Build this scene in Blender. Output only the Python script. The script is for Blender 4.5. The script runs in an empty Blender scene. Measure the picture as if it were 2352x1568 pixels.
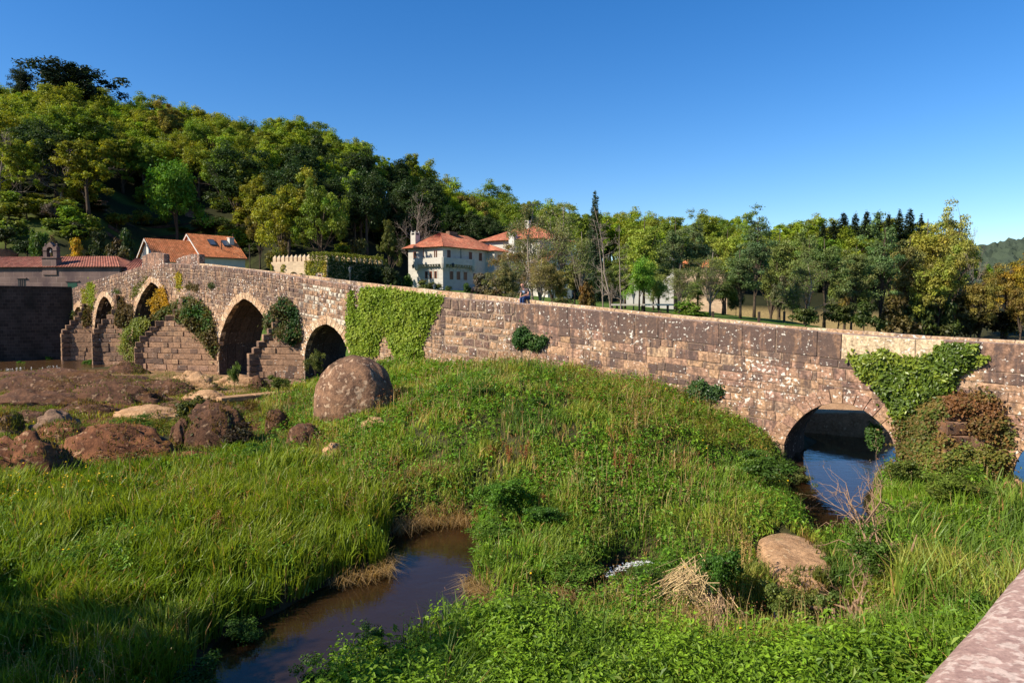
import bpy, bmesh, math, random
import numpy as np
from mathutils import Vector, Matrix

random.seed(7)
RNG = np.random.default_rng(11)
SC = bpy.context.scene
COL = SC.collection
R = math.radians

# ------------------------------------------------------------------ camera, sky, sun, exposure
H = 6.3                       # eye height above the near water
FPX = 1568.0                  # focal length in the 2352 px wide frame (24 mm on 36 mm)
PITCH = math.atan((784.0 - 690.0) / FPX)
cam_d = bpy.data.cameras.new("camera")
cam_d.lens = 24.0
cam_d.sensor_width = 36.0
cam_d.clip_start = 0.05
cam_d.clip_end = 5000.0
cam = bpy.data.objects.new("camera", cam_d)
COL.objects.link(cam)
cam.location = (0, 0, H)
cam.rotation_euler = (R(90) - PITCH, 0, 0)
SC.camera = cam

SUN_DIR = Vector((-0.906 * math.cos(R(37)), -0.423 * math.cos(R(37)), math.sin(R(37))))   # towards the sun
w = bpy.data.worlds.new("World")
SC.world = w
w.use_nodes = True
wn = w.node_tree.nodes
bg = wn["Background"]
sky = wn.new("ShaderNodeTexSky")
sky.sky_type = 'NISHITA'
sky.sun_disc = False
sky.sun_elevation = math.asin(SUN_DIR.z)
sky.sun_rotation = math.atan2(SUN_DIR.x, SUN_DIR.y)
sky.altitude = 0
sky.air_density = 1.0
sky.dust_density = 0.25
sky.ozone_density = 4.0
hsv = wn.new("ShaderNodeHueSaturation")            # clear, deep spring-blue air
hsv.inputs['Saturation'].default_value = 1.32
hsv.inputs['Hue'].default_value = 0.507
w.node_tree.links.new(sky.outputs[0], hsv.inputs['Color'])
w.node_tree.links.new(hsv.outputs[0], bg.inputs[0])
bg.inputs[1].default_value = 0.093

sun_d = bpy.data.lights.new("sun", 'SUN')
sun_d.energy = 5.0
sun_d.angle = R(0.53)
sun_d.color = (1.0, 0.89, 0.73)
sun = bpy.data.objects.new("sun", sun_d)
COL.objects.link(sun)
sun.rotation_euler = SUN_DIR.to_track_quat('Z', 'Y').to_euler()
sun.location = (-60, -30, 60)

SC.view_settings.view_transform = 'Standard'
SC.view_settings.look = 'None'
SC.view_settings.exposure = 0.86
SC.view_settings.gamma = 1.0
SC.view_settings.use_curve_mapping = False
SC.render.engine = 'CYCLES'
SC.cycles.max_bounces = 6
SC.cycles.diffuse_bounces = 3
SC.cycles.transparent_max_bounces = 8
SC.cycles.caustics_reflective = False
SC.cycles.caustics_refractive = False

# ------------------------------------------------------------------ measuring helpers
def ray(px, py):
    x = (px - 1176.0) / FPX
    y = -(py - 784.0) / FPX
    c, s = math.cos(PITCH), math.sin(PITCH)
    return np.array((x, c + y * s, -s + y * c))

def at_z(px, py, z):
    d = ray(px, py)
    return np.array((0, 0, H)) + d * ((z - H) / d[2])

def at_y(px, py, Y):
    d = ray(px, py)
    return np.array((0, 0, H)) + d * (Y / d[1])

def project(P):
    P = np.asarray(P, float)
    x, y, z = P[..., 0], P[..., 1], P[..., 2] - H
    c, s = math.cos(PITCH), math.sin(PITCH)
    f = y * c - z * s
    u = y * s + z * c
    f = np.where(f < 0.05, 0.05, f)
    return 1176.0 + FPX * x / f, 784.0 - FPX * u / f

def Z2(x, y): return (.26996 * x, 470.4 + .26996 * y)
def Z3(x, y): return (470.4 + .26996 * x, 470.4 + .26996 * y)
def Z4(x, y): return (893.8 + .26996 * x, 423.4 + .26996 * y)
def Z5(x, y): return (1176 + .26996 * x, 423.4 + .26996 * y)
def Z6(x, y): return (1787.5 + .26996 * x, 423.4 + .26996 * y)
def Z7(x, y): return (1787.5 + .26996 * x, 752.6 + .26996 * y)

def in_poly(px, py, poly):
    px = np.asarray(px); py = np.asarray(py)
    ins = np.zeros(px.shape, bool)
    n = len(poly)
    for i in range(n):
        x0, y0 = poly[i]; x1, y1 = poly[(i + 1) % n]
        cond = (y0 > py) != (y1 > py)
        xi = (x1 - x0) * (py - y0) / ((y1 - y0) if y1 != y0 else 1e-9) + x0
        ins ^= cond & (px < xi)
    return ins

def poly_dist(x, y, poly):
    """signed distance, negative inside"""
    x = np.asarray(x, float); y = np.asarray(y, float)
    d = np.full(x.shape, 1e9)
    n = len(poly)
    for i in range(n):
        ax, ay = poly[i][0], poly[i][1]; bx, by = poly[(i + 1) % n][0], poly[(i + 1) % n][1]
        vx, vy = bx - ax, by - ay
        t = np.clip(((x - ax) * vx + (y - ay) * vy) / (vx * vx + vy * vy + 1e-12), 0, 1)
        d = np.minimum(d, np.hypot(x - ax - t * vx, y - ay - t * vy))
    return np.where(in_poly(x, y, [(p[0], p[1]) for p in poly]), -d, d)

def sstep(a, b, x):
    t = np.clip((np.asarray(x, float) - a) / (b - a), 0, 1)
    return t * t * (3 - 2 * t)

def vnoise(x, y, seed=0, oct=4):
    """cheap smooth value noise in 0..1"""
    x = np.asarray(x, float); y = np.asarray(y, float)
    tot = np.zeros(x.shape); amp = 1.0; s = 0.0
    for o in range(oct):
        xi = np.floor(x).astype(np.int64); yi = np.floor(y).astype(np.int64)
        fx = x - xi; fy = y - yi
        fx = fx * fx * (3 - 2 * fx); fy = fy * fy * (3 - 2 * fy)
        def h(a, b):
            n = (a * 374761393 + b * 668265263 + (seed + o * 17) * 974711) & 0xffffffff
            n = ((n ^ (n >> 13)) * 1274126177) & 0xffffffff
            return ((n ^ (n >> 16)) & 0xffff) / 65535.0
        v = (h(xi, yi) * (1 - fx) + h(xi + 1, yi) * fx) * (1 - fy) + (h(xi, yi + 1) * (1 - fx) + h(xi + 1, yi + 1) * fx) * fy
        tot += v * amp; s += amp
        amp *= .5; x = x * 2.03 + 13.1; y = y * 2.03 + 7.7
    return tot / s

# ------------------------------------------------------------------ object helpers
def tag(o, label=None, cat=None, group=None, kind=None):
    if label: o["label"] = label
    if cat: o["category"] = cat
    if group: o["group"] = group
    if kind: o["kind"] = kind
    return o

def thing(name, loc, label, cat, group=None, rz=0.0):
    o = bpy.data.objects.new(name, None)
    o.empty_display_size = .3
    COL.objects.link(o)
    o.location = [float(v) for v in loc]
    o.rotation_euler = (0, 0, rz)
    return tag(o, label, cat, group)

def world_loc(o):
    v = Vector((0, 0, 0))
    while o is not None:
        v += o.location
        o = o.parent
    return np.array(v)

def mesh_np(name, V, F, mat=None, col=None, smooth=False, parent=None, origin=None):
    """one object from numpy arrays; F (M,k) or list of ragged faces. V in world space."""
    V = np.asarray(V, np.float32)
    if parent is not None:
        base = world_loc(parent)
    else:
        base = np.zeros(3)
    loc = np.zeros(3)
    if origin is not None:
        loc = np.asarray(origin, float) - base
    V = V - (base + loc).astype(np.float32)
    me = bpy.data.meshes.new(name)
    me.vertices.add(len(V))
    me.vertices.foreach_set("co", V.ravel())
    if isinstance(F, np.ndarray):
        k = F.shape[1]
        me.loops.add(F.size)
        me.loops.foreach_set("vertex_index", F.astype(np.int32).ravel())
        me.polygons.add(len(F))
        me.polygons.foreach_set("loop_start", np.arange(0, F.size, k, dtype=np.int32))
        me.polygons.foreach_set("loop_total", np.full(len(F), k, np.int32))
    else:
        lens = np.array([len(f) for f in F], np.int32)
        flat = np.array([i for f in F for i in f], np.int32)
        me.loops.add(len(flat))
        me.loops.foreach_set("vertex_index", flat)
        me.polygons.add(len(F))
        me.polygons.foreach_set("loop_start", np.concatenate(([0], np.cumsum(lens)[:-1])).astype(np.int32))
        me.polygons.foreach_set("loop_total", lens)
    me.polygons.foreach_set("use_smooth", np.full(len(F), bool(smooth)))
    me.update(calc_edges=True)
    if col is not None:
        C = np.asarray(col, np.float32)
        if C.shape[1] == 3:
            C = np.hstack((C, np.ones((len(C), 1), np.float32)))
        a = me.color_attributes.new("Col", 'FLOAT_COLOR', 'POINT')
        a.data.foreach_set("color", C.ravel())
    if mat is not None:
        me.materials.append(mat)
    o = bpy.data.objects.new(name, me)
    COL.objects.link(o)
    o.location = loc
    if parent is not None:
        o.parent = parent
    return o

class MB:
    """collects shapes, then links them as ONE mesh object"""
    def __init__(s):
        s.v = []; s.f = []; s.c = []
    def add(s, vs, fs, c=(1, 1, 1, 0)):
        b = len(s.v)
        s.v += [tuple(float(q) for q in v) for v in vs]
        s.f += [tuple(b + i for i in f) for f in fs]
        if len(c) == 3: c = (*c, 0)
        s.c += [c] * len(vs)
    def quad(s, a, b, c_, d, c=(1, 1, 1, 0)): s.add((a, b, c_, d), ((0, 1, 2, 3),), c)
    def poly(s, pts, c=(1, 1, 1, 0)): s.add(pts, (tuple(range(len(pts))),), c)
    def prism(s, bot, top, c=(1, 1, 1, 0), cap=True):
        n = len(bot)
        fs = [(i, (i + 1) % n, n + (i + 1) % n, n + i) for i in range(n)]
        if cap: fs += [tuple(reversed(range(n))), tuple(range(n, 2 * n))]
        s.add(list(bot) + list(top), fs, c)
    def hexa(s, p, c=(1, 1, 1, 0)):
        s.add(p, ((3, 2, 1, 0), (4, 5, 6, 7), (0, 1, 5, 4), (1, 2, 6, 5), (2, 3, 7, 6), (3, 0, 4, 7)), c)
    def box(s, lo, hi, c=(1, 1, 1, 0), fr=None):
        """fr = Frame for oriented boxes in local coords"""
        x0, y0, z0 = lo; x1, y1, z1 = hi
        p = [(x0, y0, z0), (x1, y0, z0), (x1, y1, z0), (x0, y1, z0), (x0, y0, z1), (x1, y0, z1), (x1, y1, z1), (x0, y1, z1)]
        if fr: p = [fr(*q) for q in p]
        s.hexa(p, c)
    def tube(s, pts, rad, n=6, c=(1, 1, 1, 0), cap=True):
        pts = [np.asarray(p, float) for p in pts]
        b = len(s.v); m = len(pts)
        up = None
        for i in range(m):
            t = pts[min(i + 1, m - 1)] - pts[max(i - 1, 0)]
            t = t / (np.linalg.norm(t) + 1e-9)
            if up is None:
                a = np.array((0, 0, 1.)) if abs(t[2]) < .9 else np.array((1., 0, 0))
            else:
                a = up
            u = np.cross(t, a); u /= np.linalg.norm(u) + 1e-9
            v = np.cross(u, t); up = v
            r = rad[i] if hasattr(rad, '__len__') else rad
            for k in range(n):
                q = pts[i] + r * (math.cos(2 * math.pi * k / n) * u + math.sin(2 * math.pi * k / n) * v)
                s.v.append(tuple(float(e) for e in q))
                s.c.append(c if len(c) == 4 else (*c, 0))
        for i in range(m - 1):
            for k in range(n):
                k2 = (k + 1) % n
                s.f.append((b + i * n + k, b + i * n + k2, b + (i + 1) * n + k2, b + (i + 1) * n + k))
        if cap:
            s.f.append(tuple(b + k for k in reversed(range(n))))
            s.f.append(tuple(b + (m - 1) * n + k for k in range(n)))
    def lathe(s, c0, prof, n=12, c=(1, 1, 1, 0)):
        """prof = [(r,z)...] about a vertical axis at c0"""
        b = len(s.v); m = len(prof)
        for r, z in prof:
            for k in range(n):
                a = 2 * math.pi * k / n
                s.v.append((float(c0[0] + r * math.cos(a)), float(c0[1] + r * math.sin(a)), float(c0[2] + z)))
                s.c.append(c if len(c) == 4 else (*c, 0))
        for i in range(m - 1):
            for k in range(n):
                k2 = (k + 1) % n
                s.f.append((b + i * n + k, b + i * n + k2, b + (i + 1) * n + k2, b + (i + 1) * n + k))
        s.f.append(tuple(b + k for k in reversed(range(n))))
        s.f.append(tuple(b + (m - 1) * n + k for k in range(n)))
    def build(s, name, mat=None, parent=None, origin=None, smooth=False, bevel=0.0, seg=1):
        o = mesh_np(name, np.array(s.v, np.float32), s.f, mat, np.array(s.c, np.float32), smooth, parent, origin)
        if bevel:
            md = o.modifiers.new("bevel", 'BEVEL'); md.width = bevel; md.segments = seg; md.limit_method = 'ANGLE'
        return o

class Frame:
    """local frame: o origin, angle of the local x axis in plan; call with local coords"""
    def __init__(s, o, ang):
        s.o = np.asarray(o, float); s.a = ang
        s.x = np.array((math.cos(ang), math.sin(ang), 0)); s.y = np.array((-math.sin(ang), math.cos(ang), 0))
    def __call__(s, x, y, z):
        return s.o + s.x * x + s.y * y + np.array((0, 0, z))

# ------------------------------------------------------------------ materials
class NT:
    def __init__(s, name):
        s.m = bpy.data.materials.new(name); s.m.use_nodes = True
        s.t = s.m.node_tree; s.t.nodes.clear()
        s.out = s.t.nodes.new('ShaderNodeOutputMaterial')
    def n(s, typ, inp=None, **props):
        nd = s.t.nodes.new('ShaderNode' + typ)
        for k, v in props.items(): setattr(nd, k, v)
        for k, v in (inp or {}).items():
            sock = nd.inputs[k]
            if isinstance(v, bpy.types.NodeSocket): s.t.links.new(v, sock)
            else: sock.default_value = v
        return nd
    def coord(s, scale=(1, 1, 1)):
        tc = s.n('TexCoord')
        mp = s.n('Mapping', {'Vector': tc.outputs['Object'], 'Scale': scale})
        return mp.outputs[0]
    def noise(s, vec, scale, detail=5, rough=.55, dist=0.0):
        return s.n('TexNoise', {'Vector': vec, 'Scale': scale, 'Detail': detail, 'Roughness': rough, 'Distortion': dist}).outputs[0]
    def ramp(s, fac, a, b, lo=0.0, hi=1.0):
        r = s.n('MapRange', {'Value': fac, 'From Min': a, 'From Max': b, 'To Min': lo, 'To Max': hi})
        return r.outputs[0]
    def mix(s, fac, a, b, mode='MIX'):
        nd = s.n('MixRGB', blend_type=mode)
        for k, v in ((0, fac), (1, a), (2, b)):
            if isinstance(v, bpy.types.NodeSocket): s.t.links.new(v, nd.inputs[k])
            elif k == 0: nd.inputs[0].default_value = v
            else: nd.inputs[k].default_value = (*v, 1) if len(v) == 3 else v
        return nd.outputs[0]
    def math(s, op, a, b=0.0):
        nd = s.n('Math', operation=op)
        for i, v in ((0, a), (1, b)):
            if isinstance(v, bpy.types.NodeSocket): s.t.links.new(v, nd.inputs[i])
            else: nd.inputs[i].default_value = v
        return nd.outputs[0]
    def scale(s, col, fac):
        """multiply a colour by a float socket"""
        cx = s.n('CombineColor', {0: fac, 1: fac, 2: fac}).outputs[0]
        return s.mix(1.0, col, cx, 'MULTIPLY')
    def bump(s, h, strength=.4, dist=.05):
        return s.n('Bump', {'Height': h, 'Strength': strength, 'Distance': dist}).outputs[0]
    def principled(s, col, rough=.9, normal=None, spec=.2, metal=0.0):
        p = s.n('BsdfPrincipled')
        for k, v in (('Base Color', col), ('Roughness', rough), ('Specular IOR Level', spec), ('Metallic', metal)):
            if isinstance(v, bpy.types.NodeSocket): s.t.links.new(v, p.inputs[k])
            elif k == 'Base Color': p.inputs[k].default_value = (*v, 1)
            else: p.inputs[k].default_value = v
        if normal is not None: s.t.links.new(normal, p.inputs['Normal'])
        return p.outputs[0]
    def done(s, shader):
        s.t.links.new(shader, s.out.inputs[0]); return s.m

def attr(t):
    return t.n('Attribute', attribute_name='Col')

def m_block_stone(name, dark=(.10, .075, .07), lichen=.70, streak=True, moss=0.0, lo=.50, hi=1.32, warm=(1, 1, 1)):
    """masonry whose blocks carry their colour (rgb) and weathering amount (alpha) in 'Col'"""
    t = NT(name)
    a = attr(t)
    v = t.coord()
    n1 = t.noise(v, 5.5, 8, .68)
    n2 = t.noise(v, 1.9, 8, .72, .4)
    n3 = t.noise(v, 22, 4, .65)
    vs = t.coord((2.6, 2.6, .35))
    n4 = t.noise(vs, 1.6, 6, .6)
    n9 = t.noise(v, 11.0, 6, .7, .3)
    c = t.scale(a.outputs['Color'], t.ramp(n1, .3, .72, lo, hi))
    c = t.scale(c, t.ramp(n9, .34, .66, .62, 1.34))
    wsum = t.math('ADD', t.math('MULTIPLY', n2, .55), t.math('MULTIPLY', n4 if streak else n1, .55))
    wsum = t.math('ADD', wsum, t.math('MULTIPLY', n3, .25))
    thr = t.math('SUBTRACT', .80, t.math('MULTIPLY', a.outputs['Alpha'], .25))
    wf = t.math('MULTIPLY', t.math('SUBTRACT', wsum, thr), 8.0)
    wf = t.n('Clamp', {0: wf, 2: .86}).outputs[0]
    c = t.mix(wf, c, dark)
    if moss:
        nm = t.noise(v, .9, 6, .65)
        c = t.mix(t.ramp(nm, .66 - moss, .8 - moss, 0, .8), c, (.07, .065, .02))
    l1 = t.noise(t.coord((1, 1, 1.1)), 7.5, 3, .5)
    l2 = t.noise(v, .55, 3, .5)
    lf = t.math('ADD', l1, t.math('MULTIPLY', l2, .35))
    c = t.mix(t.ramp(lf, lichen + .17, lichen + .22, 0, .85), c, (.66, .62, .54))
    sp = t.noise(v, 38, 2, .5)
    c = t.mix(t.ramp(sp, .70, .74, 0, .55), c, (.55, .50, .43))
    h = t.math('ADD', t.math('MULTIPLY', n1, 1.0), t.math('MULTIPLY', n3, .5))
    return t.done(t.principled(c, .95, t.bump(h, .55, .05), .15))

def m_rock(name, base, dark, lichen_c=(.5, .42, .33), lfac=.62, moss=(.06, .035, .012), mfac=.5, scale=1.0, up_moss=True):
    t = NT(name)
    v = t.coord((scale, scale, scale))
    n1 = t.noise(v, 2.2, 10, .7); n2 = t.noise(v, .8, 6, .6, .3); n3 = t.noise(v, 11, 6, .65); n5 = t.noise(v, 4.5, 4, .5)
    c = t.mix(t.ramp(n1, .38, .62), base, dark)
    c = t.mix(t.ramp(t.math('ADD', n5, t.math('MULTIPLY', n2, .4)), lfac + .2, lfac + .28, 0, .9), c, lichen_c)
    g = t.n('NewGeometry')
    sx = t.n('SeparateXYZ', {0: g.outputs['Normal']}).outputs[2]
    mf = t.math('ADD', n2, t.math('MULTIPLY', sx, .28 if up_moss else 0.0))
    mf = t.math('ADD', mf, t.math('MULTIPLY', n3, .25))
    c = t.mix(t.ramp(mf, mfac + .3, mfac + .45, 0, .95), c, moss)
    c = t.scale(c, t.ramp(n3, .3, .7, .7, 1.25))
    h = t.math('ADD', n1, t.math('MULTIPLY', n3, .35))
    return t.done(t.principled(c, .93, t.bump(h, .8, .10 / max(1.0, scale * scale * .6)), .2))

def m_foliage(name, trans=.38, gloss=.06, rough=.45):
    """leaf colour = Col attribute x object colour"""
    t = NT(name)
    a = attr(t)
    oi = t.n('ObjectInfo')
    c = t.mix(1.0, a.outputs['Color'], oi.outputs['Color'], 'MULTIPLY')
    d = t.n('BsdfDiffuse', {'Color': c})
    c2 = t.mix(1.0, c, (1.25, 1.15, .55), 'MULTIPLY')
    tr = t.n('BsdfTranslucent', {'Color': c2})
    m1 = t.n('MixShader', {0: trans, 1: d.outputs[0], 2: tr.outputs[0]})
    gl = t.n('BsdfGlossy', {'Color': (1, 1, 1, 1), 'Roughness': rough})
    m2 = t.n('MixShader', {0: gloss, 1: m1.outputs[0], 2: gl.outputs[0]})
    return t.done(m2.outputs[0])

def m_bark(name, a, b):
    t = NT(name)
    v = t.coord((6, 6, 1.2))
    n = t.noise(v, 3, 6, .7)
    c = t.mix(t.ramp(n, .35, .65), a, b)
    oi = t.n('ObjectInfo')
    return t.done(t.principled(c, .95, t.bump(n, .5, .03), .1))

def m_plain(name, col, rough=.8, var=.25, scale=3.0, bump=.15, spec=.2, metal=0.0):
    t = NT(name)
    v = t.coord()
    n = t.noise(v, scale, 7, .6)
    c = t.scale((t.n('RGB').outputs[0]), t.ramp(n, .3, .7, 1 - var, 1 + var))
    for nd in t.t.nodes:
        if nd.type == 'RGB': nd.outputs[0].default_value = (*col, 1)
    return t.done(t.principled(c, rough, t.bump(n, bump, .03) if bump else None, spec, metal))

def m_attr(name, rough=.85, var=.2, scale=4.0, bump=.2, spec=.2):
    t = NT(name)
    a = attr(t); v = t.coord()
    n = t.noise(v, scale, 7, .6)
    c = t.scale(a.outputs['Color'], t.ramp(n, .3, .7, 1 - var, 1 + var))
    return t.done(t.principled(c, rough, t.bump(n, bump, .03), spec))

def m_tiles(name, c1, c2, c3, ang=0.0):
    """clay roof tiles: colour varies tile by tile (the ribs are modelled)"""
    t = NT(name)
    a = attr(t); v = t.coord()
    n = t.noise(v, 1.3, 6, .6); n2 = t.noise(v, 7, 5, .6)
    vo = t.n('TexVoronoi', {'Vector': v, 'Scale': 3.1})
    c = t.mix(t.ramp(n2, .35, .65), c1, c2)
    c = t.mix(t.ramp(n, .5, .75, 0, .7), c, c3)
    sep = t.n('SeparateColor', {0: vo.outputs['Color']}).outputs[0]
    c = t.scale(c, t.ramp(sep, 0, 1, .72, 1.25))
    return t.done(t.principled(c, .85, t.bump(n2, .3, .03), .2))

def m_ashlar(name, col, mortar, scale=1.0, bw=.75, bh=.33, var=.12, weather=None, wf=(.55, .75), plane='xz'):
    """fine ashlar for the far houses: coordinates run along the wall and up it"""
    t = NT(name)
    tc = t.n('TexCoord')
    sp = t.n('SeparateXYZ', {0: tc.outputs['Object']})
    if plane == 'uv':
        uvn = t.n('Attribute', attribute_name='Col')
    s = t.math('ADD', sp.outputs[0], t.math('MULTIPLY', sp.outputs[1], .9))
    cv = t.n('CombineXYZ', {0: s, 1: sp.outputs[2], 2: 0.0}).outputs[0]
    bk = t.n('TexBrick', {'Vector': cv, 'Color1': (*col, 1), 'Color2': (*[q * (1 - 2.2 * var) for q in col], 1), 'Mortar': (*mortar, 1), 'Scale': scale, 'Mortar Size': .012,
                          'Brick Width': bw, 'Row Height': bh, 'Bias': -.1})
    v = t.coord()
    n = t.noise(v, 2.0, 7, .6); n2 = t.noise(v, .5, 5, .6)
    c = t.scale(bk.outputs[0], t.ramp(n, .3, .7, 1 - var, 1 + var))
    if weather:
        c = t.mix(t.ramp(n2, wf[0], wf[1], 0, .8), c, weather)
    h = t.math('SUBTRACT', t.math('MULTIPLY', n, .4), bk.outputs['Fac'])
    return t.done(t.principled(c, .9, t.bump(h, .3, .03), .15))

M = {}
M['leaf'] = m_foliage("leaves", .38, .012, .5)
M['gloss_leaf'] = m_foliage("glossy_leaves", .28, .028, .42)
M['grass'] = m_foliage("grass_blades", .42, .018, .5)
M['bark'] = m_bark("bark", (.10, .075, .055), (.04, .03, .022))
M['pale_bark'] = m_bark("pale_bark", (.30, .25, .20), (.13, .10, .08))
M['twig'] = m_bark("dry_twig", (.31, .20, .12), (.15, .095, .06))
M['straw'] = m_attr("straw", .8, .2, 8, .1)
M['bridge'] = m_block_stone("bridge_stone", dark=(.082, .058, .052), lichen=.635)
M['mortar'] = m_plain("bridge_core", (.40, .29, .21), .95, .3, 2.5, .4)
M['pier'] = m_block_stone("pier_stone", dark=(.075, .052, .042), lichen=.70, streak=False, moss=.02)
M['rock'] = m_rock("brown_rock", (.125, .06, .032), (.038, .019, .012), (.26, .165, .10), .60, (.095, .042, .012), .60)
M['sand_rock'] = m_rock("sandy_rock", (.44, .27, .145), (.26, .145, .07), (.56, .39, .22), .62, (.13, .085, .022), .68)
M['boulder'] = m_rock("boulder_rock", (.25, .14, .08), (.085, .046, .03), (.42, .29, .19), .565, (.07, .04, .022), .56, 1.1)
M['grey_rock'] = m_rock("grey_rock", (.24, .15, .095), (.10, .062, .042), (.38, .26, .17), .62, (.07, .045, .02), .6)
M['red_rock'] = m_rock("reddish_rock", (.20, .082, .036), (.075, .03, .015), (.34, .20, .11), .60, (.15, .07, .012), .60)
M['parapet'] = m_rock("pink_granite", (.40, .265, .215), (.28, .175, .145), (.52, .40, .33), .52, (.15, .095, .085), .62, 8.0, False)
M['iron'] = m_plain("dark_iron", (.03, .035, .04), .5, .2, 8, .05, .4)
M['post'] = m_plain("dark_wood_post", (.06, .042, .03), .9, .3, 6, .3)
M['pale_post'] = m_plain("pale_concrete_post", (.5, .45, .38), .9, .15, 6, .2)
M['white'] = m_plain("white_render", (.52, .50, .46), .9, .07, 1.5, .05)
M['wood'] = m_plain("brown_shutter_wood", (.17, .055, .028), .7, .25, 9, .1)
M['dark'] = m_plain("dark_opening", (.012, .011, .011), .35, .1, 3, 0, .4)
M['green_door'] = m_plain("green_door_paint", (.006, .05, .03), .6, .2, 5, .05)
M['glass'] = m_plain("window_glass", (.08, .10, .13), .12, .1, 2, 0, .6)
M['manor'] = m_ashlar("pale_ashlar", (.46, .44, .39), (.38, .36, .32), 1.0, .8, .33, .06)
M['chapel'] = m_ashlar("chapel_ashlar", (.17, .115, .10), (.26, .19, .165), 1.0, 1.05, .62, .12, (.07, .048, .05), (.46, .64))
M['dark_wall'] = m_ashlar("dark_wall_stone", (.07, .052, .042), (.11, .08, .062), 1.0, .5, .3, .25, (.02, .018, .014), (.42, .62))  # very dark stone with darker blotches
M['rubble'] = m_block_stone("rubble_stone", lichen=.74)
M['tile_old'] = m_tiles("old_clay_tiles", (.27, .092, .055), (.16, .056, .042), (.36, .19, .125))
M['tile_new'] = m_tiles("orange_clay_tiles", (.56, .19, .07), (.43, .135, .05), (.58, .27, .13))
M['tile_manor'] = m_tiles("red_clay_tiles", (.44, .15, .08), (.27, .09, .055), (.46, .26, .15))
# ------------------------------------------------------------------ bridge reference line (plan) and traced heights
BS = 0.72
BD = np.array((-1.0, BS)) / math.hypot(1, BS)          # along the bridge, away from the camera
BN = np.array((-BS, -1.0)) / math.hypot(1, BS)         # out of the near face
BO = np.array((16.3, 33.5 - BS * 16.3))
BWID = 3.3

def bpt(s, off, z):
    """point on the bridge: s metres along, off metres out of the near face"""
    q = BO + BD * s + BN * off
    return np.array((q[0], q[1], z))

def br(px, py, off=0.0):
    d = ray(px, py)
    k = (33.5 - off * math.hypot(1, BS)) / (d[1] + BS * d[0])
    P = d * k
    return float(((P[:2] - BO) @ BD)), float(P[2] + H)

def br_anchor(px, py):
    s, z = br(px, py)
    return tuple(bpt(s, 0, z))

def brline(pts, off=0.0):
    q = sorted(br(x, y, off) for x, y in pts)
    return np.array([a for a, b in q]), np.array([b for a, b in q])

TOP_PX = [Z2(610, 712), Z2(750, 662), Z2(900, 612), Z2(1060, 565), Z2(1210, 520), Z2(1320, 494), Z2(1440, 497), Z3(0, 515), Z3(430, 560), Z3(850, 625),
          Z3(1350, 700), Z3(2040, 790), Z4(1100, 1010), Z5(770, 1078), Z5(1240, 1128), Z5(2090, 1205), Z6(600, 1275), Z6(1300, 1320), Z6(2090, 1365), (2620, 806)]
FAR_PX = [Z2(760, 672), Z2(1210, 530), Z2(1440, 497), Z2(1745, 500), Z3(0, 500), Z3(400, 548), Z3(850, 600), Z3(1350, 662), Z3(2090, 740), Z4(1140, 975), Z4(1300, 995),
          Z4(2090, 1078), Z5(2090, 1175), Z6(0, 1200), Z6(1300, 1290), Z6(2090, 1330), (2600, 797)]
FOFF = -2.9
TS, TZ = brline(TOP_PX)
FS, FZ = brline(FAR_PX, FOFF)
S_END = float(TS[-1]); S_BEG = float(TS[0])
def ztop(s): return float(np.interp(s, TS, TZ))
def zfar(s): return float(np.interp(s, FS, FZ))
def spx(px): return br(px, 700)[0]

ARCH_TR = [
    [Z7(x, y) for x, y in ((50, 1000), (70, 930), (130, 830), (220, 740), (330, 670), (440, 640), (560, 640), (660, 665), (760, 720), (850, 790), (930, 870), (980, 960), (1000, 1060))],
    [Z3(x, y) for x, y in ((850, 1290), (868, 1190), (905, 1100), (950, 1045), (1030, 1010), (1100, 1045), (1160, 1110), (1205, 1195), (1240, 1290))],
    [Z3(x, y) for x, y in ((118, 1330), (120, 1190), (140, 1090), (190, 960), (250, 860), (335, 793), (400, 830), (460, 890), (510, 960), (550, 1060), (580, 1180), (590, 1330))],
    [Z2(x, y) for x, y in ((1128, 1130), (1140, 970), (1170, 850), (1210, 760), (1260, 690), (1292, 655), (1340, 690), (1390, 760), (1430, 840), (1465, 940), (1485, 1060), (1490, 1180))],
    [Z2(x, y) for x, y in ((805, 1070), (812, 980), (830, 880), (860, 805), (890, 775), (920, 800), (950, 850), (970, 930), (985, 1060))],
    [Z2(x, y) for x, y in ((630, 960), (635, 910), (650, 880), (668, 866), (685, 875), (700, 905), (708, 960))],
]
ARCHES = []
for tr in ARCH_TR:
    q = sorted(br(x, y) for x, y in tr)
    ARCHES.append((np.array([a for a, b in q]), np.array([b for a, b in q])))
a6s = ARCHES[0][0]
s7 = br(*Z7(1985, 1090))[0]
th = np.linspace(0, math.pi, 13)
ARCHES.append((s7 - 2.0 + np.sort(-2.0 * np.cos(th)) , .35 + 2.2 * np.sin(th)))

def intrados(s):
    """height of the arch soffit at s, or None"""
    for a, z in ARCHES:
        if a[0] < s < a[-1]:
            return float(np.interp(s, a, z))
    return None

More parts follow.
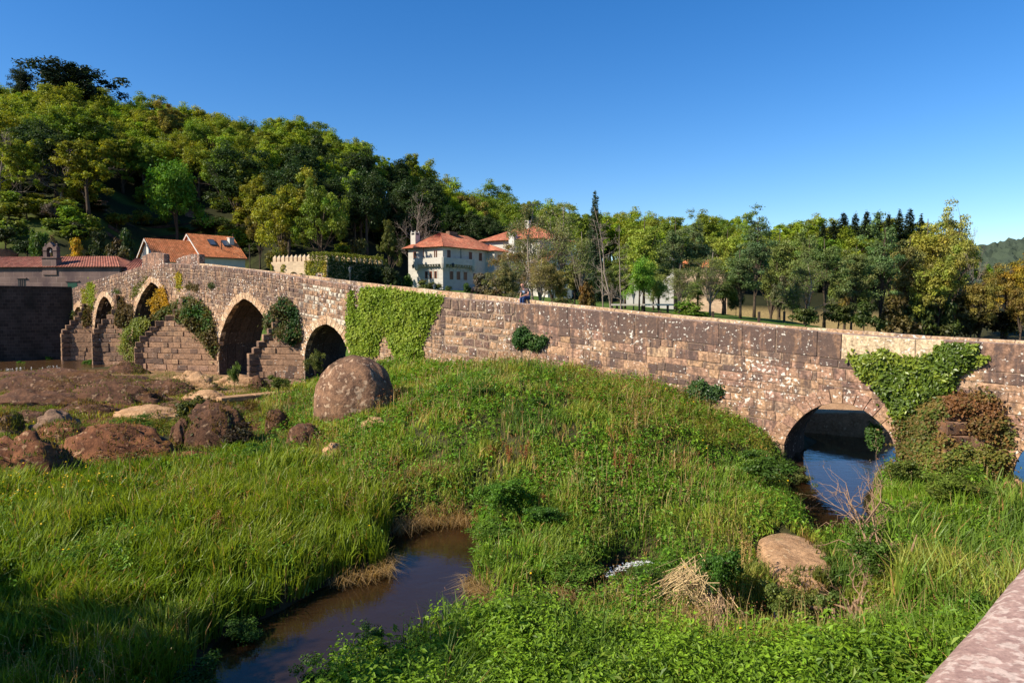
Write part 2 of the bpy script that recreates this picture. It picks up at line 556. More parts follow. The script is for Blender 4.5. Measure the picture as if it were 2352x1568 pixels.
# ------------------------------------------------------------------ terrain
NEAR_ANCH = [(300, 870, 1.2), (0, 875, 1.3), (150, 872, 1.25), (-200, 875, 1.3), (300, 900, 1.0), (450, 885, 1.05), (100, 920, 1.0), (600, 930, .9), (700, 965, 1.0), (0, 960, .85),
    (200, 970, .8), (400, 1000, .75), (550, 1030, .7), (0, 1060, .9), (150, 1100, .85), (300, 1100, .75), (600, 1100, .65), (0, 1250, .7), (300, 1250, .6), (600, 1250, .55),
    (0, 1450, .6), (300, 1400, .5), (700, 1150, .7), (800, 1020, 1.1), (800, 1090, .8), (880, 990, 1.6), (940, 940, 2.1), (920, 1040, 1.3), (1000, 900, 2.65), (1000, 1000, 1.75), (1000, 1100, .95),
    (1000, 1160, .55), (1200, 900, 2.85), (1200, 1000, 2.0), (1200, 1100, 1.15), (1200, 1190, .6), (1400, 950, 2.4), (1400, 1050, 1.6), (1400, 1150, .9), (1420, 1230, .4),
    (1600, 1000, 1.65), (1600, 1100, .95), (1600, 1220, .5), (1700, 1060, .9), (1740, 1150, .5), (1800, 1230, .45), (1680, 1330, .35), (1800, 1270, .12), (1860, 1310, .10), (1820, 1330, .05), (1560, 1330, .35), (2100, 1150, .55), (2250, 1150, .6), (2100, 1300, .6), (2300, 1300, .6),
    (2000, 1450, .6), (2300, 1450, .8), (700, 1600, .25), (1000, 1568, .4), (1300, 1530, .5), (1500, 1470, .4), (1700, 1568, .6), (2100, 1568, .9), (1200, 1300, .3), (1150, 1280, .3),
    (0, 818, .35), (150, 822, .35), (255, 835, .4), (-250, 825, .35), (80, 845, .45)]
AN = [tuple(at_z(x, y, z)) for x, y, z in NEAR_ANCH]
AN += [br_anchor(x, y) for x, y in ((900, 832), (950, 834), (1000, 834), (1100, 836), (1200, 840), (1300, 846), (1400, 866), (1500, 897), (1600, 932), (1700, 970), (1795, 1020), (2100, 1085), (2220, 1085), (700, 885), (610, 885))]
AN += [tuple(bpt(br(x, 700)[0], .3, z)) for x, z in ((500, 1.0), (400, 1.1), (300, 1.0), (230, .4), (180, .35))]
AN += [(0, 3, 1.0), (0, -6, 1.6), (-9, 5, .6), (7, 6, 1.0), (-16, -5, .8), (-30, 12, .8), (-45, 32, .9), (-55, 45, 1.0), (14, 12, .9), (19, 15, .8), (26, 18, 1.0), (30, 5, 1.5), (40, 30, 0.2),
       (-43.5, 68, 6.4), (-50, 66, 6.6), (-62, 62, 7.0), (-80, 50, 7.0), (-33, 82, 7.0), (-50, 80, 7.2), (-22, 82, 6.0), (-26, 72, 2.4), (-30, 68, .3), (-44, 60, .3), (-15, 62, 1.2),
       (-8, 66, 4.0), (-11.3, 108, 8.0), (-16, 95, 7.2), (-5, 95, 6.6), (-10, 80, 5.4), (2, 80, 5.0), (10, 68, 4.4), (5, 48, 3.6), (14, 42, 2.4), (22, 70, 4.4), (20, 90, 4.8), (30, 100, 4.5), (32, 78, 3.9), (20, 52, 3.2),
       (39, 90, 3.0), (36, 66, 1.4), (30, 52, .6), (24, 36, -.7), (16, 32, -.7), (38, 45, -1), (55, 60, -1), (60, 90, -1), (52, 108, -.8), (44, 106, .4), (60, 128, 1.4), (80, 128, 1.2), (95, 95, -1), (80, 60, -1), (40, 118, 2.6), (10, 110, 6.2), (25, 120, 5.2), (100, 130, 1.5), (70, 30, -.8), (110, 60, -1), (-120, 60, 7)]
AN = np.array(AN, float)

def _rbf_fit():
    P, z = AN[:, :2], AN[:, 2]
    D = np.sqrt(((P[:, None] - P[None]) ** 2).sum(-1) + 1.0)
    n = len(P)
    A = np.zeros((n + 3, n + 3)); A[:n, :n] = D + np.eye(n) * -.02
    A[:n, n] = 1; A[:n, n + 1:] = P; A[n, :n] = 1; A[n + 1:, :n] = P.T
    return np.linalg.solve(A, np.concatenate((z, np.zeros(3))))
RB = _rbf_fit()
def rbf(x, y):
    x = np.asarray(x, float); y = np.asarray(y, float)
    sh = x.shape; xf = x.ravel(); yf = y.ravel(); out = np.zeros(len(xf))
    n = len(AN)
    for i in range(0, len(xf), 20000):
        xs, ys = xf[i:i + 20000], yf[i:i + 20000]
        D = np.sqrt((xs[:, None] - AN[None, :, 0]) ** 2 + (ys[:, None] - AN[None, :, 1]) ** 2 + 1.0)
        out[i:i + 20000] = D @ RB[:n] + RB[n] + RB[n + 1] * xs + RB[n + 2] * ys
    return out.reshape(sh)

def zpoly(pts, z=0.0): return [tuple(at_z(x, y, z)[:2]) for x, y in pts]
def rib(s0, s1, o0, o1): return [tuple(bpt(s0, o0, 0)[:2]), tuple(bpt(s1, o0, 0)[:2]), tuple(bpt(s1, o1, 0)[:2]), tuple(bpt(s0, o1, 0)[:2])]
WATER = [
    zpoly([(905, 1212), (1085, 1200), (1100, 1260), (1085, 1330), (1130, 1378), (1250, 1372), (1330, 1348), (1390, 1300), (1430, 1284), (1530, 1288), (1500, 1330), (1440, 1348), (1400, 1395), (1310, 1430), (1130, 1452),
           (930, 1500), (770, 1570), (600, 1800), (250, 1800), (420, 1568), (480, 1490), (560, 1440), (640, 1402), (700, 1378), (760, 1337), (830, 1322), (885, 1312), (893, 1285), (870, 1262), (895, 1235)]),
    zpoly([(1660, 1440), (1740, 1410), (1800, 1375), (1860, 1380), (1930, 1380), (1990, 1440), (1880, 1500), (1720, 1500)]),
    zpoly([(1806, 1050), (2062, 1050), (2040, 1090), (2004, 1110), (2008, 1140), (1995, 1170), (2020, 1260), (1880, 1270), (1850, 1215), (1815, 1160), (1808, 1110)]),
    rib(a6s[0] + .1, a6s[-1] - .1, .6, -14),
    zpoly([(2325, 1070), (2700, 1050), (2700, 1260), (2330, 1230), (2300, 1170), (2320, 1110)]),
    rib(s7 - 4.0, s7 - .1, .6, -14),
]
# near-pixel-column table for the wooded slope: px, skyline y, where the slope starts, height there
HILL = np.array([(-900, 150, 80, 8), (-300, 185, 80, 8), (0, 205, 80, 7.5), (200, 208, 84, 7.2), (320, 226, 104, 7.2), (430, 250, 108, 7.2), (560, 268, 108, 7.2), (640, 282, 100, 7.2), (700, 296, 98, 7.2), (830, 330, 108, 8), (900, 358, 118, 8.2), (1000, 402, 128, 8.4),
                 (1100, 436, 132, 8), (1200, 470, 132, 7), (1300, 488, 128, 6), (1500, 508, 126, 5.5), (1800, 520, 126, 5), (2100, 520, 135, 3), (2350, 575, 138, 2), (2800, 575, 140, 2), (4000, 560, 140, 2)], float)
YR = 188.0
def ground_z(x, y):
    x = np.asarray(x, float); y = np.asarray(y, float)
    z = np.clip(rbf(x, y), -1.4, 9.5)
    t = np.clip(x / np.maximum(y, 5), -2, 2); px = 1176 + FPX * t
    sky_y = np.interp(px, HILL[:, 0], HILL[:, 1]); y0 = np.interp(px, HILL[:, 0], HILL[:, 2]); z0 = np.interp(px, HILL[:, 0], HILL[:, 3])
    zr = H + (690 - sky_y) / FPX * YR - 12.5
    zr = np.maximum(zr, z0 + 2)
    r = np.clip((y - y0) / (YR - y0), 0, 1)
    hz = z0 + (zr - z0) * (r ** .92) - np.maximum(y - YR - 6, 0) * .12
    hz = np.maximum(hz, -3)
    w_ = sstep(y0 - 9, y0 + 4, y) * (y > 50)
    z = z * (1 - w_) + hz * w_
    d = np.full(x.shape, 1e9)
    m = (y < 46) & (y > 0)
    if m.any():
        dd = np.full(m.sum(), 1e9)
        for p in WATER:
            dd = np.minimum(dd, poly_dist(x[m], y[m], p))
        zz = z[m]
        wob = (vnoise(x[m] * 1.3, y[m] * 1.3, 5) - .5) * .25
        lim = np.where(dd < 0, -.10 - .38 * sstep(0, .9, -dd), .04 + .95 * dd + wob * np.clip(dd, 0, 1))
        z[m] = np.minimum(zz, lim)
    near = sstep(44, 30, y) * (y > 3)
    z = z + near * ((vnoise(x * .5, y * .5, 3, 3) - .5) * .5 + (vnoise(x * 1.8, y * 1.8, 9) - .5) * .10) * (z > .12)
    return z
def gz(x, y): return float(ground_z(np.array([x]), np.array([y]))[0])
def ground_hit(px, py, y0=30.0):
    """where the line of sight through a picture point meets the ground"""
    d = ray(px, py); Y = np.concatenate((np.arange(4, 60, .1), np.arange(60, 320, .4))); Y = Y[Y >= y0]
    P = np.array((0, 0, H))[None] + d[None] * (Y / d[1])[:, None]
    g = ground_z(P[:, 0], P[:, 1])
    k = np.where(P[:, 2] <= g)[0]
    i = k[0] if len(k) else len(Y) - 1
    return np.array((P[i, 0], P[i, 1], g[i]))
def ground_at_px(px, Y):
    """ground point in the picture column px at distance Y"""
    x = (px - 1176) / FPX * Y
    return np.array((x, Y, gz(x, Y)))

def grow(a, b, st, k=1.12):
    o = [a]
    while abs(o[-1]) < abs(b):
        o.append(o[-1] + st); st *= k
    return o
gx = sorted(set([-q for q in grow(26.3, 900, .6)] + list(np.arange(-26, 26.01, .28)) + grow(26.3, 900, .6)))
gy = list(np.arange(-14, 44, .3)) + grow(44, 900, .7, 1.035)
gy = sorted(set([-60, -40, -25, -18] + gy))
GX, GY = np.meshgrid(gx, gy)
GZ = ground_z(GX, GY)
V = np.stack((GX.ravel(), GY.ravel(), GZ.ravel()), 1)
nx, ny = len(gx), len(gy)
I = np.arange(nx * ny).reshape(ny, nx)
F = np.stack((I[:-1, :-1].ravel(), I[:-1, 1:].ravel(), I[1:, 1:].ravel(), I[1:, :-1].ravel()), 1)
# colours of the bare ground: soil under the plants, meadow, forest floor, stream bed
gc = np.zeros((len(V), 3)); gc[:] = (.040, .040, .016)
yy, xx, zz = V[:, 1], V[:, 0], V[:, 2]
n_ = vnoise(xx * .35, yy * .35, 21)
bed = (zz < -.16) & (yy < 140); mud = (zz < .16) & (zz >= -.16) & (yy < 46)
mead = (yy > 44) & (yy < 128) & (zz > 1.2)
gc[mead] = np.array((.075, .125, .022)) * (.7 + .6 * n_[mead, None])
ppx = 1176 + FPX * xx / np.maximum(yy, 3)
dry = (yy > 98) & (yy < 132) & (ppx > 1550) & (ppx < 2050)
gc[dry] = np.array((.27, .20, .085)) * (.8 + .4 * n_[dry, None])
hillm = yy > np.interp(ppx, HILL[:, 0], HILL[:, 2])
gc[hillm] = np.array((.022, .024, .010)) * (.6 + .8 * n_[hillm, None])
gard = hillm & (ppx < 560) & (yy < 136)
gf = vnoise(xx * .16, yy * .45, 27, 3); gc[gard] = (np.array((.026, .03, .012)) + (np.array((.085, .11, .02)) - np.array((.026, .03, .012))) * np.clip((gf - .5) * 5, 0, 1)[:, None])[gard]
gc[bed] = np.array((.30, .165, .068)) * (.6 + .8 * n_[bed, None])
gc[mud] = (.045, .032, .016)
alg = bed & (vnoise(xx * .5 + 3, yy * .7, 33) > .58) & (yy < 20)
gc[alg] = (.025, .05, .02)
sandm = (~bed) & (yy > 36) & (yy < 50) & (xx < -14) & (zz > .6)
gc[sandm] = np.array((.26, .16, .085)) * (.6 + .8 * n_[sandm, None])
earth = (~bed) & (yy > 24) & (yy < 52) & (ppx < 600) & (zz > .3) & (vnoise(xx * .6, yy * .6, 29, 3) > .42) & ~sandm
gc[earth] = np.array((.13, .062, .03)) * (.6 + .8 * n_[earth, None])
M['ground'] = m_attr("ground_soil", .97, .35, 3.0, .5, .08)
ground = mesh_np("ground", V, F, M['ground'], gc, True)
tag(ground, "grassy ground from the riverbank up to the wooded hill", kind="structure")

# ------------------------------------------------------------------ water
def water_mat(name, tint, rough, amp, sc, st=(1, 1, 1), dirt=0.1):
    t = NT(name)
    v = t.coord(st)
    n1 = t.noise(v, sc, 4, .55, .6); n2 = t.noise(v, sc * 4.3, 3, .5)
    b = t.bump(t.math('ADD', n1, t.math('MULTIPLY', n2, .25)), amp, .12)
    tr = t.n('BsdfTransparent', {'Color': (*tint, 1)})
    df = t.n('BsdfDiffuse', {'Color': (.115, .062, .027, 1)})
    base = t.n('MixShader', {0: dirt, 1: tr.outputs[0], 2: df.outputs[0]})
    gl = t.n('BsdfGlossy', {'Color': (1, 1, 1, 1), 'Roughness': rough, 'Normal': b})
    fr = t.n('Fresnel', {'IOR': 1.333, 'Normal': b})
    mx = t.n('MixShader', {0: fr.outputs[0], 1: base.outputs[0], 2: gl.outputs[0]})
    return t.done(mx.outputs[0])
M['water'] = water_mat("stream_water", (.84, .66, .44), .02, .05, 1.6, (1, 1.6, 1), .20)
M['river'] = water_mat("river_water", (.10, .09, .07), .06, .55, 1.1, (1, 2.2, 1), .7)
def sheet(name, x0, x1, y0, y1, z, nx_, ny_, mat):
    a, b = np.meshgrid(np.linspace(x0, x1, nx_), np.linspace(y0, y1, ny_))
    Vv = np.stack((a.ravel(), b.ravel(), np.full(a.size, z)), 1)
    I_ = np.arange(nx_ * ny_).reshape(ny_, nx_)
    Ff = np.stack((I_[:-1, :-1].ravel(), I_[:-1, 1:].ravel(), I_[1:, 1:].ravel(), I_[1:, :-1].ravel()), 1)
    return mesh_np(name, Vv, Ff, mat)
tag(sheet("water", -40, 160, 1.5, 134, 0.0, 2, 2, M['water']), "brown stream and dark pond water under and behind the bridge", kind="structure")
tag(sheet("river", -140, -19, 51.0, 92, 1.0, 2, 2, M['river']), "river flowing under the left arches of the bridge", kind="structure")

# far wooded ridge on the right edge
gxx, gyy = np.meshgrid(np.linspace(180, 760, 150), np.linspace(560, 820, 70))
pp = 1176 + FPX * gxx / gyy
ridge = np.interp(pp, [1900, 2150, 2230, 2300, 2352, 2450, 2700], [650, 600, 566, 548, 538, 532, 540])
hz = (H + (690 - ridge) / FPX * 690 - 4) * np.clip((gyy - 560) / 130, 0, 1)
hz += (vnoise(gxx * .11, gyy * .11, 41, 3) - .4) * 12 * (hz > 5) + (vnoise(gxx * .4, gyy * .4, 42, 2) - .5) * 5 * (hz > 5)
I = np.arange(gxx.size).reshape(gxx.shape)
F = np.stack((I[:-1, :-1].ravel(), I[:-1, 1:].ravel(), I[1:, 1:].ravel(), I[1:, :-1].ravel()), 1)
nn = vnoise(gxx.ravel() * .03, gyy.ravel() * .03, 44)
hc = np.stack((.034 + .02 * nn, .045 + .03 * nn, .040 + .0 * nn), 1)  # distance haze put into the colour as extra blue
tag(mesh_np("hill", np.stack((gxx.ravel(), gyy.ravel(), hz.ravel()), 1), F, M['ground'], hc), "far wooded ridge coloured hazy blue-green at the right edge", kind="structure")
# ------------------------------------------------------------------ the stone bridge
rb = random.Random(5)
bridge = thing("stone_bridge", bpt(20, -1.6, 0.6), "long medieval stone bridge with pointed arches and a humped back", "bridge")

def lerp3(a, b, t): return tuple(a[i] * (1 - t) + b[i] * t for i in range(3))
LIGHT = (.42, .26, .15); MID = (.29, .172, .105); DARK = (.145, .092, .075); PALE = (.53, .385, .245); ROSE = (.31, .18, .13)

def stone_block(mb, s0, s1, za0, za1, zb0, zb1, off, col, jit=.012, ch=.03, back=-.08, base=0.0):
    """block on the near face: bottom heights za0/za1 at s0/s1, tops zb0/zb1"""
    j = lambda: rb.uniform(-jit, jit)
    P = [(s0 + j(), za0 + j()), (s1 + j(), za1 + j()), (s1 + j(), zb1 + j()), (s0 + j(), zb0 + j())]
    cs = sum(p[0] for p in P) / 4; cz = sum(p[1] for p in P) / 4
    ch2 = min(ch, .3 * abs(s1 - s0), .3 * abs(zb0 - za0))
    inn = []
    for (a, b) in P:
        inn.append((a - math.copysign(ch2, a - cs), b - math.copysign(ch2, b - cz)))
    vs = [bpt(a, base + back, b) for a, b in P] + [bpt(a, base + off - ch2 * .8, b) for a, b in P] + [bpt(a, base + off + rb.uniform(-.008, .008), b) for a, b in inn]
    # faces are wound for s growing leftwards in the picture (outward = BN)
    fs = [(8, 9, 10, 11)]
    for i in range(4):
        k = (i + 1) % 4
        fs.append((4 + i, 4 + k, 8 + k, 8 + i)); fs.append((i, k, 4 + k, 4 + i))
    mb.add(vs, [tuple(reversed(f)) for f in fs], col)

def weather(s, v, px):
    """how weathered (dark) the stone is at depth v below the parapet top"""
    if px > 1010:
        a = .95 if v < .95 else (.75 if v < 1.3 else .48)
        if 1935 < px < 2150 and v < .95: a = .12
        if px > 2150: a *= .8
    else:
        a = .86 if v < 1.5 else .86 - .5 * min(1, (v - 1.5) / 2.5)
        if 700 < px < 790: a *= .65
    return a

wall = MB()
S1010 = spx(1012); S1185 = spx(1185)
def s_to_px(s): return float(project(bpt(s, 0, 5.5))[0])
def free(s, z):
    it = intrados(s)
    return it is None or z > it + .12
def lay(smin, smax, courses, lmin, lmax, gap, jit, ch, zmin, pick):
    v = 0.0
    k = 0
    while v < 10:
        h = courses(k, v); k += 1
        s = smin - rb.uniform(0, lmax * .6)
        alive = False
        while s < smax:
            L = rb.uniform(lmin, lmax) * (2.1 if (k == 1 and smax <= S1185 + .1) else 1)
            s0, s1 = max(s, smin - (rb.uniform(0, .22) if k > 1 and smin > S_BEG else 0)), min(s + L, smax)
            s += L
            if s1 - s0 < .12: continue
            zt0, zt1 = ztop(s0), ztop(s1)
            zc = (zt0 + zt1) / 2 - v - h / 2
            if zc < zmin - .3: continue
            alive = True
            # keep out of the arch openings
            ok = True
            for q in (0, 1):
                z_lo = (zt0 if q == 0 else zt1) - v - h
                n_ = 0
                while not free((s0 if q == 0 else s1), z_lo + .05) and n_ < 30:
                    if q == 0: s0 += .06
                    else: s1 -= .06
                    n_ += 1
                    if s1 - s0 < .1: ok = False; break
                if not ok: break
            if not ok or not free((s0 + s1) / 2, zc - h / 2 + .05): continue
            px = s_to_px((s0 + s1) / 2)
            col, off = pick(px, v + h / 2, (s0 + s1) / 2)
            g = gap / 2
            zt0, zt1 = ztop(s0), ztop(s1)
            stone_block(wall, s0 + g, s1 - g, zt0 - v - h + g, zt1 - v - h + g, zt0 - v - g, zt1 - v - g, off, col, jit, ch)
        v += h
        if not alive and v > 3: break

def pick_left(px, v, s):
    c = lerp3(LIGHT, MID, rb.random())
    u = rb.random()
    if u < .12: c = lerp3(c, DARK, .6)
    elif u < .2: c = lerp3(c, PALE, .8)
    if 690 < px < 800 and .4 < v < 2.6 and rb.random() < .5: c = (.56, .48, .37)
    if v < .34: c = lerp3(c, ROSE, .6)
    return (*c, weather(s, v, px)), rb.uniform(0, .035)
def pick_mid(px, v, s):
    c = lerp3(LIGHT, ROSE, rb.random())
    a = weather(s, v, px)
    if v > .9:
        if rb.random() < .38: c = lerp3(DARK, MID, rb.random() * .5); a = .6
        else: c = lerp3(LIGHT, MID, rb.random()); a = .25
    return (*c, a), rb.uniform(0, .03)
def pick_right(px, v, s):
    c = lerp3(LIGHT, ROSE, rb.random())
    a = weather(s, v, px)
    if v < .95:
        c = lerp3(ROSE, MID, rb.random())
        if 1935 < px < 2150: c = (.54, .41, .26)
    else:
        u = rb.random()
        if u < .18: c = lerp3(c, DARK, .5); a += .25
        elif u < .3: c = lerp3(c, PALE, .35)
        a += rb.uniform(-.15, .3)
        if 1350 < px < 1620 and v > 1.7: a += rb.choice((0, .35))
    return (*c, a), rb.uniform(0, .022)
cuts = [S1010]
while cuts[-1] < S_END - 4: cuts.append(cuts[-1] + rb.uniform(3, 6))
cuts[-1] = S_END
for c0, c1 in zip(cuts[:-1], cuts[1:]):
    lay(c0, c1, lambda k, v: .34 if k == 0 else rb.uniform(.18, .36), .2, .62, .03, .03, .04, .4, pick_left)
lay(S1185, S1010, lambda k, v: .62 if k == 0 else (.34 if k == 1 else rb.uniform(.30, .46)), .3, .8, .065, .05, .045, 2.4, pick_mid)
cuts = [S_BEG]
while cuts[-1] < S1185 - 3.5: cuts.append(cuts[-1] + rb.uniform(2.6, 5.2))
cuts[-1] = S1185
for c0, c1 in zip(cuts[:-1], cuts[1:]):
    lay(c0, c1, lambda k, v: .94 if k == 0 else rb.uniform(.22, .45), .32, 1.2, .016, .022, .022, .2, pick_right)
wall.build("spandrel_wall", M['bridge'], bridge)

# mortar core with the arch openings, roadway and the inside of the parapets
core = MB(); road = MB()
grid = set(np.arange(S_BEG, S_END, .25).tolist() + [S_END])
for a, z in ARCHES:
    for q in np.linspace(a[0], a[-1], 25): grid.add(float(q))
    grid.add(float(a[0]) - 1e-4); grid.add(float(a[-1]) + 1e-4)
grid = sorted(g for g in grid if S_BEG <= g <= S_END)
def zb(s):
    it = intrados(s)
    return -.9 if it is None else it
cc = (.42, .30, .215, .25)
for a, b in zip(grid[:-1], grid[1:]):
    if b - a < 2e-5: continue
    m_ = (a + b) / 2
    za, zb_ = (zb(min(a + 1e-6, m_)), zb(max(b - 1e-6, m_)))
    ta, tb = ztop(a), ztop(b)
    fa, fb = zfar(a), zfar(b)
    core.quad(bpt(b, -.016, zb_), bpt(a, -.016, za), bpt(a, -.016, ta - .01), bpt(b, -.016, tb - .01), (.33, .235, .165, .5))                  # near face
    core.quad(bpt(a, -.016, ta - .01), bpt(a, -.36, ta + .01), bpt(b, -.36, tb + .01), bpt(b, -.016, tb - .01), (.36, .26, .21, .5))        # parapet top
    ra, rb_ = ta - .92, tb - .92
    core.quad(bpt(a, -.36, ta + .01), bpt(a, -.36, ra), bpt(b, -.36, rb_), bpt(b, -.36, tb + .01), cc)
    road.quad(bpt(a, -.362, ra), bpt(a, FOFF + .002, ra), bpt(b, FOFF + .002, rb_), bpt(b, -.362, rb_), (.30, .24, .18, .2))
    core.quad(bpt(a, FOFF, ra), bpt(a, FOFF, fa - .02), bpt(b, FOFF, fb - .02), bpt(b, FOFF, rb_), cc)
    core.quad(bpt(a, FOFF, fa - .02), bpt(a, -BWID, fa - .02), bpt(b, -BWID, fb - .02), bpt(b, FOFF, fb - .02), (.36, .26, .21, .5))
    core.quad(bpt(a, -BWID, fa - .02), bpt(a, -BWID, za), bpt(b, -BWID, zb_), bpt(b, -BWID, fb - .02), cc)
core.build("wall_core", M['pier'], bridge)
road.build("roadway", M['pier'], bridge)

# arch barrels and their voussoir rings
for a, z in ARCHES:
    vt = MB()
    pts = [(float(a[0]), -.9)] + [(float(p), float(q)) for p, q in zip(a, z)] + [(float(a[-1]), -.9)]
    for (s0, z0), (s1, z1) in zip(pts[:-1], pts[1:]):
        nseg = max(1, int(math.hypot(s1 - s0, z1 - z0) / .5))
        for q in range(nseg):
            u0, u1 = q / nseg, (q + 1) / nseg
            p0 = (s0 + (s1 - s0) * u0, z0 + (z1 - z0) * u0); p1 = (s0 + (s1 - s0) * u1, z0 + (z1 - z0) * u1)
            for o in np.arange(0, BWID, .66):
                c = lerp3((.085, .062, .047), (.05, .038, .03), rb.random())  # near-black stone colour carries the deep shade inside the arches
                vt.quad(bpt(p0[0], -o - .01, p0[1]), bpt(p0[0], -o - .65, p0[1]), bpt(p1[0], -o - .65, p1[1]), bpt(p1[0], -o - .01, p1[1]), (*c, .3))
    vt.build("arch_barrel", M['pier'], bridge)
    ring = MB()
    P2 = np.array(pts); P2 = P2[P2[:, 1] > .2]
    seg = np.concatenate(([0], np.cumsum(np.hypot(*np.diff(P2, axis=0).T))))
    n_ = max(6, int(seg[-1] / .36))
    ls = np.linspace(0, seg[-1], n_ + 1)
    xs = np.interp(ls, seg, P2[:, 0]); zs = np.interp(ls, seg, P2[:, 1])
    cx, cz = float(xs.mean()), float(zs.min())
    for i in range(n_):
        def outw(k):
            k0, k1 = max(k - 1, 0), min(k + 1, n_)
            t = np.array((xs[k1] - xs[k0], zs[k1] - zs[k0])); t /= np.linalg.norm(t) + 1e-9
            nrm = np.array((-t[1], t[0]))
            if nrm @ np.array((xs[k] - cx, zs[k] - cz + .3)) < 0: nrm = -nrm
            return nrm
        n0, n1 = outw(i), outw(i + 1)
        th_ = rb.uniform(.42, .56)
        o = .03 + rb.uniform(0, .02)
        c = lerp3(LIGHT, PALE, rb.random()); al = rb.uniform(.0, .3)
        if a is ARCHES[0][0] or a is ARCHES[-1][0]: c = lerp3(ROSE, LIGHT, rb.random()); al = rb.uniform(.1, .4)
        g = .012
        dx, dz = (xs[i + 1] - xs[i]), (zs[i + 1] - zs[i]); L = math.hypot(dx, dz) + 1e-9
        ux, uz = dx / L * g, dz / L * g
        A = (xs[i] + ux, zs[i] + uz); B = (xs[i + 1] - ux, zs[i + 1] - uz)
        C = (B[0] + n1[0] * th_, B[1] + n1[1] * th_); D = (A[0] + n0[0] * th_, A[1] + n0[1] * th_)
        ring.hexa([bpt(A[0], o, A[1]), bpt(B[0], o, B[1]), bpt(B[0], -.35, B[1]), bpt(A[0], -.35, A[1]),
                   bpt(D[0], o, D[1]), bpt(C[0], o, C[1]), bpt(C[0], -.35, C[1]), bpt(D[0], -.35, D[1])], (*c, al))
    ring.build("arch_ring", M['bridge'], bridge, bevel=.012)

# far parapet: a row of pale coping slabs seen over the near one
fp = MB()
s = S_BEG
while s < S_END - .3:
    L = rb.uniform(.7, 1.5)
    s0, s1 = s + .012, min(s + L, S_END) - .012
    s += L
    c = lerp3(PALE, LIGHT, rb.random()); al = rb.choice((.05, .1, .2, .45, .7))
    stone_block(fp, s0, s1, zfar(s0) - .55, zfar(s1) - .55, zfar(s0), zfar(s1), .02, (*c, al), .012, .03, -.42, base=FOFF)
    stone_block(fp, s0, s1, zfar(s0) - 1.15, zfar(s1) - 1.15, zfar(s0) - .57, zfar(s1) - .57, .012, (*LIGHT, .3), .012, .03, -.3, base=FOFF)
fp.build("parapet", M['bridge'], bridge)

# the two raised gable stones at the crown
def crown(tr, off, name):
    q = [br(x, y, off) for x, y in tr]
    mb = MB()
    ft = [bpt(s_, off + .03, z_) for s_, z_ in q]; bk = [bpt(s_, off - .45, z_) for s_, z_ in q]
    mb.prism(bk, ft, (*lerp3(ROSE, MID, .4), .75))
    return mb.build(name, M['bridge'], bridge, bevel=.03)
crown([Z2(1210, 560), Z2(1212, 440), Z2(1255, 418), Z2(1300, 404), Z2(1350, 408), Z2(1395, 418), Z2(1397, 540)], 0.0, "crown_stone")
crown([Z2(1500, 540), Z2(1500, 462), Z2(1560, 436), Z2(1630, 418), Z2(1700, 420), Z2(1700, 540)], FOFF, "crown_stone")

